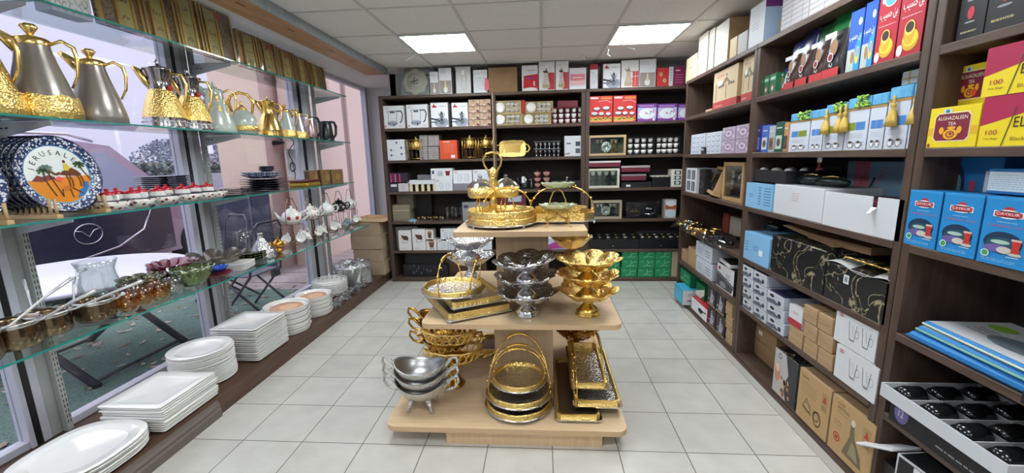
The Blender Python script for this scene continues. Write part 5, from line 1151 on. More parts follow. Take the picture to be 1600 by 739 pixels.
# ---- far bay, fourth
def f_panels(F):
    F.rect(0, 0, 1, 1, P_('#dfe0e2'), 0)
    for i in range(2):
        for j in range(2): F.rect(.12+i*.44, .08+j*.46, .44+i*.44, .46+j*.46, P_('#5d6470'), 1); F.line([(.28+i*.44, .1+j*.46), (.24+i*.44, .4+j*.46)], .012, P_('#b9c0c8'), 2)
rb('white box with four long windows at the far end of the fourth shelf', 1071, 1087, 262, R[3], .2, '#cfd0d2', f_panels)
rb('black box with a red word between the white window box and wooden frames', 1088, 1100, 264, R[3], .06, '#1d1a1d', lambda F: (F.scrib(.1, .75, .6, .85, 1, P_('#b33a3a'), 1), F.ring(.5, .4, .3, .14, .2, P_('#6a6c72'), 1)), dx=.06)
def wood_window(label, pl, pr, z, h, rot, seed, rz=0):
    y1, y0 = bkpos(pl, z), bkpos(pr, z); w = y1-y0; t = thing('wooden_gift_box', label, 'gift box', (XR+.04, (y0+y1)/2, z+(.03 if rot else 0)), RP+rz, 'wooden gift boxes'); t.rotation_euler.x = 0
    if rot: t.rotation_euler = (rot, 0, RP+rz)
    b = B(); f = .03
    for q in ((-w/2, w/2, 0, f), (-w/2, w/2, h-f, h), (-w/2, -w/2+f, f, h-f), (w/2-f, w/2, f, h-f)): b.box(q[0], q[1], 0, .08, q[2], q[3], P_('#b79468'), .002)
    b.build('wooden_frame', t); b = B(); b.box(-w/2+f, w/2-f, .06, .075, f, h-f, P_('#231e22')); b.build('lining', t)
    rg = random.Random(seed)
    for i in range(6):
        b = B(); x, zz, r = rg.uniform(-w*.25, w*.25), rg.uniform(h*.25, h*.75), rg.uniform(.02, .04); b.M = Matrix.Translation((x, .04, zz)) @ Matrix.Rotation(pi/2+rg.uniform(-.4, .4), 4, 'X'); b.lathe([(0, -.01), (r*.4, -.01), (r, .005), (r*1.02, .01), (r*.4, 0)], rg.choice([SILVE, PEWT, P_('#7d6f86', .3), P_('#a5705c', .3)]), 14); b.build('cup', t)
    b = B(); b.box(-w/2+f, w/2-f, .006, .008, f, h-f, CELLO); b.build('window', t)
wood_window('wooden gift box with a clear window, leaning back on the fourth shelf', 1095, 1124, R[3], .27, -.35, 3, -.25)
wood_window('upright wooden gift box with a clear window showing silver ware beside the post', 1129, 1160, R[3], .33, 0, 5)
# ---- far bay, fifth: wrapped gold and silver ware
def wrapped(label, px, z, kind, n, dx=.06, s=1):
    t = thing('wrapped_bundle', label, 'bundle', (XR+dx, bkpos(px, z, dx), z), .4, 'wrapped gold and silver ware'); rg = random.Random(n)
    for i in range(n):
        b = B(); m = {'g': GOLDS, 's': SILV, 'k': P_('#26282c', .15, .3)}[kind if kind != 'm' else rg.choice('gs')]
        c = (rg.uniform(-.09, .09)*s, rg.uniform(-.1, .1)*s, .02+.022*(i % 3)); b.M = Matrix.Translation(c) @ Matrix.Rotation(rg.uniform(-.3, .3), 4, 'Z') @ Matrix.Rotation(pi/2, 4, 'X')
        b.lathe([(.0, -.04), (.018, -.04), (.014, -.02), (.02, 0), (.014, .02), (.018, .04), (0, .04)], m, 12); b.build('piece', t)
    b = B(); b.grid(lambda u, v: (-.13*s+.26*s*u, -.14*s+.28*s*v, .095*sin(pi*u)**.4*sin(pi*v)**.4+.008*sin(u*40+v*13)), 12, 12, CELLO); b.build('wrapping', t)
wrapped('bundle of silver and gold ware in clear wrap near the corner cartons', 1076, R[4], 'm', 12)
wrapped('pile of small gold pieces in clear wrap on the fifth shelf', 1102, R[4], 'g', 16)
wrapped('black and silver wrapped bundle beside the post on the fifth shelf', 1133, R[4], 'k', 12, s=1.1)
rb('narrow brick red carton at the back of the fifth shelf', 1128, 1137, 321, R[4], .1, '#93402e', None, dx=.33, h=.2)
rb('small cream carton at the back of the fifth shelf beside the red one', 1139, 1156, 322, R[4], .1, '#b5aa9c', None, dx=.32, h=.19)
# ---- far bay, sixth
rb('small brown carton at the far end of the sixth shelf', 1062, 1073, 386, R[5], .2, CARD, None)
rb('larger brown carton beside the stacked white cartons', 1074, 1087, 384, R[5], .2, CARD, None)
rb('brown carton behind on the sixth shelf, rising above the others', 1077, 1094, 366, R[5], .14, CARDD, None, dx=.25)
f_blw = lambda F: (F.rect(0, 0, 1, 1, P_('#d5dae4'), 0), F.scrib(.1, .2, .4, .7, 4, P_('#7a88a8'), 1), F.line([(.52, 0), (.52, 1)], .004, P_('#9aa4b8'), 2), F.scrib(.6, .2, .9, .7, 3, P_('#4a5a80'), 1))
rb('lower of two stacked white cartons with blue print on the sixth shelf', 1087, 1112, 405, R[5], .36, '#c3c8d2', f_blw, h=.16, group='white cartons with blue print')
rb('upper of two stacked white cartons with blue print on the sixth shelf', 1087, 1112, 380, R[5]+.165, .36, '#c3c8d2', f_blw, h=.15, group='white cartons with blue print')
def f_pan(F): F.rect(0, 0, 1, 1, P_('#dadada'), 0); F.poly([(0, .05), (.9, .05), (1, .3), (0, .6)], P_('#4a4c52'), 1); F.line([(0, .65), (1, .35)], .012, P_('#2a2c30'), 2); F.disc(.14, .82, .07, .08, P_('#b02c34'), 2); F.scrib(.55, .5, .8, .75, 3, P_('#555'), 3); F.disc(.4, .2, .2, .12, P_('#8f9298'), 3)
def lid_carton():
    rb('white carton with black swoosh print beside the post on the sixth shelf', 1119, 1145, 407, R[5], .3, '#1e1e22', f_pan, h=.22, cat='box')
    rb('black and white carton lid askew on the swoosh carton', 1121, 1143, 398, R[5]+.228, .3, '#d8d8d8', None, h=.03, rot=-.12, top=lambda F: F.rect(.05, .05, .95, .95, P_('#17171a'), 1))
lid_carton()
# ---- far bay, bottom
rb('bright green patterned carton balanced on a blue one at the far bottom', 1057, 1078, 420, R[6]+.17, .2, '#14704a', f_green, h=.15)
rb('sky blue carton sticking out over the floor at the far bottom', 1053, 1066, 436, R[6]-.0, .5, '#3aa6c8', lambda F: F.rect(.1, .1, .9, .9, P_('#58b8d8'), 1), side=lambda F: (F.rect(0, 0, 1, 1, P_('#c9ccc8'), 1), F.scrib(.1, .6, .5, .8, 2, P_('#777'), 2), F.scrib(.1, .2, .6, .4, 1, P_('#333'), 2)), h=.165, dx=-.07)
rb('green and white carton behind the red and white coffee pot box', 1087, 1100, 450, R[6]+.13, .3, '#15703c', lambda F: F.poly([(0, 0), (.6, 0), (1, .4), (1, .8), (0, .3)], P_('#d9e2da'), 1), h=.15, dx=.06)
rb('grey white carton behind the green patterned ones at the far bottom', 1072, 1098, 430, R[6]+.12, .2, '#aeb0ae', None, h=.16, dx=.14)
rb('white coffee pot box with a red top standing out at the bottom', 1080, 1104, 468, R[6], .2, '#b8303a', lambda F: (F.rect(0, 0, 1, 1, P_('#e2e2e6'), 0), F.disc(.6, .45, .14, .2, P_('#26262c'), 2), F.line([(.6, .5), (.95, .62)], .012, P_('#26262c'), 2), F.scrib(.15, .75, .5, .85, 1, P_('#c66'), 1)), h=.13, dx=.0)
def f_kb(F):
    F.rect(0, 0, 1, 1, P_('#32262c'), 0); F.rect(0, 0, 1, .06, P_('#b39a6c'), 1); F.poly([(.3, .12), (.75, .12), (.62, .5), (.58, .72), (.45, .72), (.4, .5)], P_('#a7a3b8'), 2); F.disc(.51, .78, .05, .05, P_('#d0cfe0'), 3); F.line([(.62, .6), (.8, .5), (.7, .25)], .012, P_('#c9c6d8'), 3); F.disc(.2, .3, .06, .04, P_('#d8d0b0'), 2)
for j in range(2):
    for i in range(2): rb('dark plum carton picturing a silver kettle, '+['lower', 'upper'][j]+' row, '+['beside the coffee pot box', 'beside the brown cartons'][i], 1105+i*13, 1117+i*14, 0, R[6]+j*.195, .3, '#241b20', f_kb, group='dark kettle cartons', h=.19, dx=.01)
for j in range(3): rb('narrow brown carton next to the dark kettle cartons, '+['bottom', 'middle', 'top'][j]+' of three', 1133, 1143, 0, R[6]+j*.12, .3, CARD, tape_seam, group='narrow brown cartons', h=.117, dx=.01)
# ---- middle bay, second shelf: coffee
def bag(label, px, w, h, body, topc, z, band='#b02c30', rz=0, dx=.06, group='coffee bags'):
    t = thing('coffee_bag', label, 'coffee bag', (XR+dx, bkpos(px, z, dx), z), RP+rz, group); d = .05
    def shp(z0, z1, m, nm, o=0):
        b = B(); n = 12
        def f(u, v):
            zz = z0+(z1-z0)*v; k = zz/h; th = d*(1-k**3*.9)*(.8+.2*sin(pi*min(1, k*2))); a = 2*pi*u; c, s = cos(a), sin(a)
            return (w/2*abs(c)**.5*(1 if c > 0 else -1)*(1-.05*sin(k*9)), .04+(th+o)*abs(s)**.7*(1 if s > 0 else -1), zz+.006*sin(u*25)*k)
        b.grid(f, 20, 8, m); b.build(nm, t)
    shp(0, h*.72, P_(body, .25), 'body'); shp(h*.72, h, P_(topc, .22), 'top_fold')
    b = B(); F = Face(b, (-w*.42, -.013, .01), (w*.84, 0, 0), (0, 0, h*.68))
    F.rect(0, 0, 1, .2, P_(band), 1); F.disc(.6, .66, .22, .18, P_('#8d6a4c'), 1); F.disc(.45, .45, .17, .1, P_('#7e1a22'), 2); F.ring(.45, .45, .17, .1, .2, P_('#ddd'), 3); F.text('\ufe91\ufee5', .5, .28, .1, P_('#e9e6e0'), 3); F.rect(0, .88, .7, 1, P_('#c9cdd2', .2), 2); b.build('print', t)
def f_greenpk(F): F.rect(0, 0, 1, 1, P_('#1c5c3c'), 0); F.disc(.5, .3, .3, .2, P_('#7d5a44'), 1); F.rect(.1, .7, .9, .85, P_('#9fc4a8'), 1); F.disc(.5, .3, .15, .1, P_('#d8d0c4'), 2)
for k, (a, c) in enumerate(((1183, 1191), (1192, 1200), (1201, 1211))): rb('small green coffee packet next to the post, '+['first', 'second', 'third'][k]+' of three', a, c, 128-k*3, R[1], .07, '#1c5c3c', f_greenpk, group='small green coffee packets', h=.14, name='coffee_packet', cat='coffee packet')
bag('small dark blue and white coffee bag leaning beside the green packets', 1222, .12, .17, '#c5c8cc', '#1d2f7c', R[1], dx=.08)
bag('dark coffee bag with a blue top, farthest of the tall bags', 1234, .13, .30, '#3d2724', '#1c2558', R[1])
bag('dark coffee bag with a blue top and silver shine, second of the tall bags', 1253, .14, .33, '#3b2a28', '#1b2150', R[1])
bag('dark coffee bag with a dull green top, third of the tall bags', 1276, .14, .32, '#3f2926', '#1c4a2c', R[1])
bag('dark coffee bag with a bright green top, nearest of the tall bags', 1299, .16, .35, '#2c2a2d', '#1a7038', R[1])
HASEEB = '\ufe90\ufef4\ufeb4\ufea3 \ufee6\ufe91'
def f_blue(F):
    F.rect(0, 0, 1, 1, P_('#2454b8'), 0); F.rect(0, 0, .55, .38, P_('#a9b4b0'), 1); F.poly([(.55, 0), (1, 0), (1, .62), (.55, .42)], P_('#2f8fc8'), 1); F.text(HASEEB, .5, .56, .12, P_('#eef2f8'), 3, w=.85); F.disc(.42, .24, .13, .1, P_('#a8703c'), 2); F.disc(.78, .26, .16, .14, P_('#e0c040'), 2); F.disc(.78, .3, .12, .08, P_('#8a97a8'), 3); F.disc(.78, .8, .14, .06, P_('#c9d6ec'), 2)
def f_red(F):
    F.rect(0, 0, 1, 1, P_('#a81f30'), 0); F.disc(.55, .82, .3, .09, P_('#5a9ad0'), 2); F.ring(.55, .82, .3, .09, .15, P_('#cfe0ee'), 3); F.disc(.2, .86, .08, .07, P_('#d8d8da'), 3); F.text(HASEEB, .52, .62, .12, P_('#f2e8e8'), 3, w=.8); F.scrib(.1, .48, .9, .52, 1, P_('#e09aa0'), 3)
    F.disc(.56, .2, .34, .13, P_('#c99a24'), 2); F.disc(.56, .22, .3, .1, P_('#e8c53c'), 3); F.disc(.5, .28, .22, .13, P_('#d0a428'), 4); F.disc(.5, .35, .21, .09, P_('#e6cc60'), 5); F.disc(.5, .36, .17, .065, P_('#3a2420'), 6); F.disc(.16, .1, .12, .07, P_('#e8d8d8'), 3)
rb('blue coffee packet with Arabic lettering, next to the dark coffee bags', 1320, 1341, 60, R[1], .16, '#1f48a4', f_blue, name='coffee_packet', cat='coffee packet', group='blue coffee packets', h=.30)
rb('blue coffee packet with Arabic lettering, touching the red packets', 1342, 1361, 52, R[1], .16, '#5a68c8', f_blue, name='coffee_packet', cat='coffee packet', group='blue coffee packets', h=.31)
rb('red coffee packet with a yellow cup beside the blue packets', 1363, 1396, 32, R[1], .16, '#8c1a2a', f_red, name='coffee_packet', cat='coffee packet', group='red coffee packets', h=.34)
rb('red coffee packet with a yellow cup, the one nearest the post', 1397, 1437, 20, R[1], .16, '#8c1a2a', f_red, name='coffee_packet', cat='coffee packet', group='red coffee packets', h=.345, side=lambda F: [F.rect(0, .02+i*.09, 1, .05+i*.09, P_('#6e2838'), 1) for i in range(11)])
# ---- middle bay, third: little packets and boxes with tassels
for k, (a, c, col, cc) in enumerate(((1173, 1187, '#2a2a7c', '#6a6cc0'), (1188, 1198, '#3f6ab8', '#c9ccd2'), (1199, 1208, '#a9aeb0', '#8a6a50'), (1209, 1221, '#1d4f3c', '#b8c8bc'), (1222, 1229, '#b58a5c', '#4a3a34'))):
    rb(['dark blue', 'light blue and white', 'pale photo printed', 'dark green', 'thin brown'][k]+' spice packet in the row beside the post', a, c, 206, R[2], .1, col, (lambda cc: lambda F: (F.rect(.1, .1, .9, .55, P_(cc), 1), F.disc(.5, .32, .25, .14, P_('#5a4a44'), 2), F.scrib(.15, .75, .85, .88, 1, P_('#d9dce4'), 1)))(cc), name='spice_packet', cat='packet', group='spice packets', h=.2-.01*(k % 3))
TASS = mat('gold tassel thread', '#c9a850', .4, .3)
def tassel_box(label, pl, pr, green=0, tassel=None, hh=.25):
    y1, y0 = bkpos(pl, R[2], .03), bkpos(pr, R[2], .03); w = y1-y0-.004
    t = thing('coffee_gift_box', label, 'gift box', (XR+.03, (y0+y1)/2, R[2]), RP, 'white and blue gift boxes'); wc = '#c6ccd8'
    def fr(F):
        F.rect(0, 0, 1, 1, P_(wc), 0)
        if w > .09: F.rect(.12, .5, .45, .7, P_('#4a7fc0' if green != 2 else '#7c8c2c'), 1); F.rect(.47, .5, .88, .7, P_('#7c8c2c' if green == 1 else '#4a7fc0'), 1)
        F.scrib(.15, .3, .8, .44, 3, P_('#9aa4b4'), 1, .4)
        for x in ((.3, .66) if w > .09 else (.5,)): F.disc(x, .14, .11, .08, P_('#e4e6ea'), 2); F.ring(x, .14, .13, .09, .15, P_('#4a4642'), 3); F.disc(x, .19, .09, .025, P_('#5a4030'), 3); F.ring(x+.15, .15, .05, .05, .3, P_('#4a4642'), 3, 10)
    b = carton(w, .16, hh*.76, P_('#b5bcc8'), .002, fr); b.build('box', t)
    b = B(); b.box(-w/2-.001, w/2+.001, -.001, .161, hh*.8, hh, mat('blue satin', '#4f9ac8', .4, 0, tex='noise', ts=30, col2='#6cb0d6'), .004); b.build('lid', t)
    b = B(); b.box(-w/2-.002, w/2+.002, -.002, .162, hh*.76, hh*.8, P_('#a8834a', .35)); b.build('gold_band', t)
    if green:
        b = B(); rg = random.Random(int(pl))
        for i in range(46): b.ball((rg.uniform(-w*.1, w*.48), -.004, rg.uniform(hh*.81, hh*1.01)), .0075, P_(rg.choice(['#8ab83c', '#5f8a2c', '#b0d05c', '#4c6a28'])), 6)
        b.build('green_beads', t)
    for s in (tassel or ()):
        b = B(); b.lathe([(0, .0), (.026, .002), (.022, .03), (.012, .07), (.006, .08), (.011, .09), (.01, .1), (.004, .108), (.008, .12), (.004, .135), (0, .14)], TASS, 14, c=(s*w, -.016, hh*.36), mod=lambda a, i, r: (1+.1*cos(a*9), 0)); b.build('tassel', t)
for q in ((1231, 1262, 1, None, .235, 'with two cups and green beads, farthest of the row'), (1263, 1283, 0, None, .235, 'with plain lettered front, second of the row'), (1284, 1316, 2, (-.3, .36), .25, 'with green beads and two tassels, third of the row'),
          (1317, 1352, 2, (-.45,), .26, 'with an olive label and a tassel at its edge'), (1353, 1378, 0, None, .26, 'with a bare front, between two tasselled boxes'), (1379, 1414, 0, (-.1,), .275, 'with a tassel hanging from its front clasp'), (1415, 1440, 0, (.0,), .275, 'with a tassel, cut off by the post')):
    tassel_box('white and blue coffee gift box '+q[5], q[0], q[1], q[2], q[3], q[4])
rb('white and gold ribbon box on top of the tasselled boxes near the post', 1407, 1436, 160, R[2]+.28, .16, '#aeb8bc', lambda F: (F.rect(0, .4, 1, .5, P_('#b09858'), 1), F.rect(.4, 0, .5, 1, P_('#b09858'), 1)), h=.06, dx=.06)
b = B(); b.lathe([(0, 0), (.025, 0), (.028, .07), (.012, .09), (.012, .11), (0, .112)], SILV, 14); tag(b.build('bottle', loc=(XR+.3, bkpos(1290, R[2], .3), R[2])), 'silver topped bottle in the dark behind the white and blue gift boxes', 'bottle')
b = B(); b.lathe([(0, 0), (.04, 0), (.042, .16), (.03, .2), (0, .21)], P_('#20243c', .3), 14); tag(b.build('jar', loc=(XR+.25, bkpos(1232, R[2], .25), R[2])), 'dark blue jar standing behind the spice packets', 'jar')
# ---- middle bay, fourth
rb('light blue printed carton beside the far post on the fourth shelf', 1164, 1205, 284, R[3], .4, '#7fb4d8', lambda F: (F.rect(0, 0, 1, 1, P_('#86bce0'), 0), F.ring(.22, .5, .07, .08, .3, P_('#4a7ab0'), 1, 8), F.scrib(.5, .15, .6, .9, 7, P_('#3a5a84'), 1), F.scrib(.7, .15, .95, .9, 7, P_('#4a6a94'), 1)), h=.185, dx=.0)
rb('long white carton with a faint red stamp beside the light blue carton', 1207, 1283, 290, R[3], .36, '#cfd2d6', lambda F: F.scrib(.4, .5, .55, .8, 4, P_('#c98a90'), 1, .4), h=.195, dx=.0, top=lambda F: F.rect(.02, .02, .98, .98, P_('#9a9da2'), 1))
def notched():
    y1, y0 = bkpos(1284, R[3], .0), bkpos(1404, R[3], .0); w = y1-y0; t = thing('open_carton', 'long open white carton with a torn handle notch next to the near post', 'box', (XR, (y0+y1)/2, R[3]), RP); b = B(); m = P_('#cfd2d6'); h = .185
    b.box(-w/2, w*.16, 0, .004, 0, h, m); b.box(w*.22, w/2, 0, .004, 0, h, m); b.box(w*.16, w*.22, 0, .004, 0, h-.05, m); b.box(-w/2, -w/2+.004, .004, .34, 0, h, m); b.box(w/2-.004, w/2, .004, .34, 0, h, m); b.box(-w/2, w/2, .34, .344, 0, h, m); b.box(-w/2+.004, w/2-.004, .004, .34, 0, .005, m); b.add([(w*.16, -.001, h-.05), (w*.22, -.001, h-.05), (w*.215, -.03, h-.075), (w*.165, -.025, h-.08)], [(0, 1, 2, 3)], P_('#e4e6e8')); b.build('box', t)
    b = B(); b.box(-w/2+.01, w/2-.01, .01, .33, .006, h-.03, P_('#6a2a3c')); b.build('contents', t)
notched()
def cup_crate():
    t = thing('cup_crate', 'black tray of upturned white cups resting on the light blue carton', 'cup set', (XR+.02, (bkpos(1168, R[3], .02)+bkpos(1222, R[3], .02))/2, R[3]+.197), RP); w = bkpos(1168, R[3], .02)-bkpos(1222, R[3], .02); b = B(); k = P_('#232227', .5)
    b.box(-w/2, w/2, 0, .006, 0, .085, k); b.box(-w/2, w/2, .34, .346, 0, .1, k); b.box(-w/2, -w/2+.006, .006, .34, 0, .085, k); b.box(w/2-.006, w/2, .006, .34, 0, .085, k); b.box(-w/2+.006, w/2-.006, .006, .34, 0, .04, k); b.build('box', t)
    for i in range(3):
        for j in range(3): b = B(); b.lathe([(.036, 0), (.034, .03), (.02, .05), (.012, .052), (0, .055)], PORC, 16, c=(-w/2+w*(i+.5)/3, .06+j*.1, .045)); b.build('cup', t)
cup_crate()
def blue_bag():
    y1, y0 = bkpos(1300, R[3], .25), bkpos(1425, R[3], .25); w = y1-y0
    t = thing('gift_bag', 'large slate blue gift bag with a pink panel, corded handle and blossom print', 'gift bag', (XR+.3, (y0+y1)/2, R[3]), RP); fr = lambda F: (F.poly([(.12, .18), (.2, .08), (.3, .08), (.36, .2), (.36, 1), (.13, 1)], P_('#93505e'), 1), F.scrib(.22, .6, .28, .75, 3, P_('#5a3040'), 2), [F.disc(.45+.05*sin(i*2.3)+i*.012, .55+.03*i, .015, .02, P_('#a8506a'), 2, 6) for i in range(12)], F.line([(.42, .5), (.6, .9)], .003, P_('#5a4a50'), 1))
    b = carton(w*.86, .1, .34, P_('#5f7f95'), .002, fr); b.v = [(x-w*.05, y, z) for x, y, z in b.v]; b.build('bag', t)
    b = B(); b.tube([(-.24, -.006, .26), (-.2, -.02, .12), (-.12, -.025, .07), (-.04, -.02, .13), (0.01, -.006, .25)], .005, P_('#3b342c'), 6); b.v = [(x-.06, y, z) for x, y, z in b.v]; b.build('corded_handle', t)
blue_bag()
rb('plain slate blue gift bag next to the pink panelled bag', 1396, 1425, 255, R[3], .08, '#62829a', None, h=.36, dx=.27, name='gift_bag', cat='gift bag')
def black_gold(label, px, z, dx, n=5):
    t = thing('ribboned_ware', label, 'ware', (XR+dx, bkpos(px, z, dx), z), RP+.2, 'black and gold ware in the open cartons'); t.scale = (.7, .7, .7); b = B(); b.M = Matrix.Rotation(pi/2, 4, 'Y'); b.lathe([(0, -.16), (.03, -.15), (.045, -.05), (.045, .08), (.02, .15), (0, .16)], P_('#1c2a26', .25), 16, c=(-.045, 0, 0)); b.build('body', t)
    b = B(); b.tube([(-.17, 0, .05), (-.1, .01, .085), (0, 0, .095), (.1, .01, .08)], .008, GOLDS, 6); b.tube([(-.17, 0, .03), (-.19, .01, .06), (-.2, 0, .09)], .014, GOLDS, 6); b.build('gold_trim', t)
black_gold('black vessel with gold trim lying on the white carton', 1268, R[3]+.197, .12)
black_gold('black vessel with gold trim poking out near the notched carton', 1300, R[3]+.19, .14)
b = B(); b.box(0, .004, -.02, .02, 0, .03, P_('#e8e8e8')); b.box(-.001, .0035, -.01, .01, -.05, 0, P_('#b03a40')); b.v = [(x, y, z+.05) for x, y, z in b.v]; tag(b.build('hang_tag', loc=(XR+.16, bkpos(1279, R[3]+.3, .16), R[3]+.285)), 'white and red hanging tag under the third shelf', 'tag')
# ---- middle bay, fifth
rb('large light blue carton with a white sticker beside the far post on the fifth shelf', 1161, 1200, 362, R[4], .4, '#7eb2d8', lambda F: (F.rect(0, 0, 1, 1, P_('#84bae2'), 0), F.rect(.62, .3, .76, .5, P_('#e6ebef'), 2), F.ring(.5, .5, .08, .09, .25, P_('#5a8ab8'), 1, 8), F.scrib(.06, .3, .18, .7, 4, P_('#3f6a98'), 1)), h=.215, dx=-.0)
MARB = mat('black veined marble print', '#a89c7a', .3, 0, tex='vein', ts=7, col2='#191a1b', ramp=(.0, .02))
def marble_box(label, pl, pr, h, openb=False, group=None, sticker=False):
    y1, y0 = bkpos(pl, R[4], .0), bkpos(pr, R[4], .0); w = y1-y0-.004; t = thing('marble_print_box', label, 'box', (XR-.0, (y0+y1)/2, R[4]), RP, 'black marble print boxes'); b = B()
    b.box(-w/2, w/2, 0, .34, 0, h-(.03 if openb else 0), MARB, .003)
    if sticker: Face(b, (-w/2, 0, 0), (w, 0, 0), (0, 0, h)).rect(.33, .52, .42, .72, P_('#d9dce0'), 1).rect(.35, .56, .40, .68, P_('#8a9098'), 2)
    b.build('box', t)
    if openb:
        b = B(); b.grid(lambda u, v: (-w/2+w*u, -.004+.33*v, h-.028+.012*sin(u*8+v*4)), 14, 8, mat('white lining paper', '#c9cac6', .5)); b.build('lining_paper', t)
        rg = random.Random(6)
        for s in range(5):
            b = B(); x = -w*.3+s*w*.17; b.tube([(x-.05, .06+.03*(s % 2), h-.01), (x-.02, .05, h+.01), (x+.02, .1, h-.004), (x+.05, .12, h+.012), (x+.02, .17, h)], .007, GOLDS, 6); b.build('gold_cord', t)
marble_box('black marble print box with cream veins beside the blue carton on the fifth shelf', 1202, 1284, .255)
marble_box('open black marble print box with a white sticker and gold cords inside', 1285, 1382, .235, True, sticker=True)
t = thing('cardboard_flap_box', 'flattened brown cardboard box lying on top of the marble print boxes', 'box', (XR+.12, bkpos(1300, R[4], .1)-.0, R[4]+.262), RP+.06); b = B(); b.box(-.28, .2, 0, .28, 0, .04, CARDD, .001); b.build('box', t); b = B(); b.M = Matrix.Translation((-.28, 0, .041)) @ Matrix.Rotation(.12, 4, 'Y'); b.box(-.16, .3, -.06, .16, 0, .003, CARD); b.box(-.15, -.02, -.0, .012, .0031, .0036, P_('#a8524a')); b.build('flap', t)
black_gold('black vessel with gold trim on top of the light blue carton of the fifth shelf', 1200, R[4]+.218, .16)
# ---- middle bay, sixth
def f_navy(F): F.rect(0, 0, 1, 1, P_('#c9ccd4'), 0); F.poly([(0, .3), (.45, .45), (.7, .2), (.6, .05), (0, .1)], P_('#5a5f70'), 1); F.disc(.3, .7, .14, .14, P_('#20222c'), 2); F.disc(.75, .35, .1, .2, P_('#343a4c'), 2); F.scrib(.5, .7, .9, .85, 1, P_('#7a8090'), 1); F.rect(0, 0, .3, .08, P_('#7a7c8c'), 2)
f_ntop = lambda F: F.rect(.01, .01, .99, .99, P_('#25264c'), 1)
for i, (a, c, n, dd) in enumerate(((1160, 1176, 4, .3), (1177, 1197, 4, .3), (1198, 1224, 3, .38))):
    for j in range(n):
        rb('white and navy tableware box, '+['far', 'middle', 'near'][i]+' pile, '+['lowest', 'second from below', 'third from below', 'fourth from below'][j], a, c, 0, R[5]+j*.085, dd, '#b9bcc8', f_navy, group='white and navy tableware boxes', h=.083, top=f_ntop if j == n-1 else None, dx=.0)
rb('brown carton carrying a white and red box beside the navy tableware boxes', 1231, 1252, 0, R[5], .26, CARD, tape_seam, h=.115, dx=.0)
rb('white box with a red band standing on a brown carton', 1231, 1252, 0, R[5]+.117, .26, '#b9b4b4', lambda F: (F.rect(0, 0, 1, 1, P_('#d9d9dc'), 0), F.rect(0, 0, 1, .32, P_('#b0303c'), 1), F.scrib(.3, .6, .7, .75, 2, P_('#a66'), 1)), h=.13, dx=.0, top=lambda F: F.scrib(.1, .1, .9, .9, 6, P_('#666'), 1))
for j in range(3):
    for i in range(2): rb('small brown carton with a taped seam, '+['bottom', 'middle', 'top'][j]+' row, '+['nearer the red banded box', 'nearer the white glass cartons'][i], 1254+i*22, 1275+i*24, 0, R[5]+j*.098, .3, CARD, tape_seam, group='small brown cartons', h=.096, dx=.0)
def f_mugs(F): F.rect(0, 0, 1, 1, P_('#d6d7d9'), 0); g_logo(F, .12, .86, .035); [(F.line([(x-.07, .78), (x-.03, .28), (x+.08, .28), (x+.12, .75)], .004, P_('#96989c'), 2), F.ring(x+.14, .5, .05, .12, .15, P_('#96989c'), 2, 12), F.disc(x+.03, .26, .07, .03, P_('#b0b2b6'), 2), F.line([(x+.02, .72), (x+.05, .4)], .003, P_('#a8aaae'), 2)) for x in (.42, .74)]
rb('white carton with line drawn glass mugs, lower of two by the near post', 1302, 1366, 0, R[5], .3, '#bcbdbf', f_mugs, group='glass mug cartons', h=.185, dx=-.005)
rb('white carton with line drawn glass mugs, upper of two by the near post', 1302, 1366, 0, R[5]+.187, .3, '#bcbdbf', f_mugs, group='glass mug cartons', h=.18, dx=.005)
# ---- middle bay, bottom
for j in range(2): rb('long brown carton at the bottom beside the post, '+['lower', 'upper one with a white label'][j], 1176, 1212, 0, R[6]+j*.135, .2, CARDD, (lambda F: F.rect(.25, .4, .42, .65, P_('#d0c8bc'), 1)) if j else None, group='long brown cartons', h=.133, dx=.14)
def f_choc(F):
    F.rect(0, 0, 1, 1, P_('#b9b6b6'), 0); F.poly([(.5, 1), (1, 1), (1, 0), (.62, 0), (.5, .3), (.66, .6)], P_('#35363a'), 1); F.disc(.18, .5, .13, .22, P_('#c08a68'), 2); F.disc(.18, .6, .1, .1, P_('#e0c0a8'), 3); r = random.Random(3)
    for i in range(16): F.disc(r.uniform(.3, .8), r.uniform(.08, .45), .05, .05, P_(r.choice(['#b57a50', '#d8b088', '#6a4630'])), 2, 8)
    F.ring(.25, .88, .07, .07, .3, P_('#4a4a52'), 2)
rb('carton with a coffee and chocolate photo beside the brown kettle cartons', 1206, 1240, 0, R[6], .26, '#43464a', f_choc, h=.31, dx=.0, top=lambda F: F.rect(0, 0, 1, 1, MARB, 1))
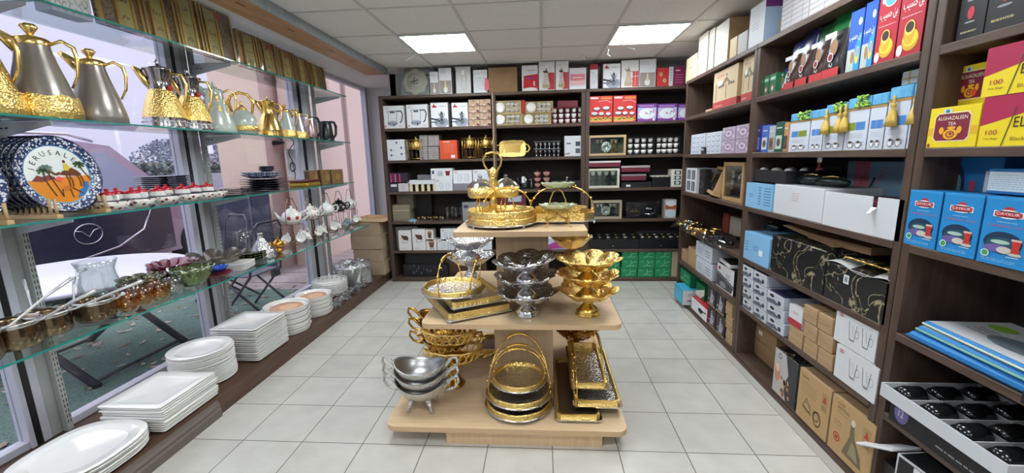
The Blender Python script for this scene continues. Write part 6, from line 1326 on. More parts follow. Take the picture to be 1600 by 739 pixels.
def f_kraft(F, v=0):
    k = P_('#54432c'); g = P_('#8a7650'); F.rect(0, 0, 1, 1, P_(KR), 0); F.rect(.76, .5, .94, .86, P_('#a88a5a'), 1); F.poly([(.79, .68), (.85, .82), (.91, .68)], P_('#b5402e'), 2); F.scrib(.78, .54, .92, .62, 2, k, 2)
    if v == 0:
        F.text('CERAMIC', .22, .88, .05, k, 2, w=.24); F.scrib(.12, .56, .6, .8, 5, g, 1, .4); F.ring(.68, .26, .12, .15, .2, k, 2); F.ring(.64, .3, .1, .1, .2, k, 2); F.line([(.25, .4), (.32, .5), (.42, .34)], .006, g, 2); F.line([(.2, .3), (.5, .24)], .008, k, 2); F.ring(.34, .32, .13, .1, .2, g, 2)
    else:
        F.text('GLASS', .24, .92, .045, k, 2, w=.16); F.text('KETTLES', .3, .84, .05, k, 2, w=.28); F.scrib(.14, .74, .5, .79, 1, g, 1, .4); F.scrib(.1, .5, .28, .62, 2, g, 1, .4); F.disc(.2, .3, .085, .085, P_('#b5402e'), 2); F.ring(.2, .3, .06, .06, .3, P_(KR), 3)
        F.poly([(.36, .12), (.82, .1), (.78, .28), (.62, .5), (.58, .72), (.5, .72), (.5, .5)], P_('#6f6248'), 2); F.disc(.55, .76, .05, .06, P_('#d0c8b8'), 3); F.poly([(.5, .18), (.74, .16), (.66, .38), (.56, .44)], P_('#958a6c'), 3)
rb('brown kettle carton with outline drawings next to the chocolate photo carton', 1243, 1290, 0, R[6], .3, CARD, f_kraft, h=.315, dx=-.005, group='brown kettle cartons')
rb('brown kettle carton with a dark kettle picture next to the near post', 1292, 1356, 0, R[6], .3, CARD, lambda F: f_kraft(F, 1), h=.315, dx=-.005, group='brown kettle cartons')
# ---- near bay
def yb(px, z, dx=.03): return bkpos(px, z, dx)
def f_gzl(F):
    F.rect(0, 0, 1, 1, P_('#e8cf1c'), 0); F.rect(0, .3, 1, .5, P_('#dfae1e'), 1); m = P_('#7c1c34')
    def oc(x0, y0, x1, y1, c, m, l): F.poly([(x0+c, y0), (x1-c, y0), (x1, y0+c*1.4), (x1, y1-c*1.4), (x1-c, y1), (x0+c, y1), (x0, y1-c*1.4), (x0, y0+c*1.4)], m, l)
    oc(.12, .14, .86, .86, .07, P_('#efe0a8'), 2); oc(.14, .17, .84, .83, .06, m, 3); F.text('ALGHAZALEEN', .49, .72, .09, P_('#f2e6d0'), 5, w=.6); F.text('TEA', .5, .58, .085, P_('#f2e6d0'), 5, w=.16)
    y = P_('#e8a824'); F.disc(.49, .32, .15, .13, y, 5); F.ring(.49, .32, .09, .08, .3, m, 6); F.disc(.3, .42, .05, .09, y, 5); F.disc(.66, .42, .05, .09, y, 5); F.disc(.5, .48, .09, .035, y, 5); F.disc(.5, .33, .03, .03, m, 7); F.rect(.3, .84, .46, .95, P_('#cfe0da'), 5); F.rect(.34, .86, .42, .93, P_('#3a7a9c'), 6); F.disc(.06, .06, .035, .05, P_('#8a3a1c'), 5)
def f_arosa(F):
    F.rect(0, 0, 1, 1, P_('#e8cf1c'), 0); F.poly([(0, .42), (.0, 1), (1, 1), (1, .93), (.62, .86)], P_('#a81c48'), 1); F.line([(.17, 0), (.23, .75)], .004, P_('#4a4432'), 2)
    F.text('EL AROSA TEA', .5, .46, .2, P_('#2a2018'), 3, w=.54); F.text('100', .09, .28, .1, P_('#a81c48'), 3, w=.08); F.text('Tea Bags', .09, .15, .05, P_('#5a4a20'), 3, w=.1); F.text('Black Tea', .31, .14, .07, P_('#6a5a20'), 3, w=.17)
rb('yellow tea box with a wine red panel on the lower layer', 1446, 1524, 0, R[2], .2, '#d8c01c', f_gzl, name='tea_box', cat='tea box', h=.155, dx=.0, group='yellow tea boxes')
rb('yellow tea box on the upper layer set back, with a red sticker', 1484, 1545, 0, R[2]+.16, .2, '#d8c01c', lambda F: (f_gzl(F), F.disc(.62, .3, .06, .09, P_('#e8502c'), 8)), name='tea_box', cat='tea box', h=.155, dx=.1, group='yellow tea boxes')
def arosa(label, y0, y1, z, h):
    b = carton(y1-y0, .2, h, P_('#d8c01c'), .002, f_arosa, top=lambda F: F.rect(0, 0, 1, .5, P_('#9a1a42'), 1)); tag(b.build('tea_box', loc=(XR+.0, (y0+y1)/2, z), rz=RP), label, 'tea box', 'yellow and magenta tea boxes')
arosa('yellow and magenta tea box wrapped in film on the lower layer', 1.18, yb(1526, R[2], 0), R[2], .17); arosa('yellow and magenta tea box on the upper layer of the same shelf', 1.16, yb(1532, R[2]+.17, 0), R[2]+.172, .165)
def f_cay(F):
    w = P_('#e9eef2'); r = P_('#b9303a'); F.rect(0, 0, 1, 1, P_('#1d86c8'), 0); F.rect(0, .96, 1, 1, P_('#2c94d4'), 1); F.disc(.5, .8, .13, .07, r, 2); F.disc(.5, .76, .28, .065, w, 3); F.rect(.2, .715, .8, .805, w, 3); F.rect(.225, .728, .775, .792, r, 4); F.text('ÇAYKUR', .5, .762, .05, w, 6, w=.46)
    F.text('TİREBOLU ÇAYI', .52, .585, .045, P_('#c9405a'), 4, w=.78); F.scrib(.3, .63, .7, .66, 1, P_('#9fc8e4'), 2)
    F.disc(.48, .34, .4, .165, P_('#0e2f52'), 2); F.disc(.48, .31, .34, .11, P_('#1f4f5c'), 3); F.disc(.44, .35, .2, .03, P_('#a9c4b8'), 4); F.disc(.4, .25, .3, .06, P_('#6a5a9c'), 4); F.disc(.55, .24, .16, .05, P_('#c9c2b4'), 5)
    F.poly([(.68, .22), (.86, .22), (.84, .3), (.87, .4), (.67, .4), (.7, .3)], P_('#b8322c'), 6); F.rect(.67, .39, .87, .42, P_('#d9b8a8'), 7); F.disc(.77, .2, .14, .025, P_('#c8bca8'), 5); F.disc(.17, .16, .07, .045, P_('#3f9a5a'), 6); F.ring(.17, .16, .09, .055, .2, w, 6); F.scrib(.1, .05, .8, .1, 2, P_('#a9d0ea'), 2, .4); F.scrib(.6, .14, .85, .17, 1, w, 2)
for k, (a, c) in enumerate(((1411, 1460), (1462, 1522), (1524, 1602))):
    rb('blue tea box standing at the front of its shelf, '+['next to the post', 'middle of three', 'nearest the visitor'][k], a, c, 0, R[3], .12, '#186fa8', f_cay, name='tea_box', cat='tea box', h=.235, dx=.0-.004*k, group='blue tea boxes')
def f_cay_side(F):
    s = Face(F.b, F.o+F.u*.0+F.v*1.0, -F.v*1.0, F.u*1.0) if 0 else F; F.rect(0, 0, 1, 1, P_('#1b6fa8'), 0); F.disc(.3, .62, .14, .3, P_('#0e2f52'), 2); F.disc(.32, .6, .07, .2, P_('#6a8c8c'), 3); F.rect(.22, .12, .38, .26, P_('#a8322c'), 3); F.scrib(.52, .1, .62, .9, 2, P_('#b9405a'), 2); F.rect(.76, .12, .88, .85, P_('#e9eef2'), 3); F.text('ÇAYKUR', .82, .5, .08, P_('#b9303a'), 6, w=.32, rot=-pi/2); F.disc(.2, .88, .06, .08, P_('#3f9a5a'), 3)
rb('blue tea box lying on its side behind the upright ones', 1455, 1545, 0, R[3]+.02, .12, '#186fa8', f_cay_side, name='tea_box', cat='tea box', h=.345, dx=.15, group='blue tea boxes')
rb('blue tea box turned to show its white text panel', 1538, 1602, 0, R[3]+.238, .2, '#1a66a4', lambda F: (F.rect(.04, .12, 1, .88, P_('#c9d6de'), 1), F.scrib(.08, .2, .95, .8, 7, P_('#8fa4b4'), 2, .4)), name='tea_box', cat='tea box', h=.09, dx=.04)
rb('blue tea box edge beside the nearest upright box', 1603, 1660, 0, R[3], .12, '#186fa8', lambda F: F.rect(.1, .1, .9, .4, P_('#c9d6de'), 1), name='tea_box', cat='tea box', h=.235, dx=-.012, group='blue tea boxes')
# top: black packs
def f_blackpk(F): F.rect(0, 0, 1, 1, P_('#17171b'), 0); F.disc(.45, .42, .13, .1, P_('#b9303c'), 2); F.disc(.45, .62, .22, .02, P_('#8d9094'), 2); F.scrib(.15, .1, .75, .18, 1, P_('#a89a70'), 2); F.disc(.45, .28, .2, .015, P_('#8d9094'), 2)
rb('black tea packet with a red seal and lime green top, next to the post', 1492, 1535, 0, R[1], .1, '#141418', lambda F: (f_blackpk(F), F.rect(0, .72, 1, 1, P_('#78c82c'), 3)), name='tea_packet', cat='tea packet', h=.23, group='black tea packets')
rb('black tea packet with a red seal and gold writing beside the lime topped one', 1536, 1600, 0, R[1], .1, '#141418', f_blackpk, name='tea_packet', cat='tea packet', h=.3, group='black tea packets')
# flat blue packs
def flat_pack(label, z, x0, y0, y1, rz, h, topc, mold, d=.3):
    t = thing('flat_pack', label, 'packet', (x0, y1, z), RP+rz, 'flat blue packets'); w = y1-y0; b = B(); b.box(0, w, 0, d, 0, h, P_('#1f78b8'), h*.3)
    F = Face(b, (0, 0, 0), (w, 0, 0), (0, 0, h)); F.scrib(.4, .25, .95, .7, 1, P_('#bcd8ec'), 1); F.text('\ufe8f\ufef4\ufee0\ufea3', .3, .5, .5, P_('#d0e4f2'), 2)
    T_ = Face(b, (0, 0, h), (w, 0, 0), (0, d, 0)); T_.rect(.02, .03, .98, .97, P_(topc), 1); b.build('packet', t)
    b = B(); b.box(0, w, -.004, .012, h*.35, h*.6, P_(mold)); b.build('edge_strip', t)
y1_ = 1.81
flat_pack('lowest blue packet lying flat on the shelf under the tea boxes', R[4], XR+.0, 1.24, y1_, -.0, .036, '#2f86c4', '#2a74b0')
flat_pack('blue packet lying flat, second from the bottom with a pale green edge', R[4]+.037, XR+.015, 1.23, y1_-.02, -.03, .03, '#b9d4c0', '#8fc0a8')
flat_pack('white and green magazine packet on top of the flat blue packets', R[4]+.068, XR+.03, 1.22, y1_-.03, -.06, .024, '#c2c3c6', '#dfe8d4', d=.32)
b = B(); T_ = Face(b, (0, 0, 0), (.4, 0, 0), (0, .24, 0)); T_.disc(.15, .8, .12, .14, P_('#8ab83c'), 1); T_.disc(.6, .4, .3, .24, P_('#6a7680'), 1); T_.scrib(.3, .82, .9, .92, 1, P_('#6a6468'), 1); T_.scrib(.1, .3, .3, .6, 3, P_('#7a8088'), 1)
tag(b.build('cover_sheet', loc=(XR+.05, y1_-.06, R[4]+.0945), rz=RP-.06), 'printed cover sheet with a green mark on the topmost flat packet', 'paper')
# tray of black cups
def big_tray():
    y1, y0 = yb(1381, R[5]+.1, -.05), 1.30; w = y1-y0; X = XR-.07; t = thing('glass_tray_box', 'open white box of black glasses tipped over the shelf edge at the lower right', 'glass set', (X, y1, R[5]+.115), RP); t.rotation_euler.y = 0
    h = .06; d = .4; b = B(); m = P_('#c9cbcf')
    b.box(0, w, 0, .006, 0, h, m); b.box(0, w, d-.006, d, 0, h, m); b.box(0, .006, .006, d-.006, 0, h, m); b.box(w-.006, w, .006, d-.006, 0, h, m); b.box(.006, w-.006, .006, d-.006, 0, .004, P_('#2a2c30')); b.build('box', t)
    b = B(); nx, ny = 4, 3
    for i in range(1, nx): b.box(w*i/nx-.002, w*i/nx+.002, .006, d-.006, .004, h-.008, P_('#b9bbbd'))
    for j in range(1, ny): b.box(.006, w-.006, d*j/ny-.002, d*j/ny+.002, .004, h-.009, P_('#8f9193'))
    b.build('divider', t)
    for i in range(nx):
        for j in range(ny):
            b = B(); b.M = Matrix.Translation((w*(i+.5)/nx, d*(j+.5)/ny-.045, .033)) @ Matrix.Rotation(-pi/2, 4, 'X'); r = min(.042, w/nx*.4)
            b.lathe([(0, 0), (r*.8, 0), (r, .03), (r, .09), (r*.9, .09), (r*.8, .02), (0, .015)], P_('#17191a', .12), 18); b.build('glass', t)
big_tray()
def f_twelve(F): F.rect(0, 0, 1, 1, P_('#141216'), 0); F.disc(.12, .55, .07, .42, P_('#6a6196'), 1); F.text('12', .12, .55, .3, P_('#d9d6ea'), 3, w=.05); F.scrib(.45, .2, .8, .4, 1, P_('#8a8a90'), 1)
b = carton(.5, .36, .11, P_('#141216'), .002, f_twelve, side=lambda F: F.rect(0, .88, 1, 1, P_('#5a5c60'), 1)); tag(b.build('glassware_box', loc=(XR-.02, yb(1388, R[5], -.02)-.25, R[5]+.001), rz=RP), 'black glassware box with a purple number disc under the open white box', 'box')
rb('black leather look case at the near edge of the flat packets shelf', 1592, 1660, 0, R[4], .16, '#141416', lambda F: F.scrib(.1, .2, .9, .5, 1, P_('#8a8a8a'), 1), h=.045, dx=-.06, cat='case', name='case')
# bottom of the near bay
t = thing('opened_parcel', 'opened white parcel with a dark inside on the bottom shelf near the visitor', 'box', (XR-.03, yb(1372, R[6]+.2, 0)-.02, R[6]+.17), RP+.1); b = B(); b.box(.1, .36, 0, .2, 0, .12, P_('#c5c6c8'), .002); b.box(.11, .35, .003, .197, .12, .1205, P_('#1a1a1c')); Face(b, (.1, 0, 0), (.26, 0, 0), (0, 0, .12)).rect(.04, .08, .96, .92, P_('#17171a'), 1).rect(.3, .1, .7, .9, P_('#d9dadc'), 2).scrib(.35, .2, .65, .5, 3, P_('#555'), 3); b.build('box', t)
b = B(); b.M = Matrix.Rotation(-.5, 4, 'Y'); b.box(-.06, .14, -.02, .12, .06, .072, P_('#d9dadc'), .004); b.build('flap', t)
rb('dark brown carton filling the bottom shelf of the near bay', 1365, 1500, 0, R[6], .3, '#2a2422', None, h=.165, dx=.03)
# ================================================================ things at the window
def ly(px, z, x):
    lo, hi = .3, 8
    for _ in range(30):
        m = (lo+hi)/2; v = Vector((x, m, z))-Vector((0, 0, CH)); q = 800+F_PX*v.dot(_r2)/v.dot(_fwd)
        if q < px: lo = m
        else: hi = m
    return m
G1, G2, G3, G4 = (g[0] for g in GS); LP = pi/2; LZ = .1205
# ---- top glass shelf: framed plaques
DECO = mat('carved dark frame', '#3a2c22', .35, .2, tex='voronoi', ts=70, col2='#8d7860', ramp=(.1, .6), bump=.7)
PAN = mat('olive gold panel', '#bfb070', .35, .2)
ORD = ['nearest', 'second', 'third', 'fourth', 'fifth', 'sixth', 'seventh', 'eighth', 'ninth']
def plaque(label, a, c, ia, ic, h, red=False, wrap=False):
    x = -2.5; y0, y1, i0, i1 = (ly(q, G1, x) for q in (a, c, ia, ic)); w = y1-y0; o = (y0+y1)/2; i0, i1 = (i0+i1)/2-.36*(i1-i0), (i0+i1)/2+.36*(i1-i0)
    t = thing('calligraphy_plaque', label, 'plaque', (x, o, G1), LP, 'framed calligraphy plaques'); t.rotation_euler.x = -.06
    b = B(); b.box(-w/2+.004, w/2-.004, 0, .03, 0, h, DECO, .004)
    for s in (-w/2+.006, w/2-.02, i0-o-.012, i1-o): b.box(s, s+.018, -.012, 0, .004, h-.004, GOLDM)
    b.build('frame', t)
    b = B(); b.box(i0-o, i1-o, -.004, 0, .01, h-.02, PAN); F = Face(b, (i0-o, -.0045, .01), (i1-i0, 0, 0), (0, 0, h-.03)); k = P_('#17150f')
    for q, s in enumerate(('\ufead\ufeea\ufea8', '\ufe8e\ufee8\ufe91', '\ufef0\ufee0\ufecb')): F.text(s, .5, .2+q*.3, .1, k, 1, w=.6)
    b.build('script_panel', t)
    if red: b = B(); b.box(.0, .05, -.013, -.0105, h-.07, h-.02, P_('#c8483c')); b.build('red_sticker', t)
    b = B(); b.grid(lambda u, v: (-w/2-.01+(w+.02)*u, -.02-.006*sin(u*19+v*7)-(.02*abs(sin(v*14+u*9)) if wrap else 0), h*v*1.02), 10, 8, CELLO); b.build('wrapping', t)
for k, q in enumerate(((155, 229, 184, 216, .365), (230, 283, 241, 266, .365), (284, 321, 288, 313, .37), (322, 371, 327, 350, .37, True), (377, 408, 384, 404, .3), (409, 436, 415, 429, .3, True), (437, 464, 443, 459, .29, True), (465, 485, 469, 479, .28), (486, 510, 491, 499, .27, False, True))):
    plaque('dark framed gold script plaque on the topmost glass shelf, '+ORD[k]+' in the row'+(', crumpled wrap' if k == 8 else ''), *q)
t = thing('patterned_box', 'white box with grey arabesque print on the topmost glass shelf', 'box', (-2.52, (ly(88, G1, -2.5)+ly(152, G1, -2.5))/2, G1), LP)
b = carton(ly(152, G1, -2.5)-ly(88, G1, -2.5), .1, .36, P_('#cfd0d0'), .003, lambda F: [F.ring(.15+.17*(i % 5), .1+.13*(i//5), .08, .07, .25, P_('#8f9294'), 1, 10, i, i+4.5) for i in range(35)]); b.build('box', t)
# ---- second glass shelf: jugs
TAUPE = mat('taupe lacquer', '#8b827a', .3, .35, coat=.3); MINT = mat('pale mint lacquer', '#c3cdc4', .2, 0, coat=.6)
def jug(label, px, x, H, r, body, top=GOLDS, base=None, kind='plain', rz=0, group='thermos jugs', red=False, handle=GOLDS, name='thermos_jug'):
    """spout towards local -x"""
    t = thing(name, label, 'jug', (x, ly(px, G2, x), G2), rz, group)
    P = [(0, 0), (r*.9, 0), (r, .02*H), (r*1.0, .1*H), (r*.93, .22*H), (r*.78, .4*H), (r*.6, .6*H), (r*.5, .74*H), (r*.48, .8*H)]
    b = B(); b.lathe(P, body, 32); b.build('body', t)
    if base: b = B(); b.lathe([(r*.92, -.0), (r*1.04, .01*H), (r*1.05, .1*H), (r*1.0, .22*H), (r*.97, .25*H)], base, 40, mod=lambda a, i, q: (1+.012*cos(a*11), .012*H*cos(a*7) if i == 4 else 0)); b.build('relief_base', t)
    b = B(); b.lathe([(r*.49, .78*H), (r*.52, .84*H), (r*.44, .86*H), (r*.2, .88*H), (0, .885*H)], top, 24)
    b.tube([(-r*.3, 0, .74*H), (-r*.62, 0, .83*H), (-r*.95, 0, .93*H)], [r*.3, r*.2, r*.1], top, 10); b.build('collar', t)
    b = B(); b.lathe([(r*.08, .88*H), (r*.1, .9*H), (r*.26, .97*H), (r*.2, 1.0*H), (0, .99*H)] if kind == 'plain' else [(r*.3, .87*H), (r*.22, .9*H), (r*.06, .92*H), (r*.05, .94*H), (r*.11, .955*H), (r*.04, .97*H), (r*.03, 1.0*H), (0, 1.01*H)], top, 16); b.build('lid', t)
    b = B(); b.tube([(r*.4, 0, .8*H), (r*.8, 0, .86*H), (r*1.1, 0, .8*H), (r*1.15, 0, .68*H), (r*1.08, 0, .5*H), (r*.85, 0, .36*H)], [r*.06, r*.07, r*.08, r*.07, r*.06, r*.04], handle, 8); b.build('handle', t)
    if kind == 'leaf':
        b = B()
        for q in range(18):
            a = q*.7; z = H*(.35+.42*((q*7) % 18)/18); rr_ = r*(.86-.42*(z/H-.3)/.5)
            b.M = Matrix.Translation((rr_*cos(a), rr_*sin(a), z)) @ Matrix.Rotation(a, 4, 'Z'); b.ball((0, 0, 0), r*.16, GOLDE, 8, sz=1.9, sx=.2, sy=.7)
        b.M = Matrix(); b.build('leaf_relief', t)
    if red: b = B(); b.M = Matrix.Rotation(-.9, 4, 'Z'); b.box(r*.8, r*.83, -.025, .02, .55*H, .63*H, P_('#d23a30')); b.build('red_sticker', t)
    return t
def dallah(label, px, x, H, r, body, belly, group='gold and silver coffee pots', red=False, rz=0, bead=True):
    t = thing('coffee_pot', label, 'coffee pot', (x, ly(px, G2, x), G2), rz, group)
    b = B(); b.lathe([(0, 0), (r, 0), (r*1.02, .04*H), (r*.95, .12*H), (r*.98, .16*H)], SILV if belly is GOLDE else belly, 32); b.build('foot', t)
    b = B(); b.lathe([(r*.97, .15*H), (r*.9, .25*H), (r*.72, .42*H), (r*.5, .56*H)], belly, 32); b.build('belly', t)
    b = B(); b.lathe([(r*.5, .56*H), (r*.46, .64*H), (r*.5, .74*H), (r*.58, .82*H), (r*.6, .84*H)], body, 28, mod=lambda a, i, q: (1+.03*cos(a*14), 0)); b.build('neck', t)
    b = B(); b.lathe([(r*.66, .83*H), (r*.68, .845*H), (r*.4, .875*H), (r*.12, .9*H), (r*.05, .93*H), (r*.12, .95*H), (r*.04, .965*H), (0, 1.0*H)], body if body is not GOLDE else GOLDS, 24); b.build('lid', t)
    b = B(); b.tube([(-r*.35, 0, .56*H), (-r*.6, 0, .68*H), (-r*.78, 0, .8*H), (-r*1.0, 0, .86*H)], [r*.14, r*.16, r*.18, r*.08], GOLDS, 8); b.build('spout', t)
    b = B(); b.tube([(r*.5, 0, .8*H), (r*.95, 0, .8*H), (r*1.1, 0, .66*H), (r*1.0, 0, .45*H), (r*.8, 0, .32*H)], [r*.06, r*.09, r*.09, r*.07, r*.05], GOLDS, 8); b.build('handle', t)
    if bead:
        b = B()
        for k in range(28): b.ball((r*.99*cos(k*.2244), r*.99*sin(k*.2244), .1*H), r*.05, SILV, 6)
        b.build('beading', t)
    if red: b = B(); b.ball((r*.55*.7, -r*.55*.7, .58*H), .018, P_('#d23a30'), 8); b.build('red_sticker', t)
RZ1 = .75
jug('gold florally embossed thermos jug with a red price sticker, cut off at the near end', -16, -2.6, .44, .125, GOLDE, GOLDS, GOLDE, red=True, rz=RZ1-.2, group=None)
jug('tall taupe thermos jug with embossed gold base and gold lid knob', 76, -2.6, .475, .135, TAUPE, GOLDS, GOLDE, rz=RZ1)
jug('taupe thermos jug with a plain gold head and no base band', 160, -2.6, .42, .125, TAUPE, GOLDS, None, rz=RZ1)
SD = mat('dark mirror silver', '#a6a2a4', .1, 1)
dallah('larger silver coffee pot with gold spout and engraved gold waist', 262, -2.6, .47, .13, SD, GOLDE, red=True, rz=RZ1)
dallah('smaller silver coffee pot with gold waist and a beaded foot', 306, -2.58, .45, .12, SD, GOLDE, red=True, rz=RZ1)
jug('pale mint thermos jug covered in gold leaves', 343, -2.6, .40, .125, MINT, MINT, None, 'leaf', rz=RZ1, handle=GOLDS)
def arch_pot():
    t = thing('kettle', 'pale mint round kettle with a carved gold arched handle and banded gold base', 'kettle', (-2.6, ly(382, G2, -2.6), G2), RZ1); r = .115
    b = B(); b.lathe([(0, .01), (r*.95, .01), (r*1.0, .07), (r*1.0, .11), (r*.9, .16), (r*.6, .2), (r*.35, .215)], MINT, 32); b.build('body', t)
    b = B(); b.lathe([(r*1.01, .035), (r*1.04, .04), (r*1.04, .075), (r*1.01, .08)], GOLDE, 40); b.build('gold_band', t)
    b = B(); b.lathe([(r*.4, .21), (r*.42, .225), (r*.2, .25), (.01, .26), (.016, .275), (0, .3)], GOLDE, 20); b.build('lid', t)
    b = B(); b.tube([(-r*.7, 0, .15), (-r*1.1, 0, .2), (-r*1.3, 0, .225)], [.022, .018, .01], BRZ, 8); b.build('spout', t)
    b = B(); b.tube([(-r*.6, 0, .2), (-r*.75, 0, .28), (-r*.55, 0, .33), (0, 0, .36), (r*.55, 0, .345), (r*.85, 0, .29), (r*.7, 0, .19)], [.01, .016, .012, .012, .012, .016, .01], GOLD, 8); b.build('handle', t)
arch_pot()
dallah('all gold coffee pot with a pointed lid on the second glass shelf', 424, -2.55, .38, .105, GOLDS, GOLDS, bead=False, rz=RZ1, group=None)
jug('pale mint thermos jug with a gold base band behind the all gold coffee pot', 449, -2.62, .34, .1, MINT, GOLDM, GOLDE, rz=RZ1)
jug('silvery grey thermos jug with a gold base band next to the electric kettles', 468, -2.6, .32, .095, mat('silver lacquer', '#b3b4b8', .25, .6), GOLDM, GOLDE, rz=RZ1)
def e_kettle(label, px, x, H, r, body, cap):
    t = thing('electric_kettle', label, 'electric kettle', (x, ly(px, G2, x), G2), RZ1+.2, 'electric kettles'); k = P_('#141416', .3)
    b = B(); b.lathe([(0, 0), (r*1.05, 0), (r*1.08, .02), (r*1.0, .03), (r*.98, .035)], k, 24); b.build('base', t)
    b = B(); b.lathe([(r*.98, .035), (r, .06), (r*.85, H*.8), (r*.8, H*.84)], body, 24); b.build('body', t)
    b = B(); b.lathe([(r*.82, H*.83), (r*.84, H*.92), (r*.6, H*.97), (0, H*.98)], cap, 20); b.tube([(-r*.6, 0, H*.84), (-r*1.1, 0, H*.93)], [r*.3, r*.12], cap, 8); b.build('lid', t)
    b = B(); b.tube([(r*.6, 0, H*.95), (r*1.35, 0, H*.95), (r*1.6, 0, H*.75), (r*1.5, 0, H*.35), (r*1.0, 0, H*.15)], [r*.16, r*.2, r*.2, r*.17, r*.14], k, 8); b.build('handle', t)
e_kettle('brushed steel electric kettle with a black handle', 487, -2.62, .27, .07, mat('pinkish steel', '#b79c9e', .2, .8), STEEL)
e_kettle('all black electric kettle at the end of the second glass shelf', 511, -2.56, .24, .08, P_('#17181a', .25), P_('#17181a', .25))
# ---- third glass shelf
RIM = mat('painted ceramic rim', '#d9dde0', .2, 0, tex='voronoi', ts=85, col2='#2c3a66', ramp=(.35, .5)); NAVY = mat('dark blue glaze', '#1b1d33', .15, 0, coat=.5)
def big_plate(label, x, y, z, r, scene=False, tilt=-.12, grp='painted plates in the rack'):
    t = thing('painted_plate', label, 'plate', (x, y, z), 0, grp); t.rotation_euler.y = tilt
    b = B(); b.M = Matrix.Translation((0, 0, r)) @ Matrix.Rotation(pi/2, 4, 'Y')
    b.lathe([(0, -.006), (r*.6, -.006), (r*.98, .008), (r, .014), (r*.965, .016)], NAVY, 56); b.lathe([(r*.965, .016), (r*.8, .006), (r*.76, .003)], RIM, 56); b.lathe([(r*.76, .003), (r*.735, .001)], P_('#3f86b8', .2), 56); b.lathe([(r*.735, .001), (0, 0)], P_('#e6ebe6', .15), 56); b.build('plate', t)
    if scene:
        q = r*.73; b = B(); F = Face(b, (.0005, -q, r-q), (0, 2*q, 0), (0, 0, 2*q)); O = P_('#e08a28', .2)
        F.poly([(.5+.5*cos(a), .5+.5*sin(a)) for a in [pi+.17+(pi-.14)*k/24 for k in range(25)]]+[(.98, .47), (.7, .46), (.4, .44), (.1, .4)], O, 1)
        F.poly([(.06, .4), (.16, .5), (.24, .47), (.34, .5), (.42, .46), (.42, .42), (.2, .38)], P_('#7e3a34', .2), 2); F.poly([(.68, .06), (.74, .16), (.72, .2), (.82, .24), (.84, .34), (.94, .36), (.93, .26), (.82, .12)], P_('#2f7ab8', .2), 3)
        for x0, y0, h, ln in ((.26, .12, .5, .03), (.36, .12, .56, -.12), (.9, .38, .32, -.12)):
            k = P_('#3a3020', .2); F.line([(x0+.1, y0 if x0 < .8 else .38), (x0, y0+h*.6), (x0+ln*.3, y0+h*.9 if x0 < .8 else .68)], .006, k, 4); tx, ty = x0+ln*.3, (y0+h*.9 if x0 < .8 else .68)
            for m in range(7): a = m*.9+.2; F.line([(tx, ty), (tx+.05*cos(a), ty+.03*sin(a)+.02), (tx+.1*cos(a), ty+.055*sin(a)-.015)], .009, P_('#33502c' if x0 != .36 else '#6a8078', .2), 5)
        k = P_('#6e3a1c', .2)   # camel with rider
        F.poly([(.5, .5), (.56, .56), (.66, .58), (.72, .62), (.8, .57), (.86, .5), (.82, .47), (.6, .48)], k, 5); F.line([(.52, .53), (.44, .5), (.38, .56), (.33, .55)], .012, k, 5)
        for x0 in (.6, .65, .78, .83): F.line([(x0, .5), (x0+.03, .38), (x0+.02, .27)], .007, k, 5)
        F.poly([(.6, .58), (.66, .56), (.7, .62), (.66, .7), (.61, .68)], P_('#d8c02c', .2), 6); F.disc(.63, .73, .022, .03, P_('#5a2c20', .2), 7, 10)
        F.poly([(.46, .2), (.5, .28), (.58, .3), (.64, .26), (.68, .22), (.62, .2)], P_('#c9742a', .2), 4); F.line([(.48, .24), (.46, .1)], .006, k, 5); F.line([(.6, .24), (.62, .08)], .006, k, 5); F.line([(.64, .26), (.8, .14)], .006, k, 5); F.disc(.47, .42, .055, .045, P_('#f0544c', .3), 9, 10)
        for i, ch in enumerate('JERUSALEM'):
            a = pi*.93-i*(pi*.8)/8; F.text(ch, .5+.4*cos(a), .52+.37*sin(a), .085, P_('#3c3a34', .2), 3, rot=a-pi/2)
        b.build('painted_scene', t)
PY = 2.02
big_plate('large round painted plate with JERUSALEM lettering, palms and camels', -2.49, PY, G3+.02, .2, True)
for k in range(6): big_plate('dark rimmed painted plate standing behind the Jerusalem plate, '+ORD[k].replace('nearest', 'first')+' one behind it', -2.525-.032*k, PY-.005*k, G3+.02, .2, False)
for k in range(3): big_plate('dark rimmed floral plate at the near end of the third shelf, '+['front', 'middle', 'back'][k]+' one', -2.46-.035*k, PY-.42, G3+.02, .17, False)
WR = P_('#c9a878', .6)
def rack(label, y):
    t = thing('plate_rack', label, 'plate rack', (-2.6, y, G3), 0, 'wooden plate racks')
    for s in (-.12, .12): b = B(); b.box(-.15, .17, s-.014, s+.014, 0, .022, WR, .002); b.build('rail', t)
    for k in range(8):
        for s in (-.12, .12): b = B(); b.tube([(.155-k*.033, s, .02), (.155-k*.033, s, .1)], .007, WR, 6); b.build('dowel', t)
rack('wooden dowel rack holding the Jerusalem plate', PY+.02); rack('wooden dowel rack holding the floral plates at the near end', PY-.42)
FLO = mat('floral ceramic', '#e6e4dc', .15, 0, coat=.4, tex='voronoi', ts=26, col2='#8c2430', ramp=(.9, .3)) if 0 else mat('floral ceramic', '#8c2834', .15, 0, coat=.4, tex='voronoi', ts=34, col2='#e6e4dc', ramp=(.28, .36))
WC = mat('white ceramic', '#e9e8e4', .12, 0, coat=.5)
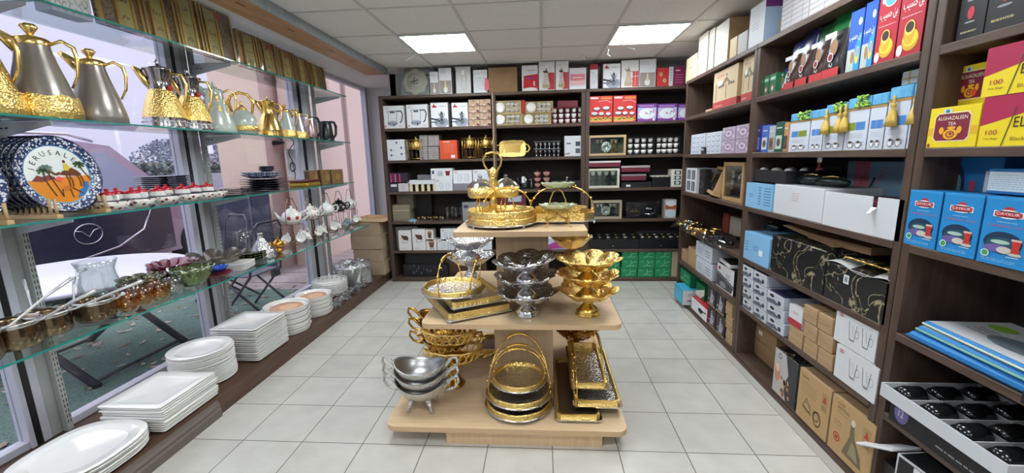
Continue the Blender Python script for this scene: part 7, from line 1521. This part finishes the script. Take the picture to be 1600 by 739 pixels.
for k, px in enumerate((176, 218, 258, 293, 318, 336)):
    x = -2.5; y = ly(px, G3, x); r = .094
    o = thing('flower_bowl', 'white bowl painted with red flowers on the third glass shelf, '+ORD[k]+' in the row', 'bowl', (x, y, G3), .3*k, 'flower painted bowls')
    b = B(); b.lathe([(0, 0), (r*.5, 0), (r*.8, .022), (r, .062), (r*.96, .062), (r*.7, .022), (0, .01)], FLO, 28); b.build('bowl', o); b = B(); b.lathe([(r*.99, .058), (r*1.01, .063), (r*.97, .065), (r*.95, .062)], NAVY, 28); b.build('rim', o)
for k, (px, xx) in enumerate(((172, -2.52), (186, -2.56), (210, -2.5), (222, -2.57), (250, -2.52), (263, -2.58), (288, -2.5), (306, -2.55), (326, -2.52))):
    o = thing('lidded_cup', 'little white cup with a red lid standing in the flower bowls, '+ORD[k]+' along the row', 'cup', (xx, ly(px, G3, xx), G3+.035), .5*k, 'little red lidded cups'); r = .036; o.scale = (1.25, 1.25, 1.25)
    b = B(); b.lathe([(0, 0), (r*.7, 0), (r, .02), (r*.9, .045)], WC, 16); b.build('cup', o); b = B(); b.lathe([(r*.92, .045), (r*.9, .056), (r*.3, .062), (.008, .064), (.008, .074), (0, .076)], P_('#b32430', .2), 16); b.build('lid', o)
    b = B(); b.tube([(r*.8, 0, .012), (r*1.5, 0, .02), (r*1.5, 0, .042), (r*.85, 0, .042)], .006, WC, 6); b.build('handle', o)
def stack(name, cat, lab, n, mk, loc, dz, group, rz=0, jit=.003, tops=None):
    """every plate of a pile; mk builds one at the origin"""
    rg = random.Random(int(abs(loc[1])*100)); o0 = None
    for k in range(n):
        l = (loc[0]+rg.uniform(-jit, jit), loc[1]+rg.uniform(-jit, jit), loc[2]+k*dz)
        if o0 is None: o = o0 = mk(); mv(o, l, rz)
        else: o = dup(o0, l, rz+rg.uniform(-.02, .02)*(jit > .002))
        w = 'lowest' if k == 0 else 'topmost' if k == n-1 else NTH[n-1-k]+' from top,'
        tag(o, w+' '+lab, cat, group)
def lmesh(name, prof, m, seg=32, **k): b = B(); b.lathe(prof, m, seg, **k); return b.build(name)
def smallp(name, r, m, h=.012): return lambda: lmesh(name, [(0, 0), (r*.58, 0), (r*.64, h-.007), (r*.98, h-.0045), (r, h-.002), (r*.98, h), (r*.62, .005), (0, .004)], m)
stack('dark_plate', 'plate', 'small dark blue plate in the pile behind the flower bowls', 14, smallp('dark_plate', .12, NAVY), (-2.72, ly(248, G3, -2.72), G3), .013, 'dark blue plate piles')
stack('dark_plate', 'plate', 'small dark blue plate in the second pile touching the mullion', 14, smallp('dark_plate', .1, NAVY), (-2.72, ly(281, G3, -2.72), G3), .013, 'dark blue plate piles')
BW = mat('blue and white ceramic', '#c9cdd8', .15, 0, tex='voronoi', ts=60, col2='#28305e', ramp=(.2, .6), coat=.4)
stack('navy_dish', 'plate', 'navy plate in the low pile past the flower bowls', 4, smallp('navy_dish', .15, NAVY), (-2.6, ly(362, G3, -2.6), G3), .014, 'navy plates')
stack('serving_plate', 'plate', 'large navy edged plate in the wide pile beneath the blue bowls', 6, smallp('serving_plate', .2, NAVY, .018), (-2.58, ly(415, G3, -2.58), G3), .02, 'large navy edged plates', jit=.01)
stack('oval_dish', 'dish', 'blue and white oval dish in the pair lying on the navy edged plates', 2, lambda: lmesh('oval_dish', [(0, 0), (.1, 0), (.18, .03), (.175, .034), (.1, .008), (0, .008)], BW, sy=.8), (-2.58, ly(412, G3, -2.58), G3+.125), .02, 'blue and white dishes')
stack('little_bowl', 'bowl', 'tiny navy bowl in the stack on the blue and white dishes', 3, lambda: lmesh('little_bowl', [(0, 0), (.04, 0), (.07, .022), (.066, .024), (0, .006)], NAVY, 20), (-2.56, ly(421, G3, -2.56), G3+.18), .014, 'tiny navy bowls')
t = thing('gold_cushion_tray', 'low dark red and gold box tray beside the large plates', 'tray', (-2.55, ly(480, G3, -2.55), G3), 0); b = B(); b.box(-.13, .1, -.15, .12, 0, .055, mat('gold brocade', '#b8963c', .35, .6, tex='voronoi', ts=60, bump=.8), .02); b.build('base', t); b = B(); b.box(-.13, .1, -.15, .12, .056, .075, P_('#5e2028', .3), .006); b.build('lid', t)
BOOK = mat('embossed brown leather', '#6f5436', .45, 0, tex='voronoi', ts=45, col2='#8f7048', bump=.8)
for k, (a, c, h, xx) in enumerate(((487, 504, .17, -2.56), (505, 520, .172, -2.5), (521, 536, .17, -2.46))):
    y0, y1 = ly(a, G3, xx), ly(c, G3, xx); b = carton(y1-y0-.006, .07, h, BOOK, .004, lambda F: (F.rect(.1, .06, .9, .94, P_('#8c7048', .4), 1), F.rect(.16, .1, .84, .9, BOOK, 2), F.disc(.5, .5, .22, .22, P_('#9a7c4c', .4), 3)), side=lambda F: F.rect(.1, .05, .9, .95, P_('#57402a'), 1)); tag(b.build('ornate_box', loc=(xx, (y0+y1)/2, G3), rz=LP-.12), 'upright embossed brown box at the far end of the third shelf, '+['left', 'middle', 'right'][k]+' of three', 'box', 'embossed brown boxes')
# ---- lowest glass shelf
BRS = mat('bronzed steel', '#7d6a55', .18, .95)
def cezve(label, px, x, r, rz, hl=.2, up=.12, glass=False, m2=None):
    t = thing('coffee_pot_with_handle', label, 'coffee pot', (x, ly(px, G4, x), G4), rz, 'small long handled pots')
    b = B(); b.lathe([(0, .004), (r*.9, .004), (r, .02), (r*.98, r*.9), (r*.9, r*1.15), (r*.97, r*1.3), (r*.9, r*1.3), (r*.82, r*1.15), (r*.9, .03), (0, .014)], GLT if glass else m2 or BRS, 28); b.build('pot', t)
    b = B(); b.lathe([(r*.985, r*1.1), (r*1.03, r*1.3), (r*.97, r*1.34), (r*.93, r*1.2)], STEEL, 28); b.build('rim', t)
    b = B(); b.tube([(r*.95, 0, r*1.2), (r*1.3, 0, r*1.3), (r+hl*.6, 0, r*1.3+up*.6), (r+hl, 0, r*1.3+up)], [.0055, .005, .006, .009], mat('white metal handle', '#d6d6d6', .25, .5), 8); b.build('handle', t)
cezve('bronzed steel coffee pot cut off at the near end of the lowest glass shelf', -45, -2.42, .1, 1.1, .25, .16)
cezve('bronzed steel coffee pot with a long white handle, second from the near end', 28, -2.44, .095, .25, .26, .12)
cezve('bronzed steel coffee pot with its handle crossing the next pot', 80, -2.46, .085, .55, .3, .1)
cezve('small bronzed coffee pot behind, handle pointing up toward the window', 62, -2.6, .07, 2.6, .12, .14)
cezve('clear glass coffee pot with a bronzed waist in front of the glass jug', 153, -2.42, .085, .3, .06, .02, m2=mat('smoked bronze glass', '#6f5b46', .08, .7))
cezve('small steel pot behind the clear glass coffee pot', 112, -2.55, .065, 2.2, .1, .12)
def gjug():
    t = thing('glass_jug', 'tall clear glass water jug with a flared lip and handle', 'jug', (-2.6, ly(163, G4, -2.6), G4), -1.2); b = B(); b.lathe([(0, .004), (.085, .004), (.1, .03), (.1, .12), (.082, .19), (.08, .23), (.098, .28), (.094, .28), (.076, .23), (.078, .19), (.095, .12), (.094, .03), (0, .015)], GLT, 28, mod=lambda a, i, r: (1+(.12*max(0, cos(a-pi))**6 if i in (6, 7) else 0), 0)); b.build('body', t)
    b = B(); b.tube([(.09, 0, .25), (.15, 0, .25), (.17, 0, .18), (.14, 0, .1), (.1, 0, .07)], .011, GLT, 8); b.build('handle', t)
gjug()
for k, (px, xx, g) in enumerate(((203, -2.36, 1), (226, -2.36, 1), (207, -2.5, 1), (240, -2.47, 1), (252, -2.36, 1), (273, -2.36, 0))):
    r = .055; b = B(); b.lathe([(0, .005), (r*.75, .005), (r, .04), (r*1.0, .08), (r*.92, .11), (r*.88, .11), (r*.94, .08), (r*.93, .04), (0, .014)], GLA if g else GLT, 20, mod=lambda a, i, q: (1+.015*cos(a*9), 0))
    tag(b.build('stemless_glass', loc=(xx, ly(px, G4, xx), G4)), ('amber tinted round glass on the lowest glass shelf, '+ORD[k].replace('nearest', 'first')+' of five') if g else 'clear round glass beside the amber glasses', 'glass', 'round glasses')
WOV = mat('green gilt woven glass', '#86875a', .2, .4, tex='voronoi', ts=45, col2='#2f3020', ramp=(.2, .5), bump=1); BURG = mat('burgundy glass', '#5e1226', .12, .2, coat=.5); GRY = mat('smoky petal glass', '#6d665c', .18, .5)
def fbowl(name, label, px, x, r, h, m, n, amp, wav, group=None, z0=0, rim=None):
    t = thing(name, label, 'bowl', (x, ly(px, G4, x), G4+z0), 0, group); b = B(); b.lathe([(0, 0), (r*.5, 0), (r*.75, h*.4), (r, h), (r*.95, h), (r*.68, h*.4), (0, h*.12)], m, n*8, mod=scal(n, amp, wav, 2)); b.build('bowl', t)
    if rim: b = B(); b.lathe([(r*.99, h*.96), (r*1.02, h*1.02), (r*.93, h*1.0)], rim, n*8, mod=scal(n, amp, wav, 0)); b.build('rim', t)
    return t
for k in range(2): fbowl('woven_bowl', ['lower', 'upper'][k]+' green gilt woven glass bowl behind the amber glasses', 226, -2.62, .13, .07, WOV, 10, .06, .01, 'woven glass bowls', k*.03)
for k in range(3): fbowl('ribbed_bowl', ['lowest', 'middle', 'topmost'][k]+' burgundy ribbed bowl in the pile near the mullion', 275, -2.66, .15, .075, BURG, 14, .1, .01, 'burgundy ribbed bowls', k*.028)
fbowl('flower_glass_bowl', 'deep green silver flower shaped bowl in front of the burgundy pile', 303, -2.42, .13, .12, mat('green silver glass', '#6c7a52', .15, .6, tex='voronoi', ts=30, bump=.6), 9, .12, .02, rim=SILV)
fbowl('petal_bowl', 'wide smoky grey petal bowl spreading against the mullion', 338, -2.62, .2, .1, GRY, 8, .25, .05)
fbowl('small_petal_dish', 'cobalt blue fluted dish lying on a dark red one', 341, -2.42, .07, .035, P_('#2a56b8', .15), 12, .12, .01, z0=.03); fbowl('small_petal_dish', 'flat dark red dish under the cobalt blue fluted dish', 340, -2.41, .1, .028, P_('#7c1c30', .15), 12, .03, 0)
def sqp(name, w, d, m, h=.014, p=4):
    def mk():
        b = B(); n = 64; R = []
        for s, z in ((.0, .0), (.66, 0), (.7, h-.008), (.985, h-.005), (1.0, h-.002), (.985, h), (.72, .006), (0, .005)):
            R.append([(s*w/2*abs(cos(a))**(2/p)*(1 if cos(a) > 0 else -1), s*d/2*abs(sin(a))**(2/p)*(1 if sin(a) > 0 else -1), z) for a in [2*pi*(i+.5)/n for i in range(n)]])
        b.add([q for r_ in R for q in r_], [(i*n+j, i*n+(j+1) % n, (i+1)*n+(j+1) % n, (i+1)*n+j) for i in range(len(R)-1) for j in range(n)], m, True); return b.build(name)
    return mk
stack('square_plate', 'plate', 'small white square plate in the pile beside the blue dish', 5, sqp('square_plate', .2, .2, PORC, .01, 7), (-2.42, ly(372, G4, -2.42), G4), .011, 'small white square plates', rz=.2)
stack('braided_plate', 'plate', 'gilt braided edge plate in the pile beside the glass teapot', 4, lambda: lmesh('braided_plate', [(0, 0), (.08, 0), (.125, .012), (.13, .02), (.12, .02), (0, .01)], WOV, 48, mod=lambda a, i, r: (1+.03*cos(a*18), .004*cos(a*18) if i > 1 else 0)), (-2.52, ly(392, G4, -2.52), G4+.0), .018, 'gilt braided plates')
t = thing('glass_teapot', 'clear glass teapot with a steel lid behind the braided plates', 'teapot', (-2.7, ly(383, G4, -2.7), G4), -.8); b = B(); b.lathe([(0, .005), (.09, .005), (.1, .04), (.085, .17), (.07, .2)], GLT, 24); b.build('body', t); b = B(); b.lathe([(.075, .2), (.078, .215), (.02, .225), (.015, .235), (0, .245)], GLT, 18); b.build('lid', t); b = B(); b.tube([(.09, 0, .17), (.16, 0, .18), (.17, 0, .1), (.1, 0, .05)], .009, GLT, 8); b.build('handle', t)
t = thing('ornate_holder', 'silver bell shaped ornate holder with a slim neck', 'holder', (-2.48, ly(411, G4, -2.48), G4), 0); b = B(); b.lathe([(0, 0), (.11, 0), (.115, .02), (.1, .04), (.105, .055), (.08, .075)], SILVE, 40, mod=lambda a, i, r: (1+.05*cos(a*12), 0)); b.build('base', t); b = B(); b.lathe([(.085, .07), (.07, .1), (.03, .16), (.018, .2), (.025, .215), (0, .22)], SILVE, 28); b.build('bell', t)
def tea_pot(name, label, px, x, z, s, m, lidm=None, rz=0, group=None, knob=None, spots=None):
    t = thing(name, label, 'teapot', (x, ly(px, G4, x), z), rz, group)
    b = B(); b.lathe([(0, 0), (s*.55, 0), (s*.95, s*.4), (s*1.0, s*.75), (s*.8, s*1.15), (s*.5, s*1.35), (s*.45, s*1.4)], m, 26); b.build('body', t)
    b = B(); b.lathe([(s*.5, s*1.38), (s*.42, s*1.5), (s*.12, s*1.62), (s*.1, s*1.7), (s*.16, s*1.8), (0, s*1.88)], lidm or m, 18); b.build('lid', t)
    b = B(); b.tube([(-s*.8, 0, s*.45), (-s*1.25, 0, s*.8), (-s*1.5, 0, s*1.35)], [s*.22, s*.14, s*.09], m, 8); b.build('spout', t)
    b = B(); b.tube([(s*.8, 0, s*1.1), (s*1.35, 0, s*1.2), (s*1.5, 0, s*.75), (s*1.2, 0, s*.35), (s*.85, 0, s*.35)], s*.09, lidm if lidm and knob else m, 8); b.build('handle', t)
    if spots:
        b = B()
        for a in (-1.2, -.5, -2.0): b.M = Matrix.Rotation(a, 4, 'Z') @ Matrix.Translation((s*.98, 0, s*.65)); b.ball((0, 0, 0), s*.2, P_(spots, .2), 8, sx=.15)
        b.M = Matrix(); b.build('painted_flowers', t)
    return t
tea_pot('small_ewer', 'little golden ewer with a pointed lid in front of the first teapot', 436, -2.5, G4+.03, .05, mat('amber gold', '#d69a3c', .15, .9), rz=.6); b = B(); b.lathe([(0, 0), (.04, 0), (.03, .012), (.02, .03)], mat('amber gold', '#d69a3c'), 16); tag(b.build('ewer_stand', loc=(-2.5, ly(436, G4, -2.5), G4)), 'round golden foot stand under the little ewer', 'stand')
WIREM = mat('copper wire', '#a88468', .25, 1)
def tea_tower(label, px, s, m, spots=None, n=4, cupm=None, x=-2.55):
    y = ly(px, G4, x); t = thing('cup_rack', 'gilt wire rack of hanging cups carrying the '+label, 'cup rack', (x, y, G4), 0, 'wire racks of cups'); w = s*1.25
    b = B(); b.tube([(w*cos(a), w*sin(a), .004) for a in [k*.5236 for k in range(12)]], .004, WIREM, 5, True)
    for q in range(4): a = q*pi/2+.6; b.tube([(w*cos(a), w*sin(a), .004), (w*.95*cos(a), w*.95*sin(a), .19), (w*.6*cos(a), w*.6*sin(a), .2)], .0035, WIREM, 5)
    b.tube([(w*.6*cos(a), w*.6*sin(a), .2) for a in [k*.5236 for k in range(12)]], .0035, WIREM, 5, True); b.tube([(0, -w, .19), (0, -w*.9, .36), (0, -w*.35, .46), (0, w*.35, .46), (0, w*.9, .36), (0, w, .19)], .004, WIREM, 6); b.build('wire_frame', t)
    tea_pot('teapot', label, px, x, G4+.206, s*1.12, m, rz=.7, group='ceramic teapots', spots=spots)
    for k in range(n):
        a = -1.6+k*1.0; c = thing('teacup', ORD[k].replace('nearest', 'first')+' cup hanging below the '+label, 'cup', (x+w*.9*cos(a), y+w*.9*sin(a), G4+.05), a, 'hanging teacups'); r = s*.52
        b = B(); b.M = Matrix.Rotation(1.1, 4, 'Y'); b.lathe([(0, -.0), (r*.5, 0), (r*.9, r*.5), (r, r*1.1), (r*.93, r*1.1), (r*.8, r*.5), (0, r*.15)], cupm or m, 18); b.build('bowl', c)
        b = B(); b.tube([(r*.3, 0, r*1.0), (r*.1, 0, r*1.7), (-r*.4, 0, r*1.5), (-r*.2, 0, r*.8)], r*.1, WC, 6); b.build('handle', c)
REDC = mat('red flowered ceramic', '#e6e2de', .15, 0, tex='voronoi', ts=14, col2='#8c1e30', ramp=(.35, .2), coat=.5)
tea_tower('large white teapot with a small red flower', 461, .088, WC, '#a83444'); tea_tower('white teapot with big dark red flowers', 490, .08, FLO, cupm=FLO); tea_tower('plain white teapot, middle of five', 514, .08, WC); tea_tower('black teapot with pale blossoms', 533, .08, P_('#17181c', .15), '#c9b8b8', cupm=mat('grey blue ceramic', '#8d9ba0', .15)); tea_tower('white teapot with a grey flower', 549, .075, WC, '#8f8a98')
# ---- ledge
stack('oval_platter', 'platter', 'large white rounded platter in the pile nearest the visitor', 6, sqp('oval_platter', .47, .5, PORC, .02, 2.8), (-2.42, 1.765, LZ), .0155, 'large white platters', rz=0, jit=.006)
stack('rectangular_plate', 'plate', 'white rectangular plate in the pile between platters and round plates', 12, sqp('rectangular_plate', .40, .42, PORC, .014, 30), (-2.405, 2.235, LZ), .0135, 'white rectangular plates', jit=.007)
stack('round_plate', 'plate', 'white round plate in the tall pile behind the rectangular plates', 20, smallp('round_plate', .2, PORC, .016), (-2.485, 2.655, LZ), .0118, 'white round plates', jit=.005)
stack('square_dinner_plate', 'plate', 'white square dinner plate in the tall pile on the ledge', 17, sqp('square_dinner_plate', .385, .41, PORC, .018, 22), (-2.42, 3.085, LZ), .0158, 'white square dinner plates', jit=.004)
def bowlmk(r, h):
    def mk():
        t = bpy.data.objects.new('oval_bowl', None); COL.objects.link(t)
        b = B(); b.lathe([(0, 0), (r*.93, 0), (r*.965, h*.3), (r*.985, h*.9), (r, h*.97), (r*.97, h*1.0), (r*.93, h*.7), (r*.9, h*.25), (0, h*.18)], PORC, 40); b.build('bowl', t); return t
    return mk
for lab, n, c, r, h, g in (('white serving dish in the nearer pile with an orange label', 5, (-2.385, 3.53), .195, .05, 'nearer labelled serving dishes'), ('white serving dish in the farther pile with an orange label', 5, (-2.37, 3.96), .175, .042, 'farther labelled serving dishes')):
    stack('oval_bowl', 'dish', lab, n, bowlmk(r, h), (c[0], c[1], LZ), h, g, jit=.001)
    b = B(); b.lathe([(0, .0), (r*.72, 0), (r*.72, .003), (0, .003)], P_('#cf9a78', .6), 30); b.M = Matrix.Translation((.02, 0, .0034)); b.lathe([(0, 0), (r*.4, 0)], P_('#dfb592', .6), 24); tag(b.build('paper_label', loc=(c[0], c[1], LZ+h*n-h*.55)), 'round orange paper label lying in the '+('nearer' if c[1] < 3.7 else 'farther')+' pile of serving dishes', 'label')
def heartmk():
    b = B(); r = .185; b.lathe([(0, 0), (r*.6, 0), (r*.8, .014), (r*.78, .018), (0, .008)], PORC, 36)
    for k in range(18): a = k*2*pi/18; b.M = Matrix.Translation((r*.9*cos(a), r*.9*sin(a), .026)) @ Matrix.Rotation(a+pi/2, 4, 'Z') @ Matrix.Rotation(.7, 4, 'X'); b.tube([(.026*cos(q), .022*sin(q), 0) for q in [i*pi/5 for i in range(10)]], .0045, PORC, 5, True)
    b.M = Matrix(); b.tube([(r*1.02*cos(a), r*1.02*sin(a), .044) for a in [k*pi/18 for k in range(36)]], .005, PORC, 6, True); return b.build('lattice_plate')
stack('lattice_plate', 'plate', 'white lattice rimmed plate in the pile by the far upright', 7, heartmk, (-2.53, 4.6, LZ), .021, 'lattice rimmed plates')
stack('scalloped_plate', 'plate', 'white scalloped plate in the pile wrapped in a plastic bag', 9, lambda: lmesh('scalloped_plate', [(0, 0), (.11, 0), (.17, .016), (.2, .024), (.195, .028), (.11, .008), (0, .008)], PORC, 64, mod=scal(12, .08, .008)), (-2.42, 5.0, LZ), .026, 'bagged scalloped plates')
def bagf(c, r, h, sd):
    rg = random.Random(sd); ph = [rg.uniform(0, 6) for _ in range(4)]
    def f(u, v):
        a = 2*pi*u; k = (1.12+.1*sin(5*a+ph[0]+v*6)+.07*sin(11*a+ph[1]-v*9)); rr_ = r*k*(1 if v < .6 else max(.0, 1-(v-.6)/.4)**.5); z = h*(v/.7 if v < .7 else 1)+.02*sin(9*a+ph[2])*v+(v > .75)*.02*sin(a*4+v*20); return (c[0]+rr_*cos(a), c[1]+rr_*sin(a), c[2]+max(.002, z))
    b = B(); b.grid(f, 60, 18, PLASTIC); return b
tag(bagf((-2.42, 5.0, LZ), .19, .28, 2).build('plastic_bag'), 'crumpled clear plastic bag around the scalloped plates', 'plastic bag')
def sheetf(u, v): return (-2.2-.1*v+.03*sin(u*21+v*5), 4.05+.85*u, LZ+.004+.07*abs(sin(u*13+v*8))*(.3+.7*sin(pi*v))+.01*sin(u*50))
b = B(); b.grid(lambda u, v: sheetf(u, v), 40, 10, PLASTIC); tag(b.build('plastic_wrap'), 'torn clear plastic wrap spilling over the ledge below the lattice plates', 'plastic wrap')
b = B(); b.grid(lambda u, v: (-2.66+.12*v+.02*sin(u*19), 4.16+.22*u, LZ+.16*sin(pi*v)*(.5+.5*abs(sin(u*9)))+.002), 20, 8, PLASTIC); tag(b.build('plastic_wrap'), 'tuft of clear plastic wrap standing behind the labelled serving dishes', 'plastic wrap')
C2 = mat('plain tan carton', '#a08a72', .8, 0, tex='noise', ts=5, col2='#ac967e')
for k in range(4):
    b = carton(.43-.02*(k % 2), .36, .182, C2, .004, lambda F: F.line([(0, .5), (1, .5)], .002, P_('#7c6650'), 1) if 0 else None); tag(b.build('carton', loc=(-2.375-.008*k, 5.38+.01*(k % 2), LZ+k*.1835)), 'plain tan carton in the far stack on the ledge, '+['lowest', 'second from below', 'third from below', 'topmost'][k], 'box', 'plain tan cartons on the ledge')
for k in range(2): b = carton(.16, .16, .182, C2, .003); tag(b.build('carton', loc=(-2.22, 5.77, LZ+.18+k*.1835)), 'small tan carton tucked behind the far stack, '+['lower', 'upper'][k], 'box', 'small tan cartons')
t = thing('cardboard_tray', 'shallow open cardboard tray on top of the tan cartons', 'tray', (-2.32, 5.58, LZ+.737), -.12); b = B(); TM = P_('#c08a4c', .7); b.box(-.22, .22, -.19, .19, 0, .006, TM)
for q in ((-.22, .22, -.19, -.184), (-.22, .22, .184, .19), (-.22, -.214, -.184, .184), (.214, .22, -.184, .184)): b.box(*q, .006, .05, P_('#dcc09a', .7))
b.build('tray', t)
